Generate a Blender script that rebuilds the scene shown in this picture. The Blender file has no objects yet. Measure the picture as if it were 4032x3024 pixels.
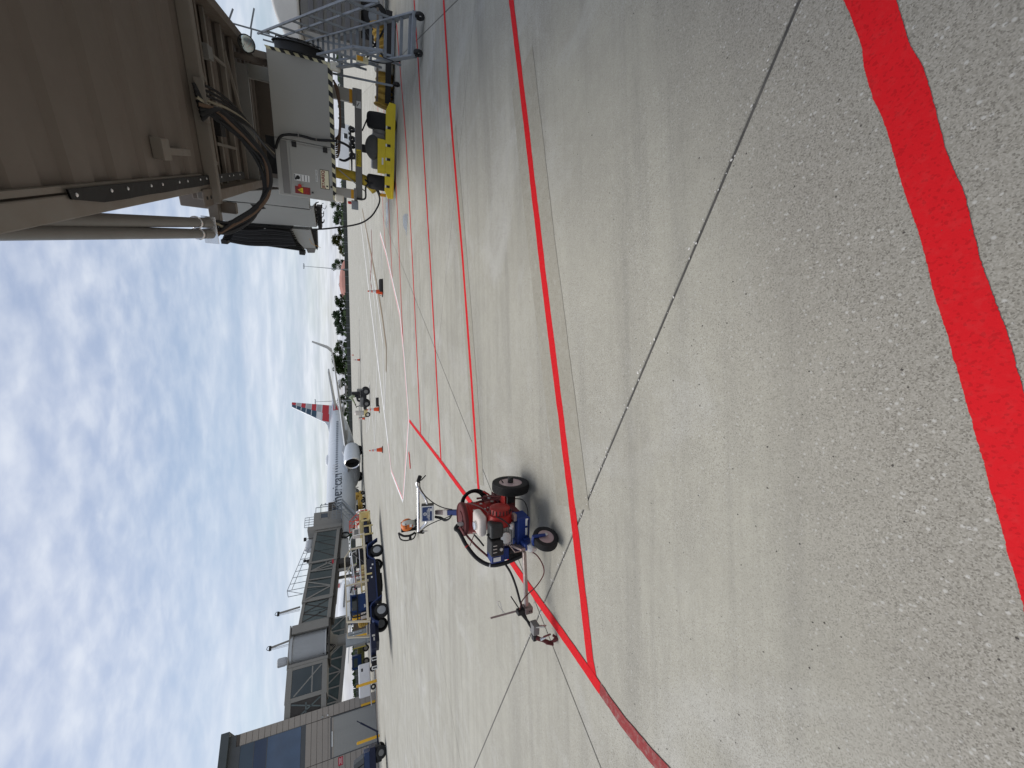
import bpy, bmesh, math, random
from mathutils import Vector, Matrix
random.seed(7)
sc = bpy.context.scene
COL = sc.collection
rad = math.radians
# ------------------------------------------------------------------ camera (phone held on its side: the picture is rolled 90 degrees)
FPX, CH = 1514.0, 1.65
PITCH, ROLL = rad(22.95), rad(-1.5)
_F = Vector((0, math.cos(PITCH), -math.sin(PITCH)))
_R0, _U0 = Vector((1, 0, 0)), Vector((0, math.sin(PITCH), math.cos(PITCH)))
_R = _R0 * math.cos(ROLL) + _U0 * math.sin(ROLL)
_U = _U0 * math.cos(ROLL) - _R0 * math.sin(ROLL)
EYE = Vector((0, 0, CH))
cd = bpy.data.cameras.new('camera')
cam = bpy.data.objects.new('camera', cd)
COL.objects.link(cam)
cd.sensor_fit = 'HORIZONTAL'
cd.sensor_width = 36.0
cd.lens = FPX / 4032 * 36
cd.clip_start, cd.clip_end = 0.05, 6000
_m = Matrix((-_U, _R, -_F)).transposed().to_4x4()
_m.translation = EYE
cam.matrix_world = _m
sc.camera = cam
# ------------------------------------------------------------------ sky and sun
SUN_EL, SUN_AZ = rad(68), rad(-48)          # azimuth clockwise from +Y
w = bpy.data.worlds.new('World')
sc.world = w
w.use_nodes = True
nt = w.node_tree
nt.nodes.clear()
N = nt.nodes.new
L = nt.links.new
out = N('ShaderNodeOutputWorld')
bg = N('ShaderNodeBackground')
bg.inputs['Strength'].default_value = 0.056
sky = N('ShaderNodeTexSky')
sky.sky_type = 'NISHITA'
sky.sun_disc = False
sky.sun_elevation = SUN_EL
sky.sun_rotation = SUN_AZ
sky.air_density, sky.dust_density, sky.ozone_density = 1.1, 1.2, 1.5
tc = N('ShaderNodeTexCoord')
sep = N('ShaderNodeSeparateXYZ')
L(tc.outputs['Generated'], sep.inputs[0])
def wmath(op, a, b=None, clamp=False):
    m = N('ShaderNodeMath'); m.operation = op; m.use_clamp = clamp
    for i, v in enumerate((a, b)):
        if v is None: continue
        if isinstance(v, (int, float)): m.inputs[i].default_value = v
        else: L(v, m.inputs[i])
    return m.outputs[0]
zc = wmath('MAXIMUM', sep.outputs['Z'], 0.0)
den = wmath('ADD', zc, 0.10)
px_ = wmath('DIVIDE', sep.outputs['X'], den)
py_ = wmath('DIVIDE', sep.outputs['Y'], den)
comb = N('ShaderNodeCombineXYZ')
L(px_, comb.inputs[0]); L(py_, comb.inputs[1])
def wnoise(scale, detail, rough, dist=0.0, vec=None, lo=0.4, hi=0.6, rot=0.0, sc3=(1, 1, 1)):
    mp = N('ShaderNodeMapping')
    L(vec or comb.outputs[0], mp.inputs['Vector'])
    mp.inputs['Rotation'].default_value[2] = rot
    mp.inputs['Scale'].default_value = sc3
    t = N('ShaderNodeTexNoise')
    t.inputs['Scale'].default_value = scale; t.inputs['Detail'].default_value = detail
    t.inputs['Roughness'].default_value = rough; t.inputs['Distortion'].default_value = dist
    L(mp.outputs[0], t.inputs['Vector'])
    r = N('ShaderNodeMapRange'); r.interpolation_type = 'SMOOTHSTEP'
    r.inputs['From Min'].default_value = lo; r.inputs['From Max'].default_value = hi
    L(t.outputs['Fac'], r.inputs['Value'])
    return r.outputs[0]
n_big = wnoise(0.75, 3, 0.5, 0.3, lo=0.30, hi=0.66, rot=0.5)
n_mid = wnoise(3.2, 5, 0.52, 0.3, lo=0.24, hi=0.76, rot=0.35, sc3=(1, 1.5, 1))
n_puff0 = wnoise(8.0, 4, 0.5, 0.2, lo=0.24, hi=0.76, rot=0.35, sc3=(1, 1.35, 1))
pz = N('ShaderNodeMapRange'); pz.interpolation_type = 'SMOOTHSTEP'
pz.inputs['From Min'].default_value = 0.10; pz.inputs['From Max'].default_value = 0.42
L(zc, pz.inputs['Value'])
n_band = wnoise(1.5, 4, 0.5, 0.3, lo=0.36, hi=0.62, rot=0.2, sc3=(0.3, 1.0, 1))
_bl = N('ShaderNodeMix'); _bl.data_type = 'FLOAT'
L(pz.outputs[0], _bl.inputs[0]); L(n_band, _bl.inputs[2]); L(n_puff0, _bl.inputs[3])
n_puff = _bl.outputs[0]
cov = wmath('ADD', wmath('MULTIPLY', n_big, 0.42), wmath('ADD', wmath('MULTIPLY', n_mid, 0.26), wmath('MULTIPLY', n_puff, 0.30)))
low = N('ShaderNodeMapRange')
low.inputs['From Min'].default_value = 0.02; low.inputs['From Max'].default_value = 0.26
low.inputs['To Min'].default_value = 0.22; low.inputs['To Max'].default_value = 0.0
L(zc, low.inputs['Value'])
cov2 = wmath('ADD', wmath('MULTIPLY', cov, 0.62), low.outputs[0])
gapz = N('ShaderNodeMapRange'); gapz.interpolation_type = 'SMOOTHSTEP'
gapz.inputs['From Min'].default_value = 0.62; gapz.inputs['From Max'].default_value = 0.22
gapz.inputs['To Min'].default_value = 0.40; gapz.inputs['To Max'].default_value = 0.19
L(zc, gapz.inputs['Value'])
cov3 = wmath('ADD', wmath('MULTIPLY', cov2, 0.95), gapz.outputs[0], clamp=True)
ccol = N('ShaderNodeMix'); ccol.data_type = 'RGBA'
ccol.inputs['A'].default_value = (5.3, 5.85, 7.6, 1)
ccol.inputs['B'].default_value = (8.3, 8.7, 9.5, 1)
L(wmath('ADD', wmath('MULTIPLY', n_puff, 0.6), wmath('MULTIPLY', n_mid, 0.4)), ccol.inputs['Factor'])
mx = N('ShaderNodeMix'); mx.data_type = 'RGBA'
L(cov3, mx.inputs['Factor'])
tint = N('ShaderNodeMix'); tint.data_type = 'RGBA'; tint.blend_type = 'MULTIPLY'
tint.inputs['Factor'].default_value = 1.0
tint.inputs['B'].default_value = (1.25, 1.22, 1.15, 1)
L(sky.outputs[0], tint.inputs['A'])
L(tint.outputs['Result'], mx.inputs['A'])
L(ccol.outputs['Result'], mx.inputs['B'])
L(mx.outputs['Result'], bg.inputs['Color'])
L(bg.outputs[0], out.inputs['Surface'])
sl = bpy.data.lights.new('sun', 'SUN')
sl.energy = 1.35
sl.angle = rad(36)
sl.color = (1.0, 0.96, 0.9)
so = bpy.data.objects.new('sun', sl)
COL.objects.link(so)
_sd = Vector((math.sin(SUN_AZ) * math.cos(SUN_EL), math.cos(SUN_AZ) * math.cos(SUN_EL), math.sin(SUN_EL)))
so.rotation_euler = _sd.to_track_quat('Z', 'Y').to_euler()
so.location = _sd * 60
vs = sc.view_settings
vs.view_transform = 'Standard'
try: vs.look = 'None'
except Exception: pass
vs.exposure = 0.86
vs.gamma = 1.0
vs.use_curve_mapping = False
sc.cycles.use_denoising = True
try: sc.cycles.denoiser = 'OPENIMAGEDENOISE'
except Exception: pass
sc.cycles.max_bounces = 6
sc.cycles.transparent_max_bounces = 12

# ------------------------------------------------------------------ surveyed positions: a sight line of the photograph met with a known plane
def ray(X, Y):
    return (_F * FPX + _R * ((3024 - Y) - 1512) - _U * (X - 2016)) / FPX
def on_plane(X, Y, P0, n):
    d = ray(X, Y)
    return EYE + d * ((Vector(P0) - EYE).dot(n) / d.dot(n))
def gnd(X, Y, z=0.0):
    return on_plane(X, Y, (0, 0, z), Vector((0, 0, 1)))
class Frame:
    """Local axes of one thing: x along its length, y away from the camera side, z up."""
    def __init__(s, o, ang):
        s.o = Vector((o[0], o[1], 0.0)); s.a = ang
        s.ex = Vector((math.cos(ang), math.sin(ang), 0)); s.ey = Vector((-math.sin(ang), math.cos(ang), 0))
    def loc(s, P):
        q = P - s.o
        return Vector((q.dot(s.ex), q.dot(s.ey), q.z))
    def Y(s, X, Yp, y): return s.loc(on_plane(X, Yp, s.o + s.ey * y, s.ey))
    def X(s, X, Yp, x): return s.loc(on_plane(X, Yp, s.o + s.ex * x, s.ex))
    def Z(s, X, Yp, z): return s.loc(gnd(X, Yp, z))
    def world(s, x, y, z=0.0): return s.o + s.ex * x + s.ey * y + Vector((0, 0, z))

# ------------------------------------------------------------------ mesh building
class MB:
    def __init__(s): s.v = []; s.f = []
    def add(s, vs, fs):
        o = len(s.v); s.v += [tuple(v) for v in vs]; s.f += [tuple(i + o for i in f) for f in fs]; return s
    def box(s, x0, x1, y0, y1, z0, z1):
        x0, x1 = min(x0, x1), max(x0, x1); y0, y1 = min(y0, y1), max(y0, y1); z0, z1 = min(z0, z1), max(z0, z1)
        return s.add([(x0, y0, z0), (x1, y0, z0), (x1, y1, z0), (x0, y1, z0), (x0, y0, z1), (x1, y0, z1), (x1, y1, z1), (x0, y1, z1)],
                     [(0, 3, 2, 1), (4, 5, 6, 7), (0, 1, 5, 4), (1, 2, 6, 5), (2, 3, 7, 6), (3, 0, 4, 7)])
    def hexa(s, a, b):
        """a, b: two quads (4 points each)"""
        return s.add(list(a) + list(b), [(0, 3, 2, 1), (4, 5, 6, 7), (0, 1, 5, 4), (1, 2, 6, 5), (2, 3, 7, 6), (3, 0, 4, 7)])
    def prism(s, poly, y0, y1, axis='y'):
        """poly of 2-D points: (x,z) extruded along y, (y,z) along x, (x,y) along z"""
        n = len(poly)
        def P(p, t):
            return (p[0], t, p[1]) if axis == 'y' else (t, p[0], p[1]) if axis == 'x' else (p[0], p[1], t)
        vs = [P(p, y0) for p in poly] + [P(p, y1) for p in poly]
        fs = [tuple(range(n)), tuple(range(2 * n - 1, n - 1, -1))]
        fs += [(i, i + n, (i + 1) % n + n, (i + 1) % n) for i in range(n)]
        return s.add(vs, fs)
    def beam(s, p, q, w, h=None, up=(0, 0, 1)):
        p, q = Vector(p), Vector(q); h = h or w
        d = (q - p).normalized(); u = Vector(up)
        if abs(d.dot(u)) > 0.98: u = Vector((0, 1, 0))
        a = d.cross(u).normalized() * (w / 2); b = a.cross(d).normalized() * (h / 2)
        return s.hexa([p - a - b, p + a - b, p + a + b, p - a + b], [q - a - b, q + a - b, q + a + b, q - a + b])
    def tube(s, pts, r, n=8, closed=False, cap=True):
        pts = [Vector(p) for p in pts]; m = len(pts); rr = r if isinstance(r, (list, tuple)) else [r] * m
        vs = []; prev = None
        for i, p in enumerate(pts):
            if closed: d = pts[(i + 1) % m] - pts[i - 1]
            else: d = pts[min(i + 1, m - 1)] - pts[max(i - 1, 0)]
            d.normalize()
            if prev is None:
                u = Vector((0, 0, 1)) if abs(d.z) < 0.9 else Vector((1, 0, 0))
                a = d.cross(u).normalized()
            else:
                a = (prev - d * prev.dot(d)).normalized()
            prev = a; b = d.cross(a)
            for k in range(n):
                t = 2 * math.pi * k / n
                vs.append(p + (a * math.cos(t) + b * math.sin(t)) * rr[i])
        fs = []
        for i in range(m if closed else m - 1):
            j = (i + 1) % m
            for k in range(n):
                k2 = (k + 1) % n
                fs.append((i * n + k, i * n + k2, j * n + k2, j * n + k))
        if cap and not closed:
            fs.append(tuple(range(n - 1, -1, -1))); fs.append(tuple((m - 1) * n + k for k in range(n)))
        return s.add(vs, fs)
    def lathe(s, prof, o=(0, 0, 0), ax=(0, 0, 1), n=24, closed=False, cap=True):
        """prof: (radius, height along ax)"""
        o = Vector(o); ax = Vector(ax).normalized()
        u = Vector((0, 0, 1)) if abs(ax.z) < 0.9 else Vector((1, 0, 0))
        a = ax.cross(u).normalized(); b = ax.cross(a)
        vs = []; m = len(prof)
        for r, h in prof:
            for k in range(n):
                t = 2 * math.pi * k / n
                vs.append(o + ax * h + (a * math.cos(t) + b * math.sin(t)) * r)
        fs = []
        for i in range(m if closed else m - 1):
            j = (i + 1) % m
            for k in range(n):
                k2 = (k + 1) % n
                fs.append((i * n + k, i * n + k2, j * n + k2, j * n + k))
        if not closed and cap:
            fs.append(tuple(range(n))); fs.append(tuple((m - 1) * n + k for k in range(n - 1, -1, -1)))
        return s.add(vs, fs)
    def build(s, name, mat, parent=None, smooth=False, bevel=0.0, label=None, kind=None, seg=2):
        me = bpy.data.meshes.new(name)
        me.from_pydata(s.v, [], s.f)
        bm = bmesh.new(); bm.from_mesh(me)
        bmesh.ops.recalc_face_normals(bm, faces=bm.faces)
        bm.to_mesh(me); bm.free()
        if smooth:
            me.polygons.foreach_set('use_smooth', [True] * len(me.polygons))
            try: me.set_sharp_from_angle(angle=rad(40))
            except Exception: pass
        me.materials.append(mat)
        ob = bpy.data.objects.new(name, me)
        COL.objects.link(ob)
        if parent is not None: ob.parent = parent
        if bevel > 0:
            b = ob.modifiers.new('bevel', 'BEVEL'); b.width = bevel; b.segments = seg; b.limit_method = 'ANGLE'; b.angle_limit = rad(40)
        if label: ob['label'] = label
        if kind: ob['kind'] = kind
        return ob
def crv(pts, n=6):
    """Catmull-Rom through points"""
    pts = [Vector(p) for p in pts]; out_ = []
    for i in range(len(pts) - 1):
        p0, p1, p2, p3 = pts[max(i - 1, 0)], pts[i], pts[i + 1], pts[min(i + 2, len(pts) - 1)]
        for k in range(n):
            t = k / n
            out_.append(0.5 * ((2 * p1) + (p2 - p0) * t + (2 * p0 - 5 * p1 + 4 * p2 - p3) * t * t + (3 * p1 - p0 - 3 * p2 + p3) * t ** 3))
    out_.append(pts[-1])
    return out_
def tag(o, label=None, cat=None, group=None, kind=None):
    if label: o['label'] = label
    if cat: o['category'] = cat
    if group: o['group'] = group
    if kind: o['kind'] = kind
    return o
def thing(name, label, cat, fr=None, loc=None, rz=0.0, group=None):
    o = bpy.data.objects.new(name, None); COL.objects.link(o)
    o.empty_display_size = 0.3
    if fr is not None: o.location = fr.o; o.rotation_euler = (0, 0, fr.a)
    else: o.location = loc or (0, 0, 0); o.rotation_euler = (0, 0, rz)
    return tag(o, label, cat, group)
def kids(o): return [c for c in bpy.data.objects if c.parent == o]
def dup(o, parent=None):
    c = o.copy(); COL.objects.link(c); c.parent = parent
    for ch in kids(o): dup(ch, c)
    return c
def again(src, parent, loc, rot=(0, 0, 0), scale=(1, 1, 1)):
    """another part sharing src's mesh"""
    c = src.copy(); COL.objects.link(c); c.parent = parent; c.location = loc; c.rotation_euler = rot; c.scale = scale
    return c
def text(body, size, mat, parent, loc, rot=(math.pi / 2, 0, 0), name='lettering', align='CENTER', bold=0.0, depth=0.001, sx=1.0, warp=None):
    cu = bpy.data.curves.new(name, 'FONT'); cu.body = body; cu.size = size; cu.align_x = align; cu.align_y = 'CENTER'
    cu.extrude = depth; cu.offset = bold; cu.resolution_u = 4
    o = bpy.data.objects.new(name, cu); COL.objects.link(o)
    bpy.context.view_layer.update()
    me = bpy.data.meshes.new_from_object(o.evaluated_get(bpy.context.evaluated_depsgraph_get()))
    bpy.data.objects.remove(o); bpy.data.curves.remove(cu)
    if warp:
        bm = bmesh.new(); bm.from_mesh(me); bmesh.ops.triangulate(bm, faces=bm.faces)
        for v in bm.verts: v.co = warp(v.co)
        bm.to_mesh(me); bm.free()
    me.materials.clear(); me.materials.append(mat)
    o = bpy.data.objects.new(name, me); COL.objects.link(o); o.parent = parent; o.location = loc; o.rotation_euler = rot; o.scale = (sx, 1, 1)
    return o

# ------------------------------------------------------------------ materials
class Nodes:
    def __init__(s, name):
        s.m = bpy.data.materials.new(name); s.m.use_nodes = True
        s.t = s.m.node_tree; s.t.nodes.clear()
        s.out = s.n('ShaderNodeOutputMaterial'); s.b = s.n('ShaderNodeBsdfPrincipled')
        s.t.links.new(s.b.outputs[0], s.out.inputs[0])
    def n(s, t): return s.t.nodes.new(t)
    def l(s, a, b): s.t.links.new(a, b)
    def math(s, op, a, b=None, clamp=False):
        m = s.n('ShaderNodeMath'); m.operation = op; m.use_clamp = clamp
        for i, v in enumerate((a, b)):
            if v is None: continue
            if isinstance(v, (int, float)): m.inputs[i].default_value = v
            else: s.l(v, m.inputs[i])
        return m.outputs[0]
    def vec(s, kind='pos', scale=(1, 1, 1), rot=(0, 0, 0)):
        if kind == 'pos': o = s.n('ShaderNodeNewGeometry').outputs['Position']
        else: o = s.n('ShaderNodeTexCoord').outputs['Object']
        mp = s.n('ShaderNodeMapping'); mp.inputs['Scale'].default_value = scale; mp.inputs['Rotation'].default_value = rot
        s.l(o, mp.inputs['Vector']); return mp.outputs[0]
    def noise(s, vec, scale, detail=4, rough=0.55, lo=0.35, hi=0.65, dist=0.0):
        t = s.n('ShaderNodeTexNoise'); t.inputs['Scale'].default_value = scale; t.inputs['Detail'].default_value = detail
        t.inputs['Roughness'].default_value = rough; t.inputs['Distortion'].default_value = dist
        s.l(vec, t.inputs['Vector'])
        return s.rng(t.outputs['Fac'], lo, hi)
    def rng(s, v, lo, hi, a=0.0, b=1.0):
        r = s.n('ShaderNodeMapRange'); r.inputs['From Min'].default_value = lo; r.inputs['From Max'].default_value = hi
        r.inputs['To Min'].default_value = a; r.inputs['To Max'].default_value = b
        s.l(v, r.inputs['Value']); return r.outputs[0]
    def voro(s, vec, scale):
        t = s.n('ShaderNodeTexVoronoi'); t.inputs['Scale'].default_value = scale; s.l(vec, t.inputs['Vector']); return t
    def mix(s, f, a, b, mode='MIX'):
        m = s.n('ShaderNodeMix'); m.data_type = 'RGBA'; m.blend_type = mode
        for k, v in (('Factor', f), ('A', a), ('B', b)):
            i = m.inputs[k]
            if isinstance(v, (int, float)): i.default_value = v
            elif isinstance(v, (tuple, list)): i.default_value = (*v[:3], 1)
            else: s.l(v, i)
        return m.outputs['Result']
    def bump(s, h, strength, dist=0.01):
        b = s.n('ShaderNodeBump'); b.inputs['Strength'].default_value = strength; b.inputs['Distance'].default_value = dist
        s.l(h, b.inputs['Height']); s.l(b.outputs[0], s.b.inputs['Normal'])
    def set(s, **k):
        for a, v in k.items():
            i = s.b.inputs[a.replace('_', ' ')]
            if isinstance(v, (int, float)): i.default_value = v
            elif isinstance(v, (tuple, list)): i.default_value = (*v[:3], 1)
            else: s.l(v, i)
        return s
_M = {}
def paint(name, col, rough=0.5, metal=0.0, dirt=0.25, dscale=3.0, dcol=None, bump=0.05, coat=0.0):
    """painted / plastic / metal surface with grime and small relief"""
    if name in _M: return _M[name]
    s = Nodes(name)
    v = s.vec('obj')
    n1 = s.noise(v, dscale, 6, 0.6, 0.35, 0.75, 0.4)
    n2 = s.noise(v, dscale * 9, 4, 0.6, 0.4, 0.8)
    dk = dcol or tuple(c * 0.55 for c in col)
    f = s.math('MULTIPLY', s.math('ADD', s.math('MULTIPLY', n1, 0.7), s.math('MULTIPLY', n2, 0.3)), dirt)
    s.set(Base_Color=s.mix(f, col, dk), Metallic=metal, Specular_IOR_Level=0.28, Roughness=s.rng(n1, 0, 1, rough - 0.06, min(1, rough + 0.12)))
    if coat: s.set(Coat_Weight=coat, Coat_Roughness=0.1)
    if bump: s.bump(s.noise(v, dscale * 14, 3, 0.6, 0, 1), bump, 0.004)
    _M[name] = s.m
    return s.m
def glassy(name, col, rough=0.06, spec=0.7):
    if name in _M: return _M[name]
    s = Nodes(name); v = s.vec('obj')
    n1 = s.noise(v, 0.7, 3, 0.5, 0.3, 0.7)
    s.set(Base_Color=s.mix(n1, col, tuple(c * 0.7 for c in col)), Roughness=rough, IOR=1.52, Specular_IOR_Level=spec)
    s.bump(s.noise(v, 0.9, 2, 0.5, 0, 1), 0.05, 0.02)
    _M[name] = s.m
    return s.m

_la, _lb = Vector((1.317, 0.768)), Vector((-0.589, 0.341))
_ln = Vector((-(_lb - _la).y, (_lb - _la).x)).normalized()
LNX, LNY, LND = _ln.x, _ln.y, _ln.dot(_la)
def concrete(name='apron_concrete', dark=1.0, far=False):
    s = Nodes(name)
    p = s.vec('pos')
    big = s.noise(p, 0.16, 5, 0.55, 0.3, 0.7, 0.6)
    mid = s.noise(p, 0.9, 8, 0.6, 0.3, 0.7, 0.8)
    fin = s.noise(p, 9.0, 6, 0.65, 0.3, 0.7)
    c = s.mix(big, (0.42 * dark, 0.404 * dark, 0.335 * dark), (0.49 * dark, 0.474 * dark, 0.40 * dark))
    c = s.mix(s.math('MULTIPLY', mid, 0.62), c, (0.33 * dark, 0.315 * dark, 0.268 * dark))
    # pale scuffs
    pale = s.noise(p, 0.55, 9, 0.7, 0.55, 0.78, 1.2)
    c = s.mix(s.math('MULTIPLY', pale, 0.45), c, (0.56, 0.55, 0.52))
    # tyre and drag streaks in two traffic directions
    st1 = s.noise(s.vec('pos', (0.16, 2.2, 1), (0, 0, rad(-10))), 1.3, 8, 0.68, 0.46, 0.74)
    st2 = s.noise(s.vec('pos', (0.08, 3.2, 1), (0, 0, rad(38))), 1.0, 7, 0.65, 0.5, 0.78)
    st3 = s.noise(s.vec('pos', (0.05, 5.0, 1), (0, 0, rad(8))), 1.6, 6, 0.62, 0.56, 0.72)
    zone = s.noise(p, 0.10, 3, 0.5, 0.36, 0.6)
    c = s.mix(s.math('MULTIPLY', s.math('MAXIMUM', s.math('MAXIMUM', s.math('MULTIPLY', st1, 0.8), s.math('MULTIPLY', st3, 0.45)), s.math('MULTIPLY', st2, zone)), 0.8), c, (0.185, 0.177, 0.158))
    # exposed aggregate
    agz = s.noise(p, 0.5, 4, 0.6, 0.34, 0.6, 0.7)
    cem = s.noise(p, 0.75, 6, 0.6, 0.52, 0.70, 1.0)
    c = s.mix(s.math('MULTIPLY', cem, 0.6), c, (0.53, 0.522, 0.485))
    st4 = s.noise(s.vec('pos', (0.9, 9.0, 1), (0, 0, rad(-52))), 6.0, 4, 0.6, 0.45, 0.75)
    c = s.mix(s.math('MULTIPLY', s.math('MULTIPLY', st4, s.math('SUBTRACT', 1.0, agz)), 0.14), c, (0.2, 0.19, 0.165))
    # coarse exposed band where an older line was ground off, along the nearest stripe; its dark tone also paints in foreground shade
    lp = s.n('ShaderNodeVectorMath'); lp.operation = 'DOT_PRODUCT'; lp.inputs[1].default_value = (LNX, LNY, 0)
    s.l(s.n('ShaderNodeNewGeometry').outputs['Position'], lp.inputs[0])
    wob = s.noise(p, 1.7, 5, 0.6, 0.0, 1.0)
    dl_ = s.math('ADD', s.math('ABSOLUTE', s.math('SUBTRACT', lp.outputs['Value'], LND)), s.math('MULTIPLY', s.math('SUBTRACT', wob, 0.5), 0.5))
    scar_shade = s.rng(dl_, 0.22, 0.85, 1.0, 0.0)
    agz = s.math('MAXIMUM', s.math('MULTIPLY', agz, 0.7), scar_shade)
    c = s.mix(s.math('MULTIPLY', scar_shade, 0.85), c, (0.255, 0.237, 0.20))
    vo = s.voro(p, 62.0)
    vf = s.voro(p, 240.0)
    sepc = s.n('ShaderNodeSeparateColor'); s.l(vo.outputs['Color'], sepc.inputs[0])
    sepf = s.n('ShaderNodeSeparateColor'); s.l(vf.outputs['Color'], sepf.inputs[0])
    core = s.rng(vo.outputs['Distance'], 0.0075 * 62 * 0.45, 0.0075 * 62 * 0.9, 1, 0)
    lightp = s.math('MULTIPLY', s.math('MULTIPLY', s.rng(sepc.outputs[0], 0.80, 0.84), core), s.math('ADD', s.math('MULTIPLY', agz, 0.75), 0.2))
    darkp = s.math('MULTIPLY', s.math('MULTIPLY', s.rng(sepf.outputs[1], 0.80, 0.86), 0.8), s.math('ADD', s.math('MULTIPLY', agz, 0.7), 0.25))
    grain = s.mix(0.5, sepf.outputs[0], fin)
    c = s.mix(s.math('ADD', s.math('MULTIPLY', agz, 0.26), 0.06), c, s.mix(sepf.outputs[0], (0.22, 0.205, 0.175), (0.60, 0.58, 0.53)))
    c = s.mix(s.math('MULTIPLY', lightp, 0.6), c, (0.60, 0.59, 0.56))
    c = s.mix(s.math('MULTIPLY', darkp, 0.7), c, (0.085, 0.075, 0.06))
    c = s.mix(s.math('MULTIPLY', s.rng(fin, 0, 1), 0.16), c, (0.2, 0.19, 0.165))
    # oil drips
    ov = s.voro(s.vec('pos', (1, 1, 1)), 0.55)
    oil = s.math('MULTIPLY', s.rng(ov.outputs['Distance'], 0.02, 0.10, 1, 0), s.noise(p, 6, 4, 0.6, 0.35, 0.6))
    c = s.mix(s.math('MULTIPLY', oil, 0.5), c, (0.09, 0.085, 0.08))
    oi = s.n('ShaderNodeObjectInfo')
    c = s.mix(s.rng(oi.outputs['Random'], 0, 1, 0.0, 0.22), c, s.mix(1.0, c, (0.72, 0.71, 0.7), 'MULTIPLY'))
    s.set(Base_Color=c, Roughness=s.rng(mid, 0, 1, 0.78, 0.95), Specular_IOR_Level=0.25)
    hgt = s.math('ADD', s.math('MULTIPLY', sepf.outputs[2], 0.5), s.math('ADD', s.math('MULTIPLY', lightp, 0.6), s.math('MULTIPLY', fin, 0.5)))
    s.bump(hgt, 0.35, 0.004)
    return s.m
M_CONC = concrete()
def marking(name, col, worn=0.05, scale=1.0, rough=0.6, under=(0.3, 0.29, 0.26)):
    s = Nodes(name); p = s.vec('pos')
    wr = s.noise(p, 26 * scale, 8, 0.72, 0.5 - worn * 0.02, 0.75)
    vf = s.voro(p, 150.0)
    sf = s.n('ShaderNodeSeparateColor'); s.l(vf.outputs['Color'], sf.inputs[0])
    tone = s.noise(p, 1.3, 5, 0.6, 0.3, 0.7)
    c = s.mix(s.math('MULTIPLY', tone, 0.3), col, tuple(k * 0.72 for k in col))
    c = s.mix(s.math('MULTIPLY', s.rng(sf.outputs[1], 0.82, 0.9), 0.35), c, tuple(k * 0.45 for k in col))
    c = s.mix(s.math('MULTIPLY', wr, worn), c, under)
    s.set(Base_Color=c, Roughness=rough + 0.15, Specular_IOR_Level=0.12)
    s.bump(s.math('ADD', sf.outputs[2], s.noise(p, 60, 4, 0.6, 0, 1)), 0.35, 0.004)
    return s.m
M_RED = marking('red_paint_fresh', (0.62, 0.010, 0.016), 0.05)
M_REDOLD = marking('red_paint_worn', (0.27, 0.05, 0.05), 0.6)
M_WHITE = marking('white_paint', (0.80, 0.79, 0.77), 0.3)
M_WORNWHITE = marking('white_paint_worn', (0.62, 0.61, 0.58), 0.8)
M_TAN = marking('tan_removed_marking', (0.25, 0.19, 0.125), 0.5)
M_GREYOLD = marking('grey_removed_marking', (0.335, 0.316, 0.262), 0.7, 0.5, 0.85, (0.40, 0.385, 0.335))
M_SEAL = paint('joint_sealant', (0.055, 0.053, 0.05), 0.8, 0, 0.6, 6, (0.2, 0.19, 0.17), 0.3)
M_RUB = paint('black_rubber', (0.012, 0.012, 0.013), 0.72, 0, 0.4, 8, (0.07, 0.066, 0.06), 0.25)
M_BLK = paint('black_plastic', (0.012, 0.012, 0.013), 0.55, 0, 0.35, 6, (0.06, 0.055, 0.05), 0.1)
M_GALV = paint('galvanised_steel', (0.23, 0.25, 0.27), 0.5, 0.3, 0.5, 7, (0.13, 0.14, 0.15), 0.1)
M_CHROME = paint('bright_aluminium', (0.75, 0.75, 0.76), 0.25, 0.9, 0.25, 8, (0.4, 0.39, 0.38), 0.05)

# ------------------------------------------------------------------ ground: one sheet to the horizon, concrete slabs laid on it
gs = MB()
gs.add([(-3500, -300, -0.02), (3500, -300, -0.02), (3500, 5000, -0.02), (-3500, 5000, -0.02)], [(0, 1, 2, 3)])
ground = gs.build('apron', M_CONC, kind='structure')
ground['label'] = 'grey concrete airport apron reaching to the far fence'
JT = rad(146.7)
_A0 = gnd(1180 * 4032 / 2212, 1335 * 4032 / 2212)
FS = Frame((_A0.x, _A0.y), JT)
SA, SB, GAP = 5.5, 5.2, 0.0075
seal = MB()
sl0 = MB().box(GAP, SA - GAP, GAP, SB - GAP, -0.0195, 0.0).build('concrete_slab', M_CONC, ground, bevel=0.004, seg=1)
first = True
for i in range(-7, 7):
    for j in range(-11, 3):
        lx, ly = 0.1 + i * SA, -0.1 + j * SB
        c = FS.world(lx + SA / 2, ly + SB / 2)
        if c.y < -4 or c.y > 62 or abs(c.x) > 12 + c.y * 0.95: continue
        P = FS.world(lx, ly)
        o = sl0 if first else again(sl0, ground, P)
        o.location = P; o.rotation_euler = (0, 0, JT)
        first = False
for j in range(-11, 4):
    a, b = FS.world(0.1 - 7 * SA, -0.1 + j * SB), FS.world(0.1 + 7 * SA, -0.1 + j * SB)
    seal.beam(a + Vector((0, 0, -0.0105)), b + Vector((0, 0, -0.0105)), GAP * 2 - 0.002, 0.012)
for i in range(-7, 8):
    a, b = FS.world(0.1 + i * SA, -0.1 - 11 * SB), FS.world(0.1 + i * SA, -0.1 + 3 * SB)
    seal.beam(a + Vector((0, 0, -0.0125)), b + Vector((0, 0, -0.0125)), GAP * 2 - 0.002, 0.012)
seal.build('joint_sealant', M_SEAL, ground, kind='stuff')

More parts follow.
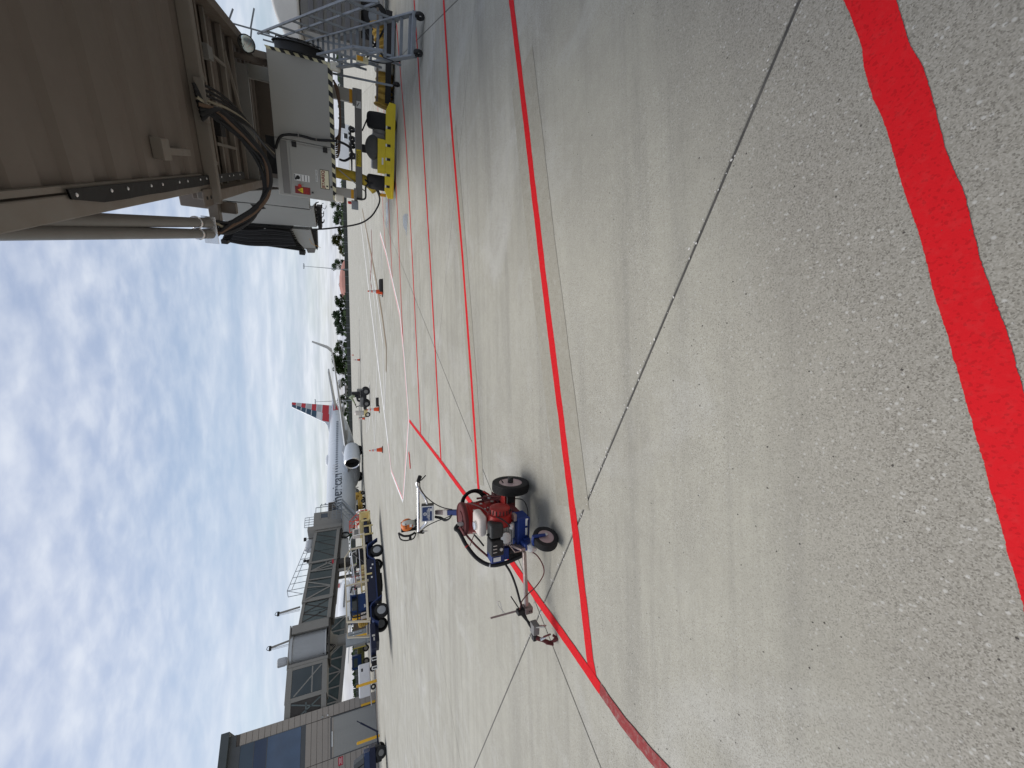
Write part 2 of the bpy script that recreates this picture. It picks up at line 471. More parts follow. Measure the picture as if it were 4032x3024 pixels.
# ------------------------------------------------------------------ painted markings
_zl = [0.0025]
def strip(name, ptsL, ptsR, mat, label, jit=0.0, step=0.05, rag=0.0):
    """flat strip between two edge lines of ground points"""
    def res(pts, n):
        ds = [0]
        for a, b in zip(pts, pts[1:]): ds.append(ds[-1] + (b - a).length)
        o = []
        k = 0
        for i in range(n + 1):
            t = ds[-1] * i / n
            while k < len(ds) - 2 and ds[k + 1] < t: k += 1
            u = (t - ds[k]) / max(1e-6, ds[k + 1] - ds[k])
            o.append(pts[k].lerp(pts[k + 1], min(1, max(0, u))))
        return o
    ln = sum((b - a).length for a, b in zip(ptsL, ptsL[1:]))
    n = max(1, min(900, int(ln / step)))
    A, B = res(ptsL, n), res(ptsR, n)
    z = _zl[0]; _zl[0] += 0.0004
    m = MB(); vs = []; wl = wr = 0
    for a, b in zip(A, B):
        d = (b - a).normalized()
        wl = wl * 0.8 + random.gauss(0, jit); wr = wr * 0.8 + random.gauss(0, jit)
        a2 = a + d * (wl + random.uniform(-rag, rag)); b2 = b + d * (wr + random.uniform(-rag, rag))
        vs += [(a2.x, a2.y, z), (b2.x, b2.y, z)]
    m.add(vs, [(2 * i, 2 * i + 1, 2 * i + 3, 2 * i + 2) for i in range(n)])
    o = m.build(name, mat, kind='structure')
    o['label'] = label
    return o
def line(name, pix, width, mat, label, jit=0.0015, off=0.0, ext=(0, 0), step=0.06, rag=0.002):
    P = [gnd(*p) for p in pix]
    if ext[0]: P[0] = P[0] + (P[0] - P[1]).normalized() * ext[0]
    if ext[1]: P[-1] = P[-1] + (P[-1] - P[-2]).normalized() * ext[1]
    Ls, Rs = [], []
    for i, p in enumerate(P):
        d = (P[min(i + 1, len(P) - 1)] - P[max(i - 1, 0)]).normalized()
        nrm = Vector((-d.y, d.x, 0))
        Ls.append(p + nrm * (off + width / 2)); Rs.append(p + nrm * (off - width / 2))
    return strip(name, Ls, Rs, mat, label, jit, step, rag)
def interp(tab, y):
    for (x0, y0), (x1, y1) in zip(tab, tab[1:]):
        if y <= y1 or (x1, y1) == tab[-1]:
            return x0 + (x1 - x0) * (y - y0) / (y1 - y0)
z1 = lambda a: [(3032 + x / 1.276, y / 1.276) for x, y in a]
z2 = lambda a: [(3232 + x / 1.3825, 1200 + y / 1.3825) for x, y in a]
EL = z1([(330, -90), (370, 0), (400, 60), (440, 170), (462, 240), (472, 330), (500, 430), (520, 500), (560, 580), (590, 660), (630, 800), (665, 940), (715, 1070), (750, 1180), (785, 1300), (820, 1460), (843, 1540)]) + z2([(690, 160), (740, 340), (785, 500), (830, 660), (870, 800), (920, 980), (980, 1200), (1040, 1420), (1106, 1640), (1160, 1850)])
ER = z1([(605, -90), (635, 0), (675, 130), (700, 220), (760, 320), (795, 410), (825, 520), (845, 610), (880, 740), (930, 860), (970, 950), (995, 1040), (1020, 1150), (1060, 1310), (1110, 1450), (1135, 1520)]) + z2([(1010, 130), (1060, 300), (1106, 470), (1150, 640), (1215, 900), (1285, 1180), (1365, 1500), (1450, 1850)])
ys = [-60 + 14 * k for k in range(188)]
strip('red_wavy_line', [gnd(interp(EL, y), y) for y in ys], [gnd(interp(ER, y), y) for y in ys], M_RED,
      'wide fresh red painted line with a wavy edge nearest the camera', 0.0004, 0.006, 0.0008)
# old grey bands left by removed markings beside the red hatch lines
line('removed_marking_band', [(2085, 560), (2133, 1000), (2182, 1400), (2236, 1850)], 0.50, M_GREYOLD, 'dull grey band of a removed marking under the nearest hatch line', 0.001, 0.0, (0.8, 0.3), 0.05, 0.002)
line('removed_marking_band', [(1797, 700), (1826, 1050), (1860, 1500), (1883, 1850)], 0.42, M_GREYOLD, 'dull grey band of a removed marking under the second hatch line', 0.001, 0.0, (0.8, 0.2), 0.05, 0.002)
HL = 'red hatch lines on the apron'
def hatch(pix, wd, lab, ext=2.5): return tag(line('red_hatch_line', pix, wd, M_RED, lab, 0.0012, 0, (ext, 0)), group=HL)
hatch([(2013.5, 0), (2074, 500), (2139, 1070), (2200, 1560), (2279, 2200), (2325, 2600), (2338, 2665)], 0.098, 'red hatch line nearest the camera, ending at the acute corner', 1.5)
hatch([(1747.5, 0), (1774, 440), (1821, 1000), (1856, 1480), (1886, 1945)], 0.095, 'second red hatch line, passing behind the paint machine')
hatch([(1639, 120), (1646, 225), (1692.5, 1000), (1715, 1400), (1737, 1818)], 0.095, 'third red hatch line, ending between the paint machine and the white outline')
hatch([(1581, 330), (1600, 563), (1623, 1000), (1640, 1350), (1657, 1714)], 0.095, 'fourth red hatch line, running past the yellow bumper')
hatch([(1538, 330), (1566, 850), (1582.5, 1250), (1590, 1390)], 0.10, 'fifth red hatch line, meeting the white outline at its side')
hatch([(1510, 400), (1533, 850), (1545, 1098)], 0.10, 'sixth red hatch line, short, under the drive unit')
hatch([(1497, 600), (1510, 850), (1518, 985)], 0.09, 'seventh red hatch line, thin, farthest but one', 4)
line('red_boundary_line', [(1612, 1656), (1740, 1822), (1885, 2020), (2040, 2248), (2200, 2473), (2365, 2711)], 0.098, M_RED, 'fresh red boundary line that the hatch lines end on', 0.0012)
line('worn_red_line', [(2366, 2712), (2438, 2818), (2520, 2920), (2612, 3024)], 0.098, M_REDOLD, 'old faded dull red line carrying on from the fresh boundary', 0.002, 0, (0, 2.5), 0.04, 0.003)
WG = 'white and red outline of the parking stand'
def outline(pix, lab):
    tag(line('white_outline_line', pix, 0.22, M_WHITE, lab, 0.002), group=WG)
    tag(line('red_outline_line', pix, 0.055, M_RED, 'thin red line inside: ' + lab, 0.002, -0.045), group=WG)
outline([(1497, 918), (1522, 1004), (1546, 1110), (1575, 1237), (1591, 1398), (1610.5, 1648), (1600, 1800), (1588, 1965)], 'near side of the white outline by the hatch lines')
outline([(1587, 1970), (1541.5, 1856), (1529, 1750)], 'left end of the white outline beside the blue trailer')
wl = lambda pix, wd, lab, mat=M_WHITE: tag(line('white_stand_line', pix, wd * 0.85, mat, lab, 0.003, 0, (0, 0), 0.2), group='white guide lines across the stand')
wl([(1529, 1750), (1512.6, 1619.5), (1486, 1412), (1459.6, 1200), (1418.6, 860)], 0.34, 'long far side of the white outline passing the cones')
wl([(1514, 1615), (1507.8, 1349.5), (1488, 1200), (1470, 1080)], 0.2, 'white guide line leaving the outline next to the black tractor cone')
wl([(1514.5, 1612), (1520, 1465)], 0.16, 'short white guide line at the end of the tan stripe')
wl([(1493, 1460), (1476, 1200), (1440, 900)], 0.2, 'white guide line running parallel inside the outline')
wl([(1486, 1412), (1482, 1537), (1476, 1740)], 0.2, 'white guide line passing behind the nearest upright cone on the left')
wl([(1475.6, 1745), (1455, 1504)], 0.22, 'white guide line under the black tractor, pointing at the jet')
wl([(1455, 1504), (1445, 1701)], 0.22, 'white guide line beyond the black tractor')
wl([(1445, 1701), (1411, 1200)], 0.26, 'far white guide line ending behind the small cone')
wl([(1452, 1692), (1459, 1610)], 0.22, 'short white guide line by the tractor wheels')
wl([(1499, 960), (1505, 1060)], 0.16, 'short white dash near the right cone', M_WORNWHITE)
line('tan_stripe', [(1432, 850), (1480, 1095), (1505, 1240), (1522, 1369), (1521, 1462)], 0.34, M_TAN, 'tan stripe of a removed marking crossing the stand', 0.01, 0, (3, 0), 0.2)
line('red_scrap_line', [(1462, 905), (1465.6, 995), (1458, 1105), (1463, 1134)], 0.35, M_REDOLD, 'faded red remnant beyond the right cone', 0.02, 0, (0, 0), 0.2)
line('red_paint_spill', [(1611, 1779), (1613, 1800), (1615.5, 1830), (1616.5, 1846)], 0.13, M_RED, 'small splash of red paint beside the white outline', 0.012, 0, (0, 0), 0.04, 0.01)
# pale chips of spalled concrete along the joint in the foreground
chips = MB()
for q in range(150):
    t = random.uniform(-4.4, 1.2); off_ = random.gauss(0.012, 0.010) * (1 if random.random() < 0.8 else -1)
    P = FS.world(t, -0.1 - off_); r = random.uniform(0.002, 0.008) * (1.6 if random.random() < 0.08 else 1)
    a0_ = random.random() * 6.28
    ring = [(P.x + r * random.uniform(.6, 1.2) * math.cos(a0_ + k * 1.05), P.y + r * random.uniform(.6, 1.2) * math.sin(a0_ + k * 1.05), 0.0015) for k in range(6)]
    chips.add(ring + [(P.x, P.y, 0.0045)], [(k, (k + 1) % 6, 6) for k in range(6)])
co = chips.build('gravel', paint('pale_concrete_chips', (0.62, 0.60, 0.56), 0.8), kind='stuff'); co['label'] = 'pale chips of broken concrete along the slab joint in the foreground'
grit = MB()
for q in range(520):
    P = Vector((random.uniform(-2.6, 3.0), random.uniform(0.3, 3.6), 0)); r = random.uniform(0.0015, 0.005)
    a0_ = random.random() * 6.28
    grit.add([(P.x + r * math.cos(a0_ + k * 1.57) * random.uniform(.6, 1.3), P.y + r * math.sin(a0_ + k * 1.57) * random.uniform(.6, 1.3), 0.001) for k in range(4)] + [(P.x, P.y, r * 0.8)], [(k, (k + 1) % 4, 4) for k in range(4)])
gr_ = grit.build('gravel', paint('dark_grit', (0.10, 0.09, 0.08), 0.9), kind='stuff'); gr_['label'] = 'loose dark grit scattered on the near concrete'
# wet patches and stains below the drive unit
def blot(name, pix, mat, lab, z):
    P = [gnd(*p) for p in pix]
    c = sum(P, Vector()) / len(P)
    m = MB(); pts = crv(P + [P[0]], 6)[:-1]
    m.add([(p.x + random.gauss(0, .01), p.y + random.gauss(0, .01), z) for p in pts], [tuple(range(len(pts)))])
    o = m.build(name, mat, kind='structure'); o['label'] = lab
    return o
_s = Nodes('wet_concrete'); _p = _s.vec('pos'); _n = _s.noise(_p, 0.9, 5, 0.6, 0.35, 0.65)
_s.set(Base_Color=_s.mix(_n, (0.10, 0.10, 0.098), (0.17, 0.168, 0.16)), Roughness=_s.rng(_n, 0, 1, 0.12, 0.4), Specular_IOR_Level=0.5)
M_WET = _s.m
blot('wet_patch', [(1586, 850), (1604, 840), (1604, 880), (1600, 930), (1596, 905), (1588, 890)], M_WET, 'long wet patch on the concrete left of the yellow bumper', 0.0008)
blot('wet_patch', [(1520, 800), (1527, 800), (1526, 870), (1523, 897), (1519, 880)], M_WET, 'thin wet patch farther left of the drive unit', 0.0009)
# ------------------------------------------------------------------ near jet bridge (overhead, right): local x across, y along away from the terminal
FB = Frame((math.cos(rad(28.5)) * 0.6 + math.sin(rad(28.5)) * 16, -math.sin(rad(28.5)) * 0.6 + math.cos(rad(28.5)) * 16), rad(-28.5))
M_BR = paint('bridge_taupe_paint', (0.15, 0.125, 0.105), 0.55, 0, 0.45, 1.2, (0.115, 0.10, 0.085), 0.08)
M_BRL = paint('bridge_grey_beam_paint', (0.18, 0.163, 0.142), 0.5, 0, 0.4, 2.0, (0.17, 0.12, 0.08), 0.08)
M_RUST = paint('rusty_beam_paint', (0.15, 0.13, 0.11), 0.6, 0, 0.55, 5.0, (0.12, 0.07, 0.04), 0.2)
M_BOX = paint('service_box_grey', (0.34, 0.335, 0.31), 0.42, 0, 0.22, 0.9, (0.26, 0.255, 0.24), 0.04)
M_BOXD = paint('service_box_dark_grey', (0.19, 0.185, 0.175), 0.45, 0, 0.3, 2, None, 0.05)
M_CONDUIT = paint('conduit_grey', (0.17, 0.165, 0.155), 0.5, 0, 0.3, 1.5, (0.16, 0.155, 0.14), 0.05)
M_CAB = paint('cab_panel_grey', (0.38, 0.385, 0.365), 0.5, 0, 0.25, 0.8, (0.28, 0.28, 0.265), 0.05)
M_YEL = paint('safety_yellow_paint', (0.74, 0.58, 0.035), 0.5, 0, 0.4, 3, (0.36, 0.25, 0.03), 0.1)
M_CREAM = paint('hazard_cream', (0.62, 0.58, 0.38), 0.5, 0, 0.3, 4)
M_ORB = paint('orange_band_paint', (0.62, 0.30, 0.02), 0.5, 0, 0.3, 4)
M_FOAM = paint('white_foam_pad', (0.70, 0.67, 0.58), 0.8, 0, 0.5, 9, (0.5, 0.46, 0.38), 0.3)
M_LABEL = paint('label_cream', (0.70, 0.66, 0.46), 0.4, 0, 0.1, 6)
M_LABW = paint('label_white', (0.72, 0.72, 0.70), 0.4, 0, 0.1, 6)
M_INK = paint('black_ink', (0.02, 0.02, 0.02), 0.5, 0, 0.1, 6)
M_REDINK = paint('red_ink', (0.45, 0.03, 0.02), 0.5, 0, 0.1, 6)
M_MAROON = paint('maroon_ink', (0.20, 0.03, 0.03), 0.5, 0, 0.1, 6)
M_CABLE = paint('black_cable', (0.010, 0.010, 0.011), 0.62, 0, 0.3, 9, (0.035, 0.034, 0.032), 0.1)
M_CABLEG = paint('dark_grey_cable', (0.022, 0.022, 0.023), 0.65, 0, 0.4, 9)
M_CABLEB = paint('brown_hose', (0.12, 0.075, 0.048), 0.6, 0, 0.5, 9, (0.10, 0.06, 0.04))
M_CABLEW = paint('pale_hose', (0.30, 0.27, 0.20), 0.6, 0, 0.5, 9)
M_DARK = paint('dark_recess_grey', (0.03, 0.03, 0.03), 0.7, 0, 0.3, 4)

T1a, T1b, T2a, T2b = -21.0, -6.55, -6.55, 4.5       # ends of the two tunnel sections
X0, X1 = -1.27, 1.50                                # inner section sides
bridge = thing('jet_bridge', 'near taupe jet bridge overhead with corrugated underside, standing on a yellow drive unit', 'jet bridge', FB)
def corrugated(x0, x1, y0, y1, z, per, dep):
    m = MB(); y = y0; prof = []
    while y < y1:
        for dy, dz in ((0, 0), (per * 0.42, 0), (per * 0.52, dep), (per * 0.90, dep)):
            if y + dy < y1: prof.append((y + dy, z + dz))
        y += per
    prof.append((y1, z))
    vs = []
    for a, b in prof: vs += [(x0, a, b), (x1, a, b)]
    m.add(vs, [(2 * i, 2 * i + 1, 2 * i + 3, 2 * i + 2) for i in range(len(prof) - 1)])
    return m
corrugated(X0, X1, T1a, T1b, 4.0, 0.86, 0.05).build('corrugated_floor_pan', M_BR, bridge)
corrugated(X0 - 0.25, X1 + 0.2, T2a, T2b, 4.22, 0.6, 0.07).build('corrugated_floor_pan', M_BR, bridge)
# bodies above the floor pans
MB().box(X0 - 0.2, X1 + 0.1, T1a, T1b - 0.02, 4.12, 6.6).build('tunnel_body', M_BR, bridge)
MB().box(X0 - 0.33, X1 + 0.3, T2a + 0.1, T2b, 4.32, 6.95).build('tunnel_body', M_BR, bridge)
for xa, xb in ((X0 - 0.2, X0), (X1, X1 + 0.16)):
    MB().box(xa, xb, T1a, T1b - 0.01, 3.94, 4.115).build('bottom_rail', M_BRL, bridge, bevel=0.01)
for xa, xb in ((X0 - 0.42, X0 - 0.22), (X1 + 0.16, X1 + 0.34)):
    MB().box(xa, xb, T2a + 0.3, T2b, 3.93, 4.31).build('bottom_rail', M_RUST, bridge, bevel=0.012)
# lower slide rails under the inner section
for xx in (X0 + 0.02, X1 - 0.06):
    MB().box(xx, xx + 0.05, T1a, T1b - 0.3, 3.955, 3.996).build('slide_rail', M_BRL, bridge)
# rubber seal flap with bolts
fl = MB(); n = 40; vs = []
for i in range(n + 1):
    y = -11.0 + (7.5) * i / n
    dz = 0.02 * math.sin(i * 0.9) + random.uniform(-.006, .006)
    k = 1.0 if i > 3 else 0.55 + 0.15 * i
    vs += [(X0 + 0.05, y, 3.935), (X0 + 0.05 - 0.15 * k, y, 3.93 + dz * 0.4), (X0 + 0.05 - 0.15 * k, y, 3.915 + dz * 0.4), (X0 + 0.05, y, 3.92)]
fl.add(vs, [(4 * i + a, 4 * i + b, 4 * i + 4 + b, 4 * i + 4 + a) for i in range(n) for a, b in ((0, 1), (1, 2), (2, 3), (3, 0))])
flap = fl.build('rubber_seal', M_RUB, bridge)
bo = None
for k in range(14):
    y = -10.9 + k * 0.52 + (0.14 if k % 2 else 0)
    if bo is None:
        bo = MB().lathe([(0.02, 0), (0.02, -0.008), (0.012, -0.014)], (0, 0, 0), (0, 0, 1), 8).build('bolt', M_CHROME, flap); bo.location = (X0 + 0.0, y, 3.921)
    else: again(bo, flap, (X0 + 0.0, y, 3.921))
# end frame of the outer section: cross beams, braces
MB().box(X0 - 0.42, X1 + 0.34, T2a - 0.02, T2a + 0.16, 3.80, 4.0).build('cross_beam', M_BRL, bridge, bevel=0.015)
MB().box(X0 - 0.40, X1 + 0.32, T2a + 0.17, T2a + 0.29, 3.86, 4.2).build('cross_beam', M_BRL, bridge, bevel=0.012)
for yy, hh in ((-5.05, 0.12), (-4.25, 0.07), (-3.1, 0.10), (-1.9, 0.08)):
    MB().box(X0 - 0.21, X1 + 0.15, yy, yy + 0.11, 4.20 - hh, 4.20).build('cross_beam', M_RUST if hh > .1 else M_BRL, bridge, bevel=0.008)
for p, q in (((X1 + 0.1, -6.2), (0.35, -5.1)), ((-0.2, -6.25), (0.25, -5.1)), ((0.15, -5.0), (-0.5, -6.2)), ((X0 + 0.2, -5.1), (-0.75, -6.2)), ((0.9, -4.9), (0.9, -3.1)), ((-0.7, -4.9), (-0.75, -3.1)), ((1.2, -3.0), (0.1, -1.9))):
    MB().beam((p[0], p[1], 4.1), (q[0], q[1], 4.1), 0.055, 0.055).build('diagonal_brace', M_BRL, bridge)
# dark openings and roller bracket
MB().box(0.5, 1.25, -5.9, -5.2, 4.16, 4.205).build('access_opening', M_DARK, bridge)
MB().box(-0.55, -0.25, -4.7, -4.3, 4.02, 4.17).build('roller_bracket', M_BLK, bridge, bevel=0.01)
MB().box(0.75, 0.98, -4.9, -4.55, 4.0, 4.17).build('roller_bracket', M_BOXD, bridge, bevel=0.01)
# junction lug under the inner section
MB().box(-0.98, -0.72, -8.7, -8.42, 3.87, 3.995).box(-0.92, -0.83, -8.42, -7.4, 3.91, 3.995).build('junction_box', M_BRL, bridge, bevel=0.006)
MB().tube([(-0.7, -12.2, 3.99), (-0.7, -12.2, 3.86), (-0.7, -11.7, 3.86), (-0.7, -11.7, 3.99)], 0.018, 6).build('grab_handle', M_BRL, bridge)
MB().box(X0 + 0.05, X1 - 0.02, -12.95, -12.75, 3.86, 3.998).build('cross_beam', M_BRL, bridge, bevel=0.01)
MB().box(-0.62, 0.3, -13.6, -13.05, 3.9, 3.99).build('access_opening', M_DARK, bridge)
# outrigger carrying the cable conduits
MB().box(X0 - 0.78, X0 - 0.42, T2a + 0.0, T2a + 0.22, 3.86, 4.02).build('outrigger_arm', M_BRL, bridge, bevel=0.01)
MB().box(X0 - 0.6, X0 - 0.40, T2a + 0.22, T2a + 0.40, 3.62, 4.05).build('outrigger_post', M_RUST, bridge, bevel=0.015)
ob = MB().box(X0 - 0.44, X0 - 0.16, T2a - 0.55, T2a - 0.05, 3.90, 3.93).build('splice_plate', M_RUST, bridge, bevel=0.006)
for dy in (-0.18, -0.42):
    MB().lathe([(0.03, 0), (0.03, -0.012)], (X0 - 0.3, T2a + dy, 3.9), (0, 0, 1), 10).build('bolt', M_DARK, ob)
# two telescopic conduits
c1e, c2e = FB.Y(828, 877, -6.75), FB.Y(835, 921, -6.75)
c1s, c2s = FB.Z(-250, 851, 4.45), FB.Z(-250, 908, 4.45)
for a, b in ((c1s, c1e), (c2s, c2e)):
    d = (b - a).normalized()
    MB().tube([a, b], 0.078, 16).build('cable_conduit', M_CONDUIT, bridge, smooth=True)
    MB().lathe([(0.084, 0), (0.084, 0.40), (0.078, 0.40)], b - d * 0.46, d, 16).build('conduit_sleeve', M_CONDUIT, bridge, smooth=True)
    MB().lathe([(0.092, 0), (0.106, 0.02), (0.09, 0.05)], b - d * 0.62, d, 16).build('conduit_collar', M_CHROME, bridge, smooth=True)
cm = (c1e + c2e) / 2
MB().box(cm.x - 0.26, cm.x + 0.22, cm.y - 0.09, cm.y - 0.075, cm.z - 0.11, cm.z + 0.11).build('clamp_plate', M_CHROME, bridge, bevel=0.004)
# --- air and electrical unit hung under the tunnel
YB = -1.5                                          # its front face
tl, br_ = FB.Y(1105, 765, YB), FB.Y(1305, 250, YB)
bx0, bx1, bz0, bz1 = tl.x, br_.x + 0.02, 1.88, 3.44
unit = thing('air_unit', 'big grey air conditioning cabinet hung under the near jet bridge, striped hazard edges', 'cabinet', Frame(FB.world(0, 0)[:2], FB.a))
xs_ = FB.Y(1180, 558, YB).x                         # seam between plain panel and control door
MB().box(xs_ + 0.006, bx1, YB, YB + 1.25, bz0, bz1).build('cabinet_body', M_BOX, unit, bevel=0.012)
cb = MB().box(bx0, xs_ - 0.006, YB, YB + 1.1, bz0, bz1).build('control_section', M_BOX, unit, bevel=0.012)
MB().box(bx0 + 0.08, xs_ - 0.07, YB - 0.02, YB - 0.002, bz0 + 0.09, bz1 - 0.36).build('control_door', M_BOX, unit, bevel=0.008)
MB().box(bx0 + 0.05, xs_ - 0.04, YB - 0.012, YB - 0.002, bz1 - 0.30, bz1 - 0.12).build('rain_hood', M_BOXD, unit, bevel=0.006)
for zz in (bz0 + 0.2, bz1 - 0.55):
    MB().box(xs_ - 0.16, xs_ - 0.02, YB - 0.045, YB - 0.021, zz, zz + 0.12).build('hinge', M_BLK, unit, bevel=0.006)
for zz, xx in ((bz1 - 0.48, 0.50), (bz0 + 0.13, 0.42), (bz1 - 0.9, 0.18)):
    MB().lathe([(0.028, 0), (0.028, 0.02), (0.016, 0.035)], (bx0 + xx, YB - 0.02, zz), (0, -1, 0), 10).build('latch', M_BLK, unit)
MB().lathe([(0.03, 0), (0.035, 0.04), (0.05, 0.05), (0.05, 0.09)], (bx0 + 0.32, YB - 0.02, bz1 - 0.57), (0, -1, 0), 12).build('isolator_knob', M_REDINK, unit)
def sticker(x0, x1, z0, z1, mat, y=None, nm='label_plate', par=None):
    y = YB - 0.021 if y is None else y
    return MB().box(x0, x1, y - 0.003, y, z0, z1).build(nm, mat, par or unit)
pl_ = sticker(bx0 + 0.33, bx0 + 0.86, bz0 + 0.18, bz0 + 0.43, M_INK)
sticker(bx0 + 0.345, bx0 + 0.845, bz0 + 0.195, bz0 + 0.415, M_LABEL, YB - 0.0242)
text('JETAIREQ', 0.115, M_MAROON, unit, (bx0 + 0.595, YB - 0.0285, bz0 + 0.345), bold=0.004)
text('JETAIREQ.COM', 0.035, M_INK, unit, (bx0 + 0.595, YB - 0.0285, bz0 + 0.25)) if False else None
MB().box(bx0 + 0.40, bx0 + 0.44, YB - 0.029, YB - 0.0273, bz0 + 0.22, bz0 + 0.27).build('emblem', M_INK, unit)
sticker(bx0 + 0.50, bx0 + 0.82, bz0 + 0.50, bz0 + 0.55, M_LABW)
text('CONTROL BOX', 0.042, M_INK, unit, (bx0 + 0.66, YB - 0.0255, bz0 + 0.525), bold=0.001)
sa = sticker(bx0 + 0.45, bx0 + 0.63, bz0 + 0.72, bz0 + 1.13, M_LABW)
MB().box(bx0 + 0.46, bx0 + 0.62, YB - 0.026, YB - 0.0242, bz0 + 1.1, bz0 + 1.12).build('printed_bar', M_INK, unit)
MB().lathe([(0.055, 0), (0.055, 0.002), (0.035, 0.002)], (bx0 + 0.54, YB - 0.0242, bz0 + 1.03), (0, -1, 0), 16).build('printed_disc', M_INK, unit)
for k, zz in enumerate((0.94, 0.85, 0.77)):
    MB().box(bx0 + 0.46, bx0 + 0.62, YB - 0.026, YB - 0.0242, bz0 + zz, bz0 + zz + 0.014).build('printed_bar', M_INK, unit)
sticker(bx0 + 0.10, bx0 + 0.30, bz0 + 0.72, bz0 + 1.13, M_MAROON)
tr = MB().prism([(bx0 + 0.12, bz0 + 0.92), (bx0 + 0.28, bz0 + 0.92), (bx0 + 0.20, bz0 + 1.06)], YB - 0.026, YB - 0.0242).build('warning_triangle', M_YEL, unit)
MB().prism([(bx0 + 0.19, bz0 + 0.94), (bx0 + 0.215, bz0 + 0.985), (bx0 + 0.2, bz0 + 0.985), (bx0 + 0.21, bz0 + 1.03), (bx0 + 0.185, bz0 + 0.975), (bx0 + 0.2, bz0 + 0.975)], YB - 0.0285, YB - 0.0265).build('printed_bolt', M_INK, unit)
for zz in (0.88, 0.83, 0.78):
    MB().box(bx0 + 0.115, bx0 + 0.285, YB - 0.026, YB - 0.0242, bz0 + zz, bz0 + zz + 0.016).build('printed_bar', M_REDINK, unit)
# hazard stripes along the bottom edge and the right edge
def hazard(p0, p1, wv, n, parent, nv):
    """slanted stripes between p0 and p1; wv = width vector, nv = outward offset"""
    p0, p1, wv, nv = Vector(p0), Vector(p1), Vector(wv), Vector(nv)
    d = (p1 - p0) / n
    mb, mc = MB(), MB()
    for k in range(n):
        a = p0 + d * k; sk = d * 0.5
        a2 = a + d
        (mb if k % 2 else mc).hexa([a, a2, a2 + wv + sk, a + wv + sk], [q + nv for q in (a, a2, a2 + wv + sk, a + wv + sk)])
    mc.build('hazard_stripe', M_CREAM, parent); mb.build('hazard_stripe', M_INK, parent)
hazard((bx0 + 0.02, YB - 0.002, bz0 + 0.0), (bx1 - 0.06, YB - 0.002, bz0 + 0.0), (0, 0, 0.105), 27, unit, (0, -0.004, 0))
hazard((bx1 - 0.075, YB - 0.003, bz0 + 0.1), (bx1 - 0.075, YB - 0.003, bz1 - 0.02), (0.07, 0, 0), 13, unit, (0, -0.004, 0))
for xx in (bx0 + 0.02, bx1 - 0.18):
    MB().box(xx, xx + 0.22, YB - 0.08, YB + 0.12, bz0 - 0.22, bz0 + 0.04).build('foam_pad', M_FOAM, unit, bevel=0.05, seg=3)
# condenser fan shroud on the right side
fy, fz = YB + 0.55, 2.68
fo = (bx1 + 0.004, fy, fz)
MB().lathe([(0.72, 0), (0.66, 0.01), (0.62, 0.06), (0.62, 0.20), (0.68, 0.22), (0.66, 0.24), (0.58, 0.24), (0.58, 0.02)], fo, (1, 0, 0), 32, closed=True).build('fan_shroud', M_BLK, unit, smooth=True)
gd = MB()
for r in (0.2, 0.33, 0.46, 0.58):
    gd.tube([(bx1 + 0.30 + 0.06 * (0.6 - r), fy + r * math.cos(t), fz + r * math.sin(t)) for t in [2 * math.pi * k / 28 for k in range(28)]], 0.008, 5, closed=True)
for k in range(6):
    t = math.pi * k / 6
    gd.tube([(bx1 + 0.30, fy + 0.6 * math.cos(t), fz + 0.6 * math.sin(t)), (bx1 + 0.33, fy, fz), (bx1 + 0.30, fy - 0.6 * math.cos(t), fz - 0.6 * math.sin(t))], 0.012, 5)
for k in range(6):
    t = 2 * math.pi * k / 6
    gd.tube([(bx1 + 0.24, fy + 0.62 * math.cos(t), fz + 0.62 * math.sin(t)), (bx1 + 0.31, fy + 0.62 * math.cos(t), fz + 0.62 * math.sin(t))], 0.012, 5)
gd.build('fan_guard', M_BLK, unit)
# hangers between unit and tunnel
for xx in (bx0 + 0.4, bx1 - 0.4):
    MB().box(xx, xx + 0.12, YB + 0.3, YB + 0.42, bz1, 4.215).build('hanger', M_BR, unit)
MB().box(bx1 - 0.30, bx1 - 0.14, YB + 0.1, YB + 0.25, bz1 - 0.15, bz1 + 0.30).build('hanger_gusset', M_BRL, unit, bevel=0.01)
MB().box(bx0 + 0.5, bx0 + 1.5, YB + 0.6, YB + 1.0, bz1 + 0.01, bz1 + 0.3).build('duct_run', M_DARK, unit)
MB().box(bx0 + 0.2, bx1 - 0.5, YB + 0.2, YB + 0.3, 3.95, 4.21).build('mounting_rail', M_BOXD, unit)
# pleated cable drape under the unit
dr = MB()
for k in range(11):
    yy = YB + 0.2 + 0.07 * (k % 4)
    dz = random.uniform(-.03, .03)
    dr.tube(crv([(bx0 + 1.25 + 0.05 * k, yy, bz0 - 0.02), (bx0 + 1.4 + 0.06 * k, yy, bz0 - 0.14 + dz), (bx1 - 1.1 + 0.05 * k, yy, bz0 - 0.16 - dz), (bx1 - 0.35, yy, bz0 - 0.03)], 5), 0.022, 6)
dr.build('cable_drape', M_CABLEB, unit, kind='stuff')
# loose black hose over the seam of the unit
hp = [FB.Y(1085, 585, YB - 0.10), FB.Y(1108, 535, YB - 0.10), FB.Y(1175, 533, YB - 0.06), FB.Y(1245, 550, YB - 0.05), FB.Y(1330, 557, YB - 0.06), FB.Y(1376, 580, YB + 0.02), FB.Y(1386, 612, YB + 0.1), FB.Y(1360, 632, YB + 0.2), FB.Y(1338, 628, YB + 0.35)]
MB().tube(crv(hp, 6), 0.035, 8).build('black_hose', M_CABLE, unit, smooth=True)
for k in (2, 3, 4):
    p = hp[k]; MB().tube([p + Vector((-0.05, 0, 0.01)), p + Vector((-0.03, -0.05, 0.0)), p + Vector((0.03, -0.05, 0)), p + Vector((0.05, 0, 0.01))], 0.008, 5).build('hose_clip', M_CHROME, unit)
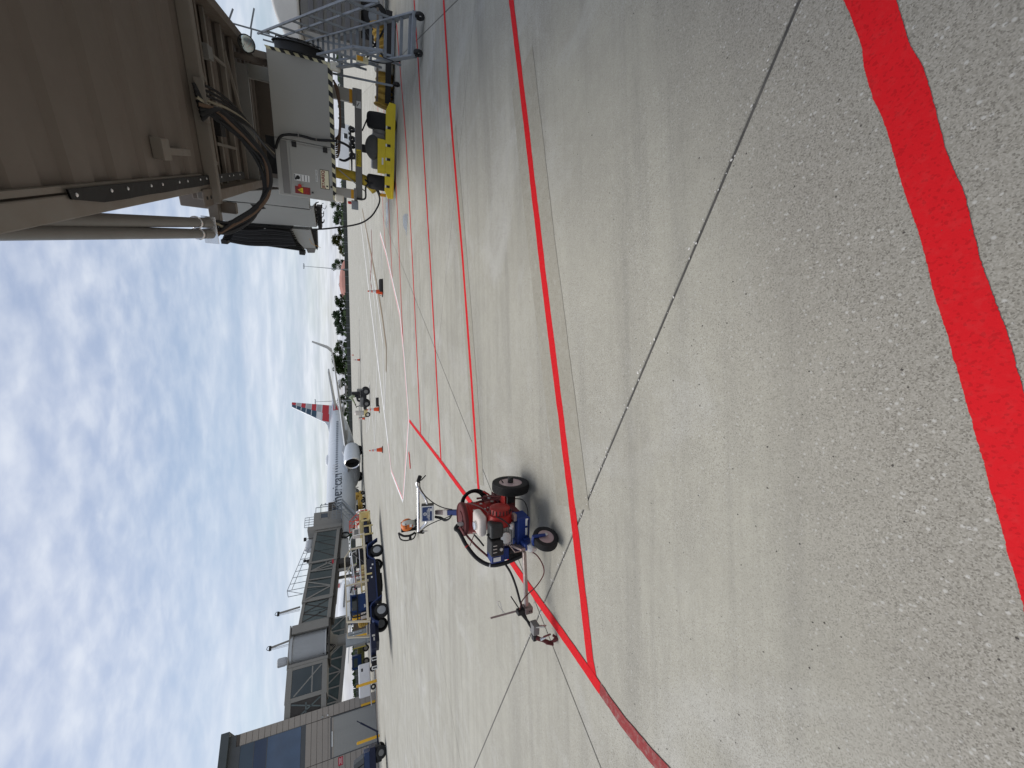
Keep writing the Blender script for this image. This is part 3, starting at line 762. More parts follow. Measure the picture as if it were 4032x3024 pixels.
# --- lift columns, cross beam and wheel bogie
gear = thing('drive_unit', 'yellow wheeled drive unit with grey lift columns carrying the near jet bridge', 'drive unit', Frame(FB.world(0, 0)[:2], FB.a))
YC = 0.0
cxl, cxr = FB.Y(1430, 790, YC).x, FB.Y(1415, 352, YC).x
MB().box(cxl, cxr, YC - 0.12, YC + 0.2, 1.06, 1.27).build('cross_beam', M_BOXD, gear, bevel=0.012)
for xa, xb in ((cxl + 0.02, cxl + 0.30), (cxr - 0.40, cxr - 0.06)):
    MB().box(xa, xb, YC - 0.10, YC + 0.2, 1.275, 4.2).build('lift_column', M_BOX, gear, bevel=0.01)
    MB().box(xa - 0.002, xb + 0.002, YC - 0.104, YC + 0.204, 1.34, 1.43).build('orange_band', M_ORB, gear)
    MB().box(xa - 0.05, xb + 0.05, YC - 0.15, YC + 0.25, 1.22, 1.33).build('column_collar', M_BOXD, gear, bevel=0.01)
lab = MB().box(cxr - 0.52, cxr - 0.33, YC - 0.126, YC - 0.122, 1.09, 1.24).build('warning_label', M_LABW, gear)
MB().beam((cxr - 0.48, YC - 0.128, 1.21), (cxr - 0.37, YC - 0.128, 1.14), 0.02, 0.004, (0, 1, 0)).build('printed_figure', M_INK, lab)
MB().box(cxl + 1.05, cxl + 1.55, YC - 0.126, YC - 0.122, 1.09, 1.24).build('warning_label', M_YEL, gear)
text('WARNING', 0.085, M_INK, gear, (cxl + 1.3, YC - 0.1275, 1.195), bold=0.002)
MB().box(cxl + 1.08, cxl + 1.52, YC - 0.1275, YC - 0.1263, 1.115, 1.125).box(cxl + 1.08, cxl + 1.52, YC - 0.1275, YC - 0.1263, 1.135, 1.145).build('printed_bar', M_INK, gear)
# bogie
yB = -0.62
bl, brr = FB.Z(1549, 786, 0.08).x, FB.Z(1558, 408, 0.08).x
bar = [(bl, 0.10), (bl + 0.03, 0.07), (brr - 0.03, 0.07), (brr, 0.10), (brr, 0.26), (brr - 0.22, 0.36), (bl + 0.22, 0.36), (bl, 0.26)]
MB().prism(bar, yB, yB + 0.10).build('yellow_bumper', M_YEL, gear, bevel=0.012)
MB().box(bl + 0.02, brr - 0.02, yB - 0.05, yB - 0.002, 0.07, 0.15).build('bumper_lip', M_YEL, gear, bevel=0.01)
cx = (bl + brr) / 2
MB().box(cx - 0.65, cx + 0.35, yB + 0.005, yB + 0.09, 0.362, 0.60).build('bumper_plate', M_YEL, gear, bevel=0.01)
for k, xx in enumerate((0.20, 0.55, 0.95, 1.35, 1.85)):
    pp = bl + xx + (0.25 if k > 1 else 0.18)
    MB().box(pp - 0.05, pp + 0.03, yB - 0.004, yB - 0.001, 0.20, 0.31).build('bumper_label', M_INK, gear)
    MB().box(pp - 0.05, pp + 0.03, yB - 0.004, yB - 0.001, 0.315, 0.355).build('bumper_label', M_LABW, gear)
MB().box(cx - 0.38, cx - 0.18, yB + 0.001, yB + 0.004, 0.42, 0.47).build('bumper_label', M_LABW, gear)
def wheel(par, c, ax, R, W, mt, mr, rim=0.55, nm='wheel', n=28, hub=True):
    """tyre with tread shoulder and a dished rim; ax = outward axis"""
    ax = Vector(ax).normalized(); c = Vector(c); h = W / 2
    t = MB().lathe([(R * rim, -h * 0.9), (R * 0.86, -h), (R * 0.97, -h * 0.78), (R, -h * 0.4), (R, h * 0.4), (R * 0.97, h * 0.78), (R * 0.86, h), (R * rim, h * 0.9)], c, ax, n, closed=True).build(nm, mt, par, smooth=True)
    rm = MB().lathe([(R * rim * 1.02, h * 0.82), (R * rim * 0.9, h * 0.9), (R * rim * 0.82, h * 0.45), (R * rim * 0.35, h * 0.35), (R * rim * 0.3, h * 0.7), (0.02, h * 0.72)], c, ax, n)
    rm.lathe([(R * rim * 1.02, -h * 0.82), (R * rim * 0.82, -h * 0.4), (0.02, -h * 0.4)], c, ax, n)
    rm.build('rim', mr, t, smooth=True)
    return t
for xx in (FB.Y(1450, 470, -0.1).x, FB.Y(1450, 712, -0.1).x):
    wheel(gear, (xx, -0.1, 0.46), (1, 0, 0), 0.46, 0.46, M_RUB, M_BOXD)
MB().box(cx - 0.55, cx + 0.5, -0.45, 0.35, 0.36, 0.75).build('axle_housing', M_BOXD, gear, bevel=0.04)
MB().lathe([(0.26, 0), (0.26, 0.12), (0.2, 0.2), (0.2, 0.45)], (cx + 0.62, -0.1, 0.48), (-1, 0, 0), 18).build('drive_motor', M_BOX, gear, smooth=True)
cov = MB(); 
for i in range(9):
    pass
bm_ = bmesh.new(); bmesh.ops.create_icosphere(bm_, subdivisions=3, radius=0.3)
for v in bm_.verts:
    k = 1 + 0.13 * math.sin(9 * v.co.x + 4 * v.co.z) * math.cos(7 * v.co.y + 3 * v.co.z)
    v.co = Vector((v.co.x * 1.25 * k, v.co.y * 1.0 * k, v.co.z * 0.75 * k))
me_ = bpy.data.meshes.new('canvas_cover'); bm_.to_mesh(me_); bm_.free(); me_.materials.append(paint('dark_canvas', (0.085, 0.085, 0.08), 0.9, 0, 0.4, 5, None, 0.4))
cvo = bpy.data.objects.new('canvas_cover', me_); COL.objects.link(cvo); cvo.parent = gear; cvo.location = (cx + 0.05, -0.36, 0.74)
for p in me_.polygons: p.use_smooth = True
MB().box(cx - 0.12, cx + 0.12, -0.12, 0.16, 0.7, 1.06).build('swivel_post', M_BLK, gear, bevel=0.02)
MB().beam((cx + 0.5, 0, 1.05), (cx + 0.95, -0.1, 0.86), 0.04).build('stay_rod', M_BLK, gear)
MB().beam((cxl + 0.85, -0.05, 1.80), (cxl + 0.3, 0.0, 0.95), 0.06, 0.03).build('stay_rod', M_BOX, gear)
yh = MB().tube(crv([(cxl + 0.75, 0.1, 1.9), (cxl + 0.72, 0.12, 1.5), (cxl + 0.70, 0.12, 1.2), (cxl + 0.6, 0.0, 0.85), (cxl + 0.4, -0.1, 0.62)], 5), 0.17, 12).build('yellow_duct', paint('yellow_duct_fabric', (0.5, 0.36, 0.04), 0.75, 0, 0.5, 6, (0.25, 0.16, 0.03), 0.3), gear, smooth=True)
MB().tube(crv([(cxl + 0.05, -0.2, 1.25), (cxl + 0.1, -0.3, 0.98), (cxl + 0.5, -0.35, 0.95), (cxl + 0.6, -0.45, 0.7), (cxl + 0.3, -0.4, 0.5)], 6), 0.03, 7).build('control_cable', M_CABLE, gear, smooth=True)
MB().box(cxl - 0.32, cxl - 0.04, -0.2, 0.05, 1.2, 1.42).build('limit_switch_box', M_GALV, gear, bevel=0.01)
MB().lathe([(0.05, 0), (0.05, 0.1), (0.02, 0.12)], (cxl - 0.12, -0.1, 1.42), (0, 0, 1), 10).build('beacon_lamp', M_REDINK, gear)
MB().box(bl + 0.02, bl + 0.12, yB + 0.2, yB + 0.3, 0.3, 0.5).build('sensor_bracket', M_ORB, gear, bevel=0.01)
# loop of black cable hanging from the cab to the drive unit
cpt = [FB.Y(1225, 903, 0.4), FB.Y(1290, 900, 0.3), FB.Y(1403, 884, 0.0), FB.Y(1455, 858, -0.2), FB.Y(1484, 820, -0.3), FB.Y(1495, 785, -0.35), FB.Y(1482, 748, -0.35), FB.Y(1452, 722, -0.3), FB.Y(1438, 708, -0.2)]
lo_ = MB().tube(crv(cpt, 7), 0.028, 8).build('hanging_cable', M_CABLE, None, smooth=True)
lo_.matrix_world = Matrix.Translation(FB.o) @ Matrix.Rotation(FB.a, 4, 'Z')
tag(lo_, 'single black cable hanging in a long loop beside the yellow drive unit', 'cable')
# --- cab end of the bridge, seen past the unit on the left: stepped grey plates and the folded black canopy
YK = 1.2
cab = thing('bridge_cab', 'grey cab with folded black canopy at the far end of the near jet bridge', 'cab', Frame(FB.world(0, 0)[:2], FB.a))
k = lambda X, Y, y=YK: FB.Y(X, Y, y)
def plate(name, pix, y0, dep, mat, **kw):
    P = [FB.Y(X, Y, y0) for X, Y in pix]
    return MB().prism([(p.x, p.z) for p in P], y0, y0 + dep).build(name, mat, cab, **kw)
plate('upper_plate', [(860, 780), (967, 752), (1110, 745), (1217, 779), (1219, 823), (1047, 804), (895, 790)], YK - 0.06, 0.5, M_CAB, bevel=0.012)
plate('side_plate', [(870, 786), (897, 794), (1040, 805), (1219, 826), (1235, 809), (1247, 895), (1100, 885), (903, 873), (872, 868)], YK, 1.6, M_CAB, bevel=0.012)
plate('lower_plate', [(1140, 900), (1223, 905), (1243, 979), (1203, 982), (1160, 940)], YK + 0.02, 0.8, M_CAB, bevel=0.012)
plate('canopy_edge', [(1204, 977), (1243, 979), (1239, 996), (1212, 996)], YK + 0.0, 0.9, M_BOXD, bevel=0.01)
plate('slot_opening', [(985, 803), (1030, 806), (1048, 822), (1020, 825), (996, 817)], YK - 0.004, 0.003, M_DARK)
plate('floor_edge', [(1244, 812), (1262, 815), (1266, 905), (1254, 905)], YK + 0.1, 0.9, M_DARK, bevel=0.01)
plate('sill_edge', [(1224, 910), (1247, 910), (1250, 985), (1240, 975)], YK + 0.15, 0.7, M_DARK)
fold = MB(); nf = 11
for i in range(nf):
    t0, t1 = i / nf, (i + 1) / nf
    top0 = Vector((902, 878)).lerp(Vector((874, 945)), t0); top1 = Vector((902, 878)).lerp(Vector((874, 945)), t1)
    bot0 = Vector((1148, 898)).lerp(Vector((1195, 990)), t0); bot1 = Vector((1148, 898)).lerp(Vector((1195, 990)), t1)
    yy = YK + 0.05
    A, B_ = FB.Y(*top0, yy), FB.Y(*top1, yy); C_, D_ = FB.Y(*bot0, yy), FB.Y(*bot1, yy)
    mA, mC = (A + B_) / 2 + Vector((0, -0.09, 0)), (C_ + D_) / 2 + Vector((0, -0.09, 0))
    fold.add([A, mA, B_, C_, mC, D_, A + Vector((0, .7, 0)), B_ + Vector((0, .7, 0)), C_ + Vector((0, .7, 0)), D_ + Vector((0, .7, 0))], [(0, 1, 4, 3), (1, 2, 5, 4), (6, 8, 9, 7), (0, 6, 7, 2), (3, 5, 9, 8), (0, 3, 8, 6), (2, 7, 9, 5)])
for q in range(9):
    f_ = q / 8
    a_ = FB.Y(846 + random.uniform(-2, 6), 885 + 45 * f_, -6.6)
    p1_ = Vector((930, 905)).lerp(Vector((905, 950)), f_); p2_ = Vector((1060, 905)).lerp(Vector((1030, 965)), f_); p3_ = Vector((1145, 915)).lerp(Vector((1165, 965)), f_)
    yy_ = YK - 0.22
    MB().tube(crv([FB.Y(p1_.x, p1_.y, yy_), FB.Y((p1_.x + p2_.x) / 2, (p1_.y + p2_.y) / 2 + 4, yy_), FB.Y(p2_.x, p2_.y, yy_), FB.Y(p3_.x, p3_.y, yy_)], 5), random.choice((0.035, 0.045)), 7).build('draped_cable', M_CABLE if q % 2 else M_CABLEG, cab, smooth=True)
fold.build('folded_canopy', paint('canopy_black_vinyl', (0.05, 0.05, 0.05), 0.6, 0, 0.4, 5, (0.08, 0.078, 0.075), 0.2), cab)
for X, Y in ((885, 948), (1190, 992)):
    P = k(X, Y); MB().box(P.x - 0.1, P.x + 0.05, YK - 0.1, YK + 0.3, P.z - 0.1, P.z + 0.1).build('canopy_corner', M_BLK, cab, bevel=0.02)
for X, Y in ((1043, 905), (1046, 925), (1048, 940)):
    P = k(X, Y, YK - 0.1); MB().box(P.x - 0.06, P.x + 0.05, YK - 0.065, YK - 0.045, P.z - 0.03, P.z + 0.03).build('label_plate', M_LABW, cab)
wj = MB()
for q in range(16):
    Xc, Yc = random.uniform(1232, 1275), random.uniform(800, 895)
    c = k(Xc, Yc, YK + 0.2); r = random.uniform(0.06, 0.17)
    wj.tube([c + Vector((r * math.cos(t) * random.uniform(.8, 1.2), 0.15 * math.sin(t + q), r * 0.8 * math.sin(t))) for t in [2 * math.pi * i / 9 for i in range(8)]], random.uniform(0.008, 0.02), 5)
wj.build('loose_wiring', M_CABLE, cab, kind='stuff')
MB().tube([k(1218, 940, YK - .15), k(1228, 960, YK - .15), k(1262, 975, YK - .15)], 0.007, 5).build('orange_strap', M_ORB, cab)
MB().box(X0 - 1.6, X1 + 0.25, 1.8, 4.4, 3.75, 6.9).build('cab_body', M_BR, cab, bevel=0.03)
# --- bundle of cables looping from the conduits to the cross beam
cab_b = thing('cable_bundle', 'thick bundle of black and brown cables looping below the near jet bridge', 'cables', Frame(FB.world(0, 0)[:2], FB.a))
outer = [(850, 885), (925, 862), (1002, 813), (1057, 755), (1077, 698), (1060, 632), (1008, 556), (935, 484), (862, 430), (797, 400)]
inner = [(850, 930), (905, 920), (985, 880), (1030, 800), (1032, 720), (1005, 640), (950, 560), (890, 500), (830, 450), (775, 320)]
mid_ = [(850, 905), (915, 880), (985, 825), (1035, 762), (1050, 700), (1030, 632), (975, 555), (905, 480), (845, 410), (785, 350)]
NB = 22
for q in range(NB):
    t = q / (NB - 1)
    pts = []
    for i in range(10):
        o_, n_ = Vector(outer[i]), Vector(inner[i])
        e = abs(i - 4.5) / 4.5
        tt = t if i > 6 else (0.5 + (t - 0.5) * (0.55 + 0.45 * e))
        p = o_.lerp(n_, tt) + Vector((random.gauss(0, 4), random.gauss(0, 4)))
        if i == 9: p = Vector((760 + 36 * (1 - t) , 325 + 150 * (1 - t)))
        if i == 0: p = Vector((846, 870 + 66 * ((q * 7) % NB) / NB))
        yb = -6.7 + (0.35 * math.sin(i / 9 * math.pi)) + (0.06 * (q % 3) if 0 < i < 9 else 0)
        pts.append(FB.Y(p.x, p.y, yb))
    mt = M_CABLEB if q == 9 else (M_CABLEW if q == 13 else (M_CABLEG if q % 3 == 0 else M_CABLE))
    MB().tube(crv(pts, 6), random.choice((0.022, 0.028, 0.034)) if q != 9 else 0.036, 8).build('cable', mt, cab_b, smooth=True)
for q in range(7):
    pts = [FB.Y(770 + 6 * q, 325 + 20 * q, -6.55), FB.Y(835, 350 + 18 * q, -6.3), FB.Y(900 + random.uniform(-5, 10), 395 + 12 * q, -5.9), FB.Y(960 + 5 * q, 460 + 8 * q, -5.2), FB.Y(1020 + 4 * q, 540 + 6 * q, -3.6), FB.Y(1080, 590 + 5 * q, -1.8)]
    MB().tube(crv(pts, 6), random.choice((0.022, 0.03)), 7).build('cable', M_CABLEW if q == 3 else M_CABLE, cab_b, smooth=True)
MB().box(FB.Y(760, 300, -6.62).x, FB.Y(795, 478, -6.62).x, -6.66, -6.60, 3.76, 3.90).build('cable_tray_edge', M_BRL, cab_b, bevel=0.01)

# ------------------------------------------------------------------ rolling service stairs on the right
_so = FB.world(2.05, -5.15)
FSx = Frame((_so.x, _so.y), FB.a)
stairs = thing('service_stairs', 'galvanised steel service stairs on black castors climbing beside the near jet bridge', 'stairs', FSx)
hw = 0.36
n_t = 19
yA, zA, yB2, zB2 = 0.12, 0.22, 6.4, 2.92
for sx in (-1, 1):
    MB().beam((sx * hw, yA - 0.05, zA - 0.05), (sx * hw, yB2, zB2), 0.035, 0.15).build('stringer', M_GALV, stairs, bevel=0.004)
tr0 = None
for i in range(n_t):
    t = (i + 0.3) / n_t
    yy, zz = yA + (yB2 - yA) * t, zA + (zB2 - zA) * t
    if tr0 is None:
        tr0 = MB().box(-hw + 0.02, hw - 0.02, -0.02, 0.10, -0.018, 0.018).box(-hw + 0.02, hw - 0.02, -0.024, -0.016, -0.04, 0.022).build('tread', M_GALV, stairs); tr0.location = (0, yy, zz)
    else: again(tr0, stairs, (0, yy, zz))
def stz(y): return zA + (zB2 - zA) * (y - yA) / (yB2 - yA)
for sx in (-1, 1):
    x_ = sx * (hw + 0.05)
    y0_, y1_ = (0.75, yB2 + 0.2) if sx > 0 else (0.55, 2.4)
    a0, a1 = Vector((x_, y0_, stz(y0_) + 0.98)), Vector((x_, y1_, stz(y1_) + 0.98))
    lo0, lo1 = Vector((x_, y0_ - 0.2, stz(y0_) + 0.48)), Vector((x_, y1_, stz(y1_) + 0.50))
    MB().beam(a0, a1, 0.045).build('handrail', M_GALV, stairs)
    MB().beam(lo0, lo1, 0.04).build('middle_rail', M_GALV, stairs)
    MB().beam(a0, Vector((x_, y0_ - 0.42, stz(y0_) + 0.40)), 0.045).build('rail_end', M_GALV, stairs)
    MB().beam(lo0, Vector((x_, y0_ - 0.42, stz(y0_) + 0.40)), 0.04).build('rail_end', M_GALV, stairs)
    for yy in ((0.9, 1.9, 2.9, 3.9, 4.9, 5.9) if sx > 0 else (0.75, 1.6, 2.35)):
        MB().beam((x_, yy + 0.25, stz(yy) - 0.15), (x_, yy, stz(yy) + 0.98), 0.045).build('baluster', M_GALV, stairs)
MB().box(-hw - 0.02, hw + 0.02, yA - 0.12, yA + 0.05, 0.16, 0.24).build('base_frame', M_GALV, stairs, bevel=0.005)
for sx in (-1, 1):
    MB().beam((sx * hw, 4.2, 0.2), (sx * hw, 4.9, 2.2), 0.05).build('support_leg', M_GALV, stairs)
    MB().beam((sx * hw * 0.98, 1.3, 0.62), (-sx * hw * 0.98, 2.4, 1.12), 0.035).build('support_brace', M_BLK, stairs)
    for yy in (0.02, 4.2):
        MB().lathe([(0.05, -0.024), (0.094, -0.028), (0.1, 0), (0.094, 0.028), (0.05, 0.024)], (sx * hw * 0.85, yy - 0.04, 0.10), (1, 0.35, 0), 18, closed=True).build('castor_wheel', M_RUB, stairs, smooth=True)
        MB().box(sx * hw * 0.85 - 0.035, sx * hw * 0.85 + 0.035, yy - 0.03, yy + 0.05, 0.10, 0.165).build('castor_fork', M_BLK, stairs)
MB().box(-hw - 0.16, -hw - 0.06, 1.15, 1.33, 1.05, 1.32).build('button_box', M_CREAM, stairs, bevel=0.008)
MB().box(-hw - 0.155, -hw - 0.065, 1.135, 1.149, 1.17, 1.30).build('button_box', M_ORB, stairs)
MB().tube(crv([(-hw - 0.1, 1.14, 1.06), (-hw - 0.12, 0.95, 0.75), (-hw - 0.1, 0.6, 0.55), (-hw - 0.05, 0.75, 0.75)], 6), 0.012, 6).build('button_cable', M_CABLE, stairs)
# top platform
MB().box(-hw - 0.1, hw + 0.1, yB2, yB2 + 1.1, zB2 - 0.06, zB2).build('platform', M_GALV, stairs)
for sx in (-1, 1):
    for yy in (yB2 + 0.25, yB2 + 1.05):
        MB().beam((sx * (hw + 0.08), yy, zB2), (sx * (hw + 0.08), yy, zB2 + 1.05), 0.04).build('baluster', M_GALV, stairs)
# convex mirror on a bracket
mp_ = FB.Y(971, 172, -2.2)
mir = thing('convex_mirror', 'round convex mirror on a bracket at the top of the steel stairs', 'mirror', loc=FB.world(*mp_), rz=FB.a)
mnorm = Vector((-0.25, -1, -0.35)).normalized()
prof = [(0.17 * math.sin(a), 0.05 * math.cos(a)) for a in [math.pi / 2 - 0.19 * i for i in range(9)]]
_ms = Nodes('mirror_face'); _ms.set(Base_Color=(0.42, 0.47, 0.47), Metallic=1.0, Roughness=0.04)
mr = MB().lathe(prof, (0, 0, 0), mnorm, 28).build('mirror_face', _ms.m, mir, smooth=True)
MB().lathe([(0.165, -0.03), (0.185, -0.02), (0.185, 0.012), (0.168, 0.012)], (0, 0, 0), mnorm, 28).build('mirror_rim', M_BLK, mir, smooth=True)
MB().beam((0.1, 0.08, -0.08), (0.34, 0.12, -0.12), 0.03).beam((0.34, 0.12, -0.5), (0.34, 0.12, 0.35), 0.03).beam((0.34, 0.12, 0.35), (0.62, 0.12, 0.22), 0.03).beam((0.34, 0.12, -0.1), (0.75, 0.12, -0.22), 0.03).build('mirror_bracket', M_GALV, mir)

# ------------------------------------------------------------------ vehicle with a white rounded hood on a ribbed dark body, cut by the edge of the picture
vo_ = FB.world(6.6, 3.0)
hood = thing('service_truck', 'service truck with white rounded hood over a ribbed dark grey body behind the steel stairs', 'truck', Frame((vo_.x, vo_.y), FB.a))
FH = Frame((vo_.x, vo_.y), FB.a)
w0, w1 = FH.Y(1060, 10, 0), FH.Y(1188, 190, 0)
b0_ = FH.Y(1345, 60, 0)
xl = FH.Y(1195, 115, 0).x
pf = []
for i in range(13):
    a = math.pi / 2 * i / 12
    pf.append((w1.x + 1.6 * (1 - math.cos(a)), w1.z + (w0.z - w1.z) * math.sin(a)))
pf += [(w1.x + 4.2, w0.z), (w1.x + 4.2, w1.z)]
MB().prism(pf, 0, 2.6).build('white_hood', paint('white_fibreglass', (0.74, 0.73, 0.70), 0.35, 0, 0.3, 1.5, (0.5, 0.49, 0.46), 0.04), hood, smooth=True, bevel=0.08, seg=3)
MB().box(xl + 0.0, xl + 4.5, 0.05, 2.5, 0.95, w1.z - 0.03).build('truck_body', M_BOXD, hood, bevel=0.02)
zz = 1.0
while zz < w1.z - 0.25:
    MB().box(xl + 0.05, xl + 4.45, 0.0, 0.046, zz, zz + 0.17).build('body_rib', paint('ribbed_dark_grey', (0.13, 0.13, 0.14), 0.5, 0, 0.4, 2, (0.2, 0.2, 0.2)), hood, bevel=0.02)
    zz += 0.29
for xx in (xl + 1.0, xl + 3.4):
    wheel(hood, (xx, 0.3, 0.45), (0, -1, 0), 0.45, 0.28, M_RUB, M_GALV)
MB().box(xl + 0.3, xl + 4.3, 0.3, 2.3, 0.5, 0.949).build('chassis', M_BLK, hood)

# ------------------------------------------------------------------ yellow air hose lying on a low cart behind the drive unit
hs = thing('air_hose', 'dirty yellow fabric air hose on a low cart behind the steel stairs', 'hose', Frame(FB.world(0, 0)[:2], FB.a))
M_HOSE = paint('yellow_hose_fabric', (0.48, 0.30, 0.055), 0.8, 0, 0.7, 4, (0.16, 0.10, 0.04), 0.4)
hpts = [FB.Y(1505, 425, 0.9), FB.Y(1515, 360, 0.9), FB.Y(1512, 300, 0.95), FB.Y(1520, 240, 1.0), FB.Y(1518, 185, 1.05), FB.Y(1500, 130, 1.1), FB.Y(1495, 90, 1.1)]
cp_ = crv(hpts, 8)
MB().tube(cp_, [0.26 + 0.035 * math.sin(i * 1.9) + 0.02 * math.sin(i * 0.7) for i in range(len(cp_))], 14).build('hose_tube', M_HOSE, hs, smooth=True)
cp2 = [p + Vector((0.1, 0.35, -0.12)) for p in cp_]
MB().tube(cp2, [0.2 + 0.03 * math.sin(i * 1.3) for i in range(len(cp2))], 12).build('hose_tube', M_HOSE, hs, smooth=True)
q_ = FB.Y(1512, 268, 0.9)
MB().lathe([(0.29, -0.14), (0.31, -0.1), (0.30, 0.12), (0.28, 0.14)], q_, (1, 0, 0), 16).build('hose_band', M_FOAM, hs, smooth=True)
ca = FB.Y(1560, 420, 0.75).x; cz = FB.Y(1560, 60, 0.75).x
MB().box(ca, cz, 0.55, 1.5, 0.14, 0.20).box(ca, cz, 0.5, 0.55, 0.12, 0.30).build('cart_bed', M_BLK, hs)
MB().box(ca, cz, 0.60, 0.66, 0.52, 0.58).build('cart_rail', M_RUST, hs)
for xx in (ca + 0.3, cz - 0.3):
    for yy in (0.7, 1.35):
        MB().lathe([(0.06, -0.03), (0.1, -0.025), (0.1, 0.025), (0.06, 0.03)], (xx, yy, 0.10), (0, 1, 0), 12, closed=True).build('cart_wheel', M_RUB, hs)
pk = FB.Z(1507, 310, 0.0)
strip('striped_marking', [FB.world(pk.x - 0.3, pk.y), FB.world(pk.x - 0.3, pk.y + 2.2)], [FB.world(pk.x + 0.35, pk.y), FB.world(pk.x + 0.35, pk.y + 2.2)], M_WHITE, 'white marking with a maroon stripe behind the drive unit', 0.0, 0.5)
strip('striped_marking', [FB.world(pk.x - 0.1, pk.y), FB.world(pk.x - 0.1, pk.y + 2.2)], [FB.world(pk.x + 0.1, pk.y), FB.world(pk.x + 0.1, pk.y + 2.2)], M_REDOLD, 'maroon stripe along the middle of the white marking behind the drive unit', 0.0, 0.5)
strip('asphalt_patch', [FB.world(pk.x + 0.4, pk.y), FB.world(pk.x + 0.4, pk.y + 2.4)], [FB.world(pk.x + 3.4, pk.y), FB.world(pk.x + 3.4, pk.y + 2.4)], paint('asphalt_patch_grey', (0.07, 0.068, 0.066), 0.9, 0, 0.3, 8), 'dark asphalt patch beside the striped marking', 0.0, 0.5)
# ------------------------------------------------------------------ line striping machine
FL = Frame((-1.335, 3.60), rad(-5.7))
M_SRED = paint('splashed_red_paint', (0.36, 0.018, 0.015), 0.42, 0, 0.7, 9, (0.13, 0.02, 0.018), 0.25)
M_DRED = paint('dark_red_crust', (0.13, 0.025, 0.025), 0.7, 0, 0.6, 14, (0.04, 0.035, 0.035), 0.5)
M_BLUE = paint('machine_blue', (0.010, 0.032, 0.16), 0.45, 0, 0.35, 8, (0.03, 0.03, 0.09), 0.08)
M_TANK = paint('dirty_white_tank', (0.68, 0.64, 0.58), 0.4, 0, 0.7, 7, (0.42, 0.30, 0.26), 0.08)
M_RIM = paint('pinkish_rim', (0.46, 0.37, 0.37), 0.45, 0.2, 0.6, 9, (0.40, 0.22, 0.22), 0.1)
M_STEELB = paint('dusty_brown_steel', (0.30, 0.25, 0.23), 0.4, 0.5, 0.6, 9, (0.2, 0.09, 0.08), 0.15)
M_ALU = paint('dull_aluminium', (0.55, 0.54, 0.52), 0.4, 0.6, 0.5, 9, (0.3, 0.27, 0.25), 0.1)
M_ENG = paint('engine_black', (0.016, 0.018, 0.018), 0.45, 0, 0.5, 10, (0.09, 0.085, 0.08), 0.1)
sm = thing('line_striper', 'blue and red line painting machine with a paint bucket standing by the red boundary line', 'line painter', FL)
Yq = lambda X, Y, y: FL.Y(X, Y, y)
def tyre(c, R, W, par, ax, n=40):
    ax = Vector(ax).normalized(); h = W / 2
    prof = [(R * 0.60, -h * 0.8), (R * 0.80, -h), (R * 0.93, -h * 0.92)]
    for k in range(7):
        x = -h * 0.78 + k * (h * 1.56 / 6)
        prof += [(R * (0.985 if abs(x) > h * .6 else 1.0), x - h * 0.10), (R * (0.985 if abs(x) > h * .6 else 1.0), x + h * 0.05), (R * 0.965, x + h * 0.07), (R * 0.965, x + h * 0.12)]
    prof += [(R * 0.93, h * 0.92), (R * 0.80, h), (R * 0.60, h * 0.8)]
    t = MB().lathe(prof, c, ax, n, closed=True).build('wheel', M_RUB, par, smooth=True)
    rm = MB().lathe([(R * 0.63, h * 0.80), (R * 0.59, h * 0.86), (R * 0.56, h * 0.5), (R * 0.50, h * 0.15), (R * 0.22, h * 0.1), (R * 0.2, h * 0.3)], c, ax, n)
    rm.lathe([(R * 0.6, -h * 0.8), (R * 0.5, -h * 0.2), (0.01, -h * 0.2)], c, ax, n)
    rm.build('rim', M_RIM, t, smooth=True)
    return t
t1 = tyre((0.315, 0, 0.185), 0.185, 0.092, sm, (1, 0, 0))
MB().lathe([(0.028, 0), (0.028, 0.085), (0.022, 0.09)], (0.32, 0, 0.185), (1, 0, 0), 14).build('hub_cap', M_ENG, t1)
MB().beam((0.352, 0.02, 0.255), (0.375, 0.02, 0.275), 0.01).build('valve_stem', M_BLK, t1)
t2 = tyre((-0.34, 0.05, 0.185), 0.185, 0.092, sm, (-1, 0, 0))
MB().tube([(-0.3, 0, 0.2), (0.29, 0, 0.2)], 0.016, 8).build('axle', M_DRED, sm)
# front castor
fw = Yq(2156, 2124, -0.62)
t3 = tyre((fw.x + 0.01, -0.62, 0.113), 0.113, 0.070, sm, (0.93, -0.36, 0), 32)
ct = Yq(2096, 2157, -0.60)
for sx in (-1, 1):
    off = Vector((0.93, -0.36, 0)) * 0.05 * sx
    a = Vector((fw.x + 0.01, -0.62, 0.113)) + off; b = ct + off * 0.8
    b = ct + Vector((0, 0, -0.01)) + off * 0.5
    m_ = a + Vector((-0.012, 0.02, 0.118)) + off * 0.15
    MB().tube([a + Vector((0, 0, -0.012)), a.lerp(m_, 0.5), m_, m_.lerp(b, 0.5) + Vector((0, 0, 0.006)), b], [0.012, 0.015, 0.016, 0.016, 0.016], 6).build('fork_arm', M_BLUE, sm)
    MB().lathe([(0.014, 0), (0.014, 0.012), (0.008, 0.016)], a, Vector((0.93, -0.36, 0)) * sx, 8).build('axle_nut', M_ALU, sm)
MB().lathe([(0.03, -0.03), (0.036, -0.01), (0.036, 0.025), (0.028, 0.04)], ct, (0, 0, 1), 16).build('castor_head', M_ALU, sm, smooth=True)
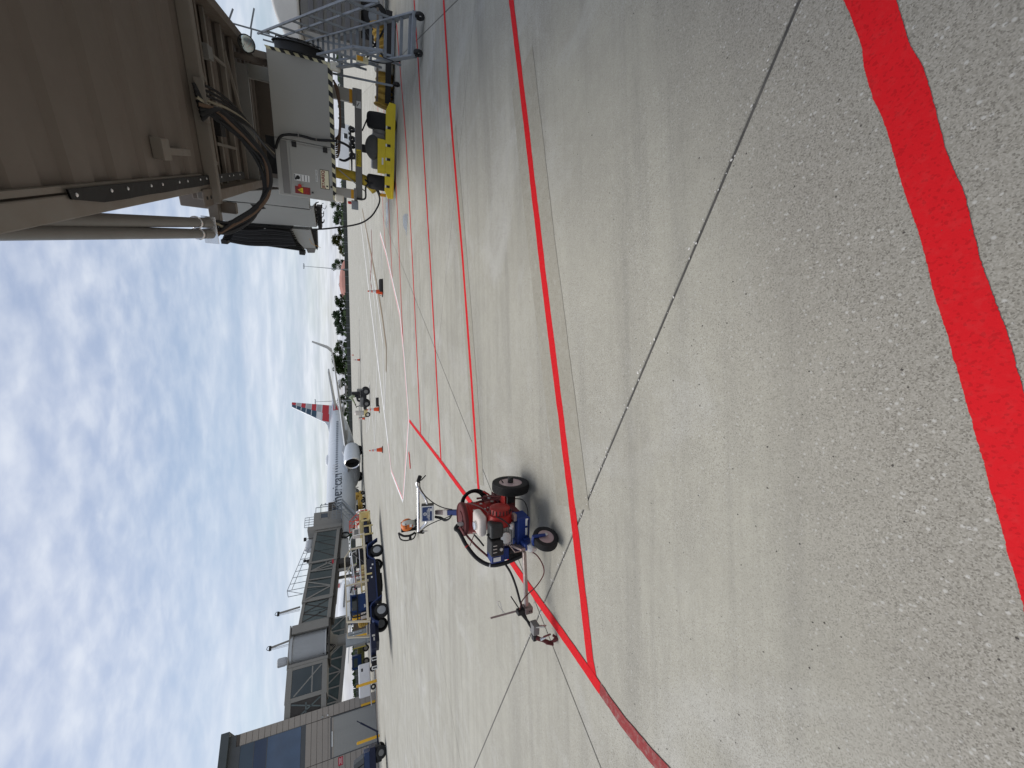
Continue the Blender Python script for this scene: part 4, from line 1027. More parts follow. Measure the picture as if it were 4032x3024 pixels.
# chassis
bx = Yq(2083, 2157, -0.45); bt = Yq(2040, 2041, -0.45)
MB().box(bx.x, bt.x, -0.46, -0.30, bx.z, bt.z + 0.005).build('front_housing', M_BLUE, sm, bevel=0.008)
for xx in (bt.x - 0.04, bx.x + 0.17):
    MB().box(xx - 0.035, xx + 0.03, -0.4635, -0.461, bx.z + 0.02, bx.z + 0.045).build('rating_label', M_LABW, sm)
MB().box(bx.x + 0.05, bx.x + 0.115, -0.505, -0.462, bx.z + 0.01, bx.z + 0.065).build('front_bracket', M_BLUE, sm, bevel=0.006)
MB().beam((bx.x + 0.06, -0.44, bx.z + 0.07), ct + Vector((0, 0.02, 0.035)), 0.06, 0.05).build('castor_arm', M_BLUE, sm, bevel=0.012)
MB().beam((bx.x + 0.03, -0.40, bt.z + 0.02), ct + Vector((-0.01, 0.02, 0.07)), 0.02, 0.06).build('side_plate', M_STEELB, sm, bevel=0.004)
MB().box(bx.x - 0.015, bx.x - 0.003, -0.46, -0.25, bx.z + 0.0, bt.z + 0.03).build('side_plate', M_STEELB, sm)
MB().box(bt.x - 0.03, bt.x + 0.03, -0.44, -0.38, bt.z + 0.006, bt.z + 0.035).build('guide_block', M_STEELB, sm, bevel=0.004)
for xx in (-0.17, 0.17):
    MB().box(xx - 0.02, xx + 0.02, -0.32, 0.25, 0.22, 0.27).build('frame_rail', M_DRED, sm, bevel=0.004)
MB().box(-0.19, 0.26, -0.08, 0.06, 0.16, 0.24).build('axle_housing', M_DRED, sm, bevel=0.01)
MB().box(0.14, 0.27, -0.10, 0.05, 0.20, 0.29).build('wheel_bracket', M_SRED, sm, bevel=0.006)
MB().box(0.19, 0.26, -0.13, -0.085, 0.19, 0.27).build('brake_block', M_BLK, sm, bevel=0.008)
MB().box(-0.15, 0.16, -0.40, -0.12, 0.275, 0.30).build('engine_plate', M_STEELB, sm)
MB().box(-0.16, 0.17, 0.0, 0.27, 0.275, 0.29).build('bucket_tray', M_DRED, sm)
# engine
MB().box(-0.02, 0.13, -0.40, -0.17, 0.302, 0.43).build('crankcase', M_ALU, sm, bevel=0.015)
fins = MB()
for q in range(6): fins.box(-0.06, 0.1, -0.42, -0.2, 0.335 + q * 0.016, 0.342 + q * 0.016)
fins.build('cooling_fins', M_ALU, sm)
fc = (0.135, -0.30, 0.415)
fcv = MB().lathe([(0.118, -0.03), (0.120, 0.03), (0.112, 0.06), (0.095, 0.066), (0.093, 0.112), (0.080, 0.120), (0.04, 0.123), (0.012, 0.123)], fc, (1, 0, 0), 30).build('fan_cover', M_SRED, sm, smooth=True)
for q in range(18):
    a = 2 * math.pi * q / 18
    MB().beam((fc[0] + 0.07, fc[1] + 0.0965 * math.cos(a), fc[2] + 0.0965 * math.sin(a)), (fc[0] + 0.11, fc[1] + 0.0945 * math.cos(a), fc[2] + 0.0945 * math.sin(a)), 0.008, 0.008).build('cover_slot', M_BLK, fcv)
tk = MB().box(0.0, 0.195, -0.325, -0.12, 0.540, 0.622).build('fuel_tank', M_TANK, sm, bevel=0.035, seg=4)
cp = Yq(1883, 2069, -0.25)
MB().lathe([(0.038, 0), (0.040, 0.006), (0.036, 0.022), (0.02, 0.026)], (cp.x, -0.24, 0.621), (0, 0, 1), 20).build('tank_cap', M_CHROME, tk, smooth=True)
ac = MB().box(0.035, 0.165, -0.455, -0.34, 0.435, 0.555).build('air_cleaner', M_ENG, sm, bevel=0.02, seg=3)
MB().lathe([(0.012, 0), (0.012, 0.012), (0.006, 0.02)], (0.06, -0.40, 0.556), (0, 0, 1), 8).build('wing_nut', M_BLK, ac)
mf = MB().box(-0.125, 0.022, -0.46, -0.335, 0.43, 0.552).build('muffler', M_BLK, sm, bevel=0.016, seg=3)
for q in range(7):
    MB().box(-0.10 + q * 0.015, -0.093 + q * 0.015, -0.4635, -0.4605, 0.50, 0.535).build('muffler_slot', M_ALU if q % 2 else M_DARK, mf)
MB().lathe([(0.014, 0), (0.014, 0.012), (0.009, 0.012)], (-0.06, -0.46, 0.462), (0, -1, 0), 12).build('exhaust_port', M_ALU, mf)
hc = Yq(1990, 2113, -0.42)
MB().lathe([(0.045, 0), (0.047, 0.05), (0.05, 0.06), (0.048, 0.07), (0.03, 0.075)], (hc.x - 0.01, -0.385, hc.z), (0.2, -1, 0.1), 14).build('rocker_cover', M_ALU, sm, smooth=True)
MB().lathe([(0.02, 0), (0.022, 0.05), (0.01, 0.055)], (0.115, -0.42, 0.36), (0.3, -1, 0.2), 10).build('spark_plug', M_ALU, sm)
MB().tube(crv([(0.12, -0.46, 0.38), (0.16, -0.47, 0.40), (0.19, -0.42, 0.44), (0.2, -0.38, 0.48)], 5), 0.006, 6).build('ignition_lead', M_BLK, sm)
# pump
pt, pb = Yq(1925, 2165, -0.25), Yq(1945, 2216, -0.25)
MB().box(pb.x, pt.x, -0.27, -0.13, 0.345, 0.478).build('pump_body', M_BLUE, sm, bevel=0.008)
MB().box(pb.x + 0.01, pt.x - 0.01, -0.262, -0.14, 0.30, 0.344).build('pump_base', M_BLUE, sm, bevel=0.006)
MB().lathe([(0.055, -0.02), (0.055, 0.12), (0.045, 0.13)], (pt.x + 0.02, -0.24, 0.40), (1, -0.1, 0), 18).build('gear_housing', M_BLUE, sm, smooth=True)
MB().box(pb.x + 0.02, pb.x + 0.06, -0.275, -0.2715, 0.39, 0.46).build('pump_label', M_LABW, sm)
MB().lathe([(0.032, 0), (0.036, 0.05), (0.03, 0.16)], ((pt.x + pb.x) / 2 + 0.02, -0.24, 0.298), (0, 0, -1), 14).build('pump_lower', M_BLK, sm, smooth=True)
MB().box(-0.16, -0.02, -0.30, -0.16, 0.2, 0.30).build('pump_manifold', M_BLK, sm, bevel=0.015)
MB().beam((pt.x - 0.02, -0.27, 0.48), (pt.x + 0.16, -0.36, 0.43), 0.012).build('pull_rod', M_DRED, sm)
# bucket and lid
bk = MB(); prof = [(0.132, 0.292), (0.134, 0.30)]
for zz in (0.36, 0.42, 0.48, 0.53, 0.57, 0.60):
    prof += [(0.137 + (zz - .3) * .03, zz - 0.008), (0.143 + (zz - .3) * .03, zz), (0.137 + (zz - .3) * .03, zz + 0.008)]
prof += [(0.150, 0.625)]
bk.lathe(prof, (-0.01, 0.135, 0), (0, 0, 1), 36)
bkt = bk.build('paint_bucket', M_SRED, sm, smooth=True)
MB().lathe([(0.158, 0.622), (0.162, 0.632), (0.162, 0.655), (0.152, 0.664), (0.145, 0.652), (0.08, 0.655), (0.075, 0.664), (0.01, 0.666)], (-0.01, 0.135, 0), (0, 0, 1), 36).build('bucket_lid', M_DRED, bkt, smooth=True)
MB().tube([(-0.01 + 0.158 * math.cos(a), 0.135 - 0.158 * math.sin(a) * 0.98, 0.60 - 0.21 * math.sin(a)) for a in [math.pi * (0.02 + 0.96 * q / 14) for q in range(15)]], 0.004, 5).build('bucket_handle', M_STEELB, bkt)
for q in range(16):
    a = random.uniform(-1.2, 0.5)
    zz = random.uniform(0.32, 0.56)
    MB().lathe([(random.uniform(.008, .022), 0), (0.004, 0.003)], (-0.01 + 0.1445 * math.cos(a), 0.135 + 0.1445 * math.sin(a), zz), (math.cos(a), math.sin(a), 0), 7).build('paint_splash', M_TANK if q % 3 else M_DRED, bkt)
# suction hose and drain hose
el = Yq(1797, 2066, 0.07)
MB().lathe([(0.022, 0), (0.022, 0.06), (0.018, 0.06)], (el.x, 0.07, 0.655), (0, 0, 1), 12).build('hose_elbow', M_ALU, sm, smooth=True)
sh = [Vector((el.x, 0.07, 0.70)), Vector((el.x - 0.03, 0.05, 0.735)), Yq(1808, 2095, 0.02), Yq(1838, 2150, -0.05), Yq(1880, 2200, -0.12), Yq(1930, 2225, -0.2), Yq(1985, 2218, -0.26), Yq(2040, 2195, -0.3), Yq(2068, 2180, -0.32)]
MB().tube(crv(sh, 7), 0.019, 10).build('suction_hose', M_CABLE, sm, smooth=True)
for q in (3, 5):
    MB().lathe([(0.021, -0.006), (0.022, 0), (0.021, 0.006)], sh[q], (sh[q + 1] - sh[q - 1]), 10).build('hose_band', M_SRED if q == 3 else M_ALU, sm)
MB().tube(crv([Yq(1810, 2070, 0.1), Yq(1835, 2105, 0.0), Yq(1875, 2150, -0.1), Yq(1920, 2190, -0.15)], 6), 0.010, 7).build('drain_hose', M_DRED, sm, smooth=True)
MB().beam(Yq(1850, 2150, 0.0), Yq(1865, 2110, 0.0), 0.006).build('guide_wire', M_DRED, sm)
MB().tube(crv([Yq(1866, 2105, -0.12), Yq(1885, 2125, -0.18), Yq(1905, 2150, -0.22)], 5), 0.008, 6).build('fuel_line', M_BLK, sm)
# coil of hose hanging behind the bucket
hc2 = Yq(1864, 1986, 0.30)
for q in range(3):
    r = 0.135 - 0.017 * q
    MB().tube([(hc2.x + 0.02 + r * math.cos(a), 0.30 + 0.02 * q, hc2.z - 0.01 + 1.05 * r * math.sin(a)) for a in [2 * math.pi * k / 30 for k in range(30)]], 0.012, 8, closed=True).build('spray_hose_coil', M_CABLE, sm, smooth=True)
MB().tube(crv([(hc2.x - 0.1, 0.3, hc2.z + 0.1), (0.1, 0.2, 0.5), (0.17, 0.08, 0.36), (0.2, 0.0, 0.28)], 6), 0.011, 7).build('spray_hose', M_DRED, sm, smooth=True)
# brake lever and brackets near the wheel
lv = Yq(1903, 1934, 0.12); lv2 = Yq(1925, 1948, 0.1)
MB().tube([lv, lv2], 0.010, 8).build('lever_grip', M_SRED, sm)
MB().tube([lv2, Yq(1950, 1957, 0.06), Yq(1968, 1985, 0.02)], 0.006, 6).build('lever_rod', M_DRED, sm)
MB().beam((0.19, 0.08, 0.29), (0.16, 0.18, 0.48), 0.018).beam((0.22, 0.0, 0.29), (0.19, 0.14, 0.42), 0.014).build('rear_brace', M_DRED, sm)
MB().lathe([(0.012, 0), (0.016, 0.015), (0.012, 0.03)], Yq(1932, 1960, 0.1), (0.3, 0, 1), 8).build('cable_adjuster', M_ALU, sm)
MB().tube(crv([Yq(2010, 1965, -0.05), Yq(2040, 1964, -0.1), Yq(2062, 1972, -0.2), Yq(2077, 2005, -0.38), Yq(2079, 2060, -0.475), Yq(2078, 2110, -0.48)], 6), 0.005, 6).build('brake_cable', M_BLK, sm)
# handlebar column
s0, s1 = Yq(1815, 2018, 0.30), Yq(1725, 2017, 0.48)
MB().beam(s0, s0.lerp(s1, 0.55), 0.055, 0.05).build('steering_column', M_BLUE, sm, bevel=0.006)
MB().beam(s0.lerp(s1, 0.551), s0.lerp(s1, 0.74), 0.058, 0.052).build('column_sleeve', M_TANK, sm, bevel=0.004)
MB().beam(s0.lerp(s1, 0.741), s1 + (s1 - s0) * 0.1, 0.045, 0.04).build('column_tube', M_STEELB, sm, bevel=0.004)
MB().box(s0.x - 0.08, s0.x + 0.06, 0.27, 0.36, s0.z - 0.22, s0.z + 0.02).build('column_bracket', M_ENG, sm, bevel=0.01)
HB = 0.52
b1, b2 = Yq(1647, 1918, HB), Yq(1648, 2092, HB)
MB().tube([b1, b2], 0.0145, 12).build('handlebar', M_CHROME, sm, smooth=True)
g1 = Yq(1641, 1900, HB)
ub1 = [Yq(1682, 1990, HB - 0.03), Yq(1680, 1975, HB - 0.02), Yq(1668, 1950, HB), Yq(1651, 1928, HB), Yq(1642, 1910, HB), Yq(1643, 1897, HB)]
MB().tube(crv(ub1, 6), 0.0135, 10).build('handlebar', M_CHROME, sm, smooth=True)
ub2 = [Yq(1682, 2048, HB - 0.03), Yq(1676, 2062, HB - 0.02), Yq(1660, 2078, HB), Yq(1648, 2091, HB)]
MB().tube(crv(ub2, 6), 0.0135, 10).build('handlebar', M_CHROME, sm, smooth=True)
MB().tube([Yq(1645, 1898, HB), Yq(1654, 1876, HB + 0.05)], [0.018, 0.022], 10).build('hand_grip', M_RUB, sm, smooth=True)
MB().tube([Yq(1650, 2094, HB), Yq(1665, 2095, HB + 0.06)], [0.018, 0.02], 10).build('hand_grip', M_RUB, sm, smooth=True)
MB().tube([Yq(1655, 1893, HB), Yq(1663, 1886, HB), Yq(1676, 1872, HB + 0.03)], 0.006, 6).build('brake_lever', M_BLK, sm)
MB().tube([Yq(1664, 2095, HB), Yq(1672, 2091, HB), Yq(1683, 2091, HB)], 0.006, 6).build('brake_lever', M_ALU, sm)
MB().tube(crv([Yq(1653, 1897, HB), Yq(1655, 1922, HB), Yq(1675, 1953, HB - 0.02), Yq(1710, 1982, HB - 0.06), Yq(1745, 1999, 0.42), Yq(1780, 2006, 0.36)], 6), 0.006, 6).build('control_cable', M_BLK, sm)
MB().tube(crv([Yq(1660, 2090, HB), Yq(1680, 2072, HB - 0.02), Yq(1720, 2052, 0.45), Yq(1755, 2040, 0.4), Yq(1775, 2030, 0.36)], 6), 0.005, 6).build('control_cable', M_BLK, sm)
for q in range(2):
    MB().tube(crv([Yq(1712, 2033 + 4 * q, HB - 0.04), Yq(1735, 2037 + 5 * q, HB - 0.05), Yq(1752, 2046 + 4 * q, 0.42), Yq(1768, 2043, 0.38), Yq(1778, 2028, 0.34)], 6), 0.009, 6).build('control_cable', M_BLK, sm)
# control box with printed face (tilted to the front)
ca, cb_ = Yq(1659, 1995, HB - 0.07), Yq(1708, 2050, HB - 0.07)
cc = (ca + cb_) / 2
boxw, boxh = ca.x - cb_.x, ca.z - cb_.z
pan = bpy.data.objects.new('control_box', None)
cbm = MB().box(-boxw / 2, boxw / 2, 0, 0.075, -boxh / 2, boxh / 2).build('control_box', M_ENG, sm, bevel=0.006)
cbm.location = cc; cbm.rotation_euler = (rad(-12), 0, 0)
bpy.data.objects.remove(pan)
MB().box(-boxw / 2 + 0.002, boxw / 2 - 0.002, -0.003, -0.0005, -boxh / 2 + 0.002, boxh / 2 - 0.002).build('white_border', M_LABW, cbm)
M_PANEL = paint('panel_blue', (0.035, 0.06, 0.16), 0.4, 0, 0.15, 6)
MB().box(-boxw / 2 + 0.012, boxw / 2 - 0.014, -0.0055, -0.0032, -boxh / 2 + 0.02, boxh / 2 - 0.010).build('blue_face', M_PANEL, cbm)
MB().lathe([(0.019, 0), (0.019, 0.002), (0.013, 0.002), (0.013, 0.0)], (0.0, -0.0056, boxh / 2 - 0.038), (0, -1, 0), 6, closed=True).build('logo_hexagon', M_LABW, cbm)
MB().beam((0.0, -0.0075, boxh / 2 - 0.05), (0.004, -0.0075, boxh / 2 - 0.026), 0.006, 0.002, (0, 1, 0)).build('logo_mark', M_LABW, cbm)
MB().box(-0.045, 0.045, -0.0075, -0.0057, 0.002, 0.006).build('white_rule', M_LABW, cbm)
text('LINELAZER', 0.026, M_LABW, cbm, (0, -0.0076, -0.014), bold=0.0008, depth=0.0005)
MB().box(0.03, 0.058, -0.0075, -0.0057, -0.045, -0.025).build('white_tag', M_LABW, cbm)
# spray gun boom
q0, q1 = Yq(2064, 2172, -0.36), Yq(2073, 2390, -0.46)
MB().beam(q0, q1, 0.032, 0.032).build('gun_boom', paint('square_tube_steel', (0.42, 0.36, 0.33), 0.35, 0.6, 0.5, 10, (0.24, 0.15, 0.13), 0.1), sm, bevel=0.003)
MB().box(q1.x - 0.05, q1.x + 0.012, q1.y - 0.04, q1.y + 0.04, q1.z - 0.05, q1.z + 0.03).build('boom_clamp', M_STEELB, sm, bevel=0.008)
for dz in (-0.03, -0.012):
    MB().lathe([(0.006, 0), (0.006, 0.004)], (q1.x - 0.02, q1.y - 0.0405, q1.z + dz), (0, -1, 0), 8).build('clamp_bolt', M_BLK, sm)
v0, v1 = Yq(2086, 2392, -0.46), Yq(1931, 2434, -0.40)
MB().beam(v0, v1, 0.016, 0.016).build('depth_rod', M_STEELB, sm, bevel=0.002)
wq = v0.lerp(v1, 0.62)
MB().tube(crv([wq, wq + Vector((0.02, 0, 0.015)), Yq(1965, 2388, -0.42), Yq(1960, 2370, -0.42), Yq(1968, 2370, -0.42), Yq(1976, 2396, -0.42), Yq(1980, 2415, -0.42)], 5), 0.0022, 5).build('wire_hook', M_ALU, sm)
gk = Yq(2049, 2407, -0.47)
MB().box(gk.x - 0.025, gk.x + 0.02, -0.50, -0.44, gk.z - 0.035, gk.z + 0.035).build('rod_clamp', M_BLK, sm, bevel=0.01)
MB().beam(Yq(2012, 2349, -0.46), Yq(2046, 2400, -0.47), 0.010).build('clamp_handle', M_BLK, sm)
ga, gb = Yq(2095, 2486, -0.58), Yq(2160, 2497, -0.62)
MB().beam(Yq(2048, 2412, -0.48), Yq(2106, 2478, -0.56), 0.014, 0.02).build('gun_arm', M_ENG, sm)
MB().box(ga.x - 0.02, ga.x + 0.075, -0.62, -0.54, ga.z - 0.055, ga.z + 0.005).build('gun_bracket', M_BOXD, sm, bevel=0.006)
MB().beam((ga.x + 0.05, -0.60, ga.z - 0.03), (ga.x + 0.08, -0.66, ga.z - 0.09), 0.012, 0.05).build('gun_plate', M_BOX, sm, bevel=0.003)
gn = [Yq(2105, 2508, -0.60), Yq(2135, 2520, -0.63), Yq(2165, 2530, -0.65), Yq(2185, 2520, -0.67), Yq(2205, 2513, -0.69)]
MB().tube(crv(gn, 5), [0.016, 0.018, 0.02, 0.019, 0.017, 0.016, 0.016, 0.018, 0.02, 0.018, 0.015, 0.014, 0.013, 0.012, 0.016, 0.018, 0.016, 0.014, 0.013, 0.012, 0.012][:21], 8).build('spray_gun', M_DRED, sm, smooth=True)
MB().box(gn[0].x - 0.03, gn[0].x + 0.02, -0.62, -0.57, gn[0].z - 0.015, gn[0].z + 0.02).build('gun_knob', M_BLK, sm, bevel=0.006)
MB().lathe([(0.013, 0), (0.013, 0.05), (0.01, 0.052)], Yq(2128, 2519, -0.64), (0.4, -0.2, -0.8), 10).build('gun_cylinder', M_CHROME, sm, smooth=True)
for a_, b_ in (((2140, 2508), (2168, 2497)), ((2150, 2532), (2180, 2538)), ((2176, 2500), (2198, 2516)), ((2190, 2530), (2212, 2524)), ((2190, 2506), (2206, 2497))):
    MB().beam(Yq(*a_, -0.65), Yq(*b_, -0.68), 0.014, 0.02).build('gun_link', M_DRED, sm, bevel=0.003)
tp = Yq(2211, 2517, -0.70)
MB().lathe([(0.012, -0.008), (0.019, -0.008), (0.019, 0.008), (0.012, 0.008)], tp, (0.2, -1, 0.2), 14, closed=True).build('spray_tip', M_DRED, sm)
MB().tube(crv([Yq(1990, 2222, -0.28), Yq(2012, 2258, -0.34), Yq(2032, 2310, -0.4), Yq(2048, 2368, -0.44), Yq(2070, 2430, -0.50), Yq(2092, 2470, -0.56), Yq(2120, 2478, -0.6)], 6), 0.011, 8).build('spray_hose', M_CABLE, sm, smooth=True)
MB().tube(crv([Yq(2086, 2168, -0.44), Yq(2112, 2185, -0.47), Yq(2133, 2215, -0.5), Yq(2142, 2245, -0.5), Yq(2136, 2272, -0.5), Yq(2110, 2310, -0.5), Yq(2080, 2338, -0.47), Yq(2056, 2366, -0.47), Yq(2046, 2400, -0.48)], 6), 0.0055, 6).build('trigger_cable', M_DRED, sm, smooth=True)

# ------------------------------------------------------------------ backpack leaf blower standing behind the striper
bg0 = gnd(1641, 2066)
blw = thing('leaf_blower', 'orange and white backpack leaf blower with black straps standing behind the striper', 'leaf blower', loc=bg0, rz=rad(20))
M_OR = paint('blower_orange', (0.62, 0.15, 0.02), 0.4, 0, 0.4, 7, (0.3, 0.09, 0.03))
M_LG = paint('blower_light_grey', (0.52, 0.52, 0.48), 0.5, 0, 0.5, 7, (0.3, 0.29, 0.26))
MB().box(-0.16, 0.16, -0.14, 0.14, 0.0, 0.035).box(-0.14, 0.14, 0.08, 0.12, 0.035, 0.42).build('base_frame', M_BLK, blw, bevel=0.01)
MB().lathe([(0.19, -0.10), (0.21, -0.06), (0.205, 0.0), (0.18, 0.03)], (0.0, -0.01, 0.225), (-1, -0.35, 0), 26).build('fan_housing', M_LG, blw, smooth=True)
dm = MB().lathe([(0.175, 0), (0.17, 0.05), (0.145, 0.10), (0.10, 0.13), (0.03, 0.14)], (0.03, -0.03, 0.26), (0.35, -0.75, 0.35), 26).build('engine_cover', M_OR, blw, smooth=True)
for k_ in range(3):
    MB().box(-0.06 + 0.05 * k_, -0.03 + 0.05 * k_, -0.185, -0.15, 0.30, 0.33).build('cover_vent', M_DARK, dm)
MB().lathe([(0.05, 0), (0.05, 0.03), (0.03, 0.035)], (0.12, -0.12, 0.22), (0.5, -0.8, 0), 14).build('fuel_cap', M_BLK, blw)
MB().box(-0.04, 0.04, -0.20, -0.17, 0.16, 0.22).build('label_plate', M_LABW, blw)
MB().tube(crv([(-0.2, 0.02, 0.06), (-0.25, -0.02, 0.2), (-0.24, -0.02, 0.36), (-0.17, 0.0, 0.47), (-0.14, 0.02, 0.50)], 6), 0.03, 8).build('blower_tube', M_BLK, blw, smooth=True)
MB().tube(crv([(-0.17, 0.0, 0.5), (-0.3, 0.0, 0.46), (-0.36, 0.0, 0.34), (-0.36, 0.0, 0.2), (-0.33, 0.0, 0.1), (-0.2, 0, 0.03)], 6), 0.018, 7).build('carry_strap', M_BLK, blw, smooth=True)
MB().lathe([(0.03, 0), (0.04, 0.06), (0.035, 0.12)], (-0.26, -0.02, 0.2), (-1, 0, 0.1), 10).build('control_grip', M_BLK, blw, smooth=True)
# ------------------------------------------------------------------ terminal building on the left
FT = Frame((-30.6, 41.4), math.atan2(0.55, 0.835) + math.pi)      # local x runs left along the wall, y is towards the camera side
# local axes: x = (-.835,-.55), y = (.55,-.835) -> y positive is in front of the wall
M_PAN = paint('tan_wall_panel', (0.32, 0.285, 0.25), 0.75, 0, 0.22, 1.2, (0.26, 0.23, 0.20), 0.1)
M_JOINT = paint('panel_joint_dark', (0.10, 0.085, 0.075), 0.8)
M_FASC = paint('fascia_dark_grey', (0.085, 0.09, 0.095), 0.5, 0, 0.2, 1)
M_FASC2 = paint('cornice_grey', (0.075, 0.085, 0.088), 0.45, 0.1, 0.2, 1)
M_GLB = glassy('tinted_blue_glass', (0.045, 0.085, 0.16), 0.05, 0.6)
M_GLB2 = glassy('tinted_dark_blue_glass', (0.015, 0.03, 0.075), 0.05, 0.6)
M_GLB3 = glassy('tinted_slate_glass', (0.03, 0.05, 0.075), 0.05, 0.6)
M_ROLL = paint('roller_door_grey', (0.33, 0.325, 0.305), 0.55, 0, 0.2, 1.5)
M_BOLL = paint('bollard_yellow', (0.72, 0.40, 0.03), 0.45, 0, 0.3, 3, (0.5, 0.27, 0.03))
M_SIGNR = paint('sign_red', (0.42, 0.02, 0.04), 0.4, 0, 0.1, 3)
term = thing('terminal_building', 'tan panelled terminal building with blue tinted windows and a dark grey cornice', 'building', FT)
MB().prism([(0.02, -0.06), (16, -0.06), (16, -14), (3.4, -14)], 0.0, 12.05, 'z').build('wall_core', M_JOINT, term)
ROW = 0.4725
pan_cache = {}
def panel(x0, x1, r, n=1):
    key = (round(x1 - x0, 3), n)
    if key not in pan_cache:
        pan_cache[key] = MB().box(0.012, x1 - x0 - 0.012, -0.055, 0.0, 0.012, ROW * n - 0.012).build('panel', M_PAN, term, bevel=0.008, seg=1)
        pan_cache[key].location = (x0, 0, r * ROW)
    else: again(pan_cache[key], term, (x0, random.uniform(-0.004, 0.003), r * ROW))
NR = 24
for r in range(NR):
    z = r * ROW
    panel(0.0, 0.86, r)
    if 8.4 * ROW > z >= 0 and r < 8: pass
    elif r < 13: panel(0.88 if r >= 8 else 3.95, 3.93, r)
    cols = [3.95, 5.25, 6.55, 7.85, 9.15, 10.45, 11.75, 13.05, 14.35, 15.65]
    for a, b in zip(cols, cols[1:]):
        if r < 13: panel(a, b, r)
        elif a > 9: panel(a, b, r)
panel_ = None
rd = MB().box(0.98, 3.93, -0.055, -0.03, 0.0, 3.97).build('roller_door', M_ROLL, term)
sl_ = MB().box(0, 2.9, 0, 0.018, 0.012, 0.115).build('slat', M_ROLL, rd); sl_.location = (1.005, -0.029, 0.03)
for q in range(1, 31): again(sl_, rd, (1.005, -0.029, 0.03 + q * 0.127))
MB().box(0.90, 0.98, -0.05, 0.012, 0.0, 4.02).box(3.90, 3.95, -0.05, 0.012, 0, 4.02).box(0.98, 3.90, -0.05, 0.012, 3.95, 4.06).build('door_frame', M_FASC, term)
MB().box(2.0, 3.1, 0.0, 0.06, 3.86, 3.95).build('door_light', M_LABW, term, bevel=0.01)
wf = MB().box(0.83, 9.1, -0.05, 0.004, 11.25, 11.6).box(0.83, 9.1, -0.05, 0.006, 6.12, 6.5).build('window_frame', M_FASC, term)
for (a, b, mt) in ((6.52, 9.19, M_GLB), (9.21, 10.2, M_GLB2), (10.22, 11.24, M_GLB3)):
    for x0 in (0.86, 5.0):
        MB().box(x0, x0 + 4.1, -0.05, -0.02, a, b).build('window_pane', mt, term)
for zz in (9.2, 10.21):
    MB().box(0.84, 9.1, -0.05, -0.008, zz - 0.025, zz + 0.025).build('mullion', M_FASC, term)
MB().box(0.83, 0.87, -0.05, 0.01, 6.1, 11.6).build('mullion', M_FASC, term)
MB().prism([(-0.01, -0.01), (16, -0.01), (16, -14), (3.3, -14)], 11.60, 12.1, 'z').build('frieze', M_FASC, term)
MB().prism([(-0.42, 0.42), (16, 0.42), (16, -14.4), (3.0, -14.4)], 12.1, 12.72, 'z').build('cornice', M_FASC2, term, bevel=0.02)
MB().box(0.62, 0.76, 0.0, 0.10, 4.63, 4.83).build('wall_lamp', M_ROLL, term, bevel=0.015)
MB().lathe([(0.05, 0), (0.055, 0.12), (0.03, 0.16)], (0.66, 0.12, 4.30), (0.3, 1, -0.3), 10).box(0.62, 0.70, 0.0, 0.12, 4.26, 4.34).build('wall_camera', M_LABW, term)
rs = MB().box(4.03, 4.63, 0.0, 0.012, 3.0, 3.40).build('notice_sign', M_SIGNR, term)
for q, (a, b) in enumerate(((0.06, 0.5), (0.1, 0.44), (0.05, 0.54))):
    MB().box(4.03 + a, 4.03 + b, 0.013, 0.015, 3.28 - q * 0.1, 3.31 - q * 0.1).build('print_line', M_LABW, rs)
BG = 'yellow bollards by the terminal'
def bollard(X, Y, Xt, Yt, lab, r=0.11):
    P = gnd(X, Y); dirv = Vector((P.x, P.y, 0)).normalized()
    T = on_plane(Xt, Yt, P, dirv); h = T.z
    o = MB().lathe([(r, 0), (r, h - 0.05), (r * 0.85, h - 0.015), (r * 0.4, h)], (0, 0, 0), (0, 0, 1), 16).build('bollard', M_BOLL, None, smooth=True)
    o.location = P; tag(o, lab, 'bollard', BG)
bollard(1494.3, 2896.2, 1404.7, 2923.9, 'yellow bollard in front of the grey roller door, next to the tilted drawbar', 0.10)
bollard(1478, 2759.5, 1421, 2777.4, 'yellow bollard at the right edge of the tan wall')
bollard(1483, 2679.7, 1403.1, 2701.6, 'tall yellow bollard beside the white box trailer')
bollard(1477, 2965, 1407, 2971, 'yellow bollard mostly hidden behind the blue baggage dolly', 0.10)
bollard(1468, 2490, 1396, 2512, 'yellow bollard before the grey equipment cabinets')
# faded orange-brown line along the foot of the terminal
line('orange_kerb_line', [(1488, 3024), (1488, 2900), (1484, 2780), (1484, 2700), (1477, 2600)], 0.35, marking('orange_brown_marking', (0.36, 0.17, 0.07), 0.5), 'faded orange brown line on the ground along the terminal', 0.01, 0, (4, 0), 0.4)

# ------------------------------------------------------------------ far jet bridge
FA = Frame((-29.9, 42.2), math.atan2(0.75, 0.66))               # x along the bridge away from the terminal, y away from the camera
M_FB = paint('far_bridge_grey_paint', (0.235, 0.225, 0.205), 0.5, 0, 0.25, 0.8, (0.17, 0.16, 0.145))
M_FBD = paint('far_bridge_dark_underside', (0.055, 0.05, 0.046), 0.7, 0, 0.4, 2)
M_GLT = glassy('teal_tinted_glass', (0.030, 0.048, 0.050), 0.04, 0.55)
M_GLI = glassy('pale_teal_glass', (0.075, 0.10, 0.10), 0.05, 0.5)
M_RIBS = paint('ribbed_silver', (0.42, 0.43, 0.44), 0.45, 0.2, 0.15, 1)
fb = thing('far_jet_bridge', 'far grey jet bridge with teal glass sides and rotunda, docked at the jet', 'jet bridge', FA)
def roof(x): return 8.02 - (x - 2.9) * 0.126
def flo(x): return 4.55 - (x - 2.9) * 0.088
def seg_quad(x0, x1, y, za, zb): return [(x0, y, za(x0)), (x1, y, za(x1)), (x1, y, zb(x1)), (x0, y, zb(x0))]
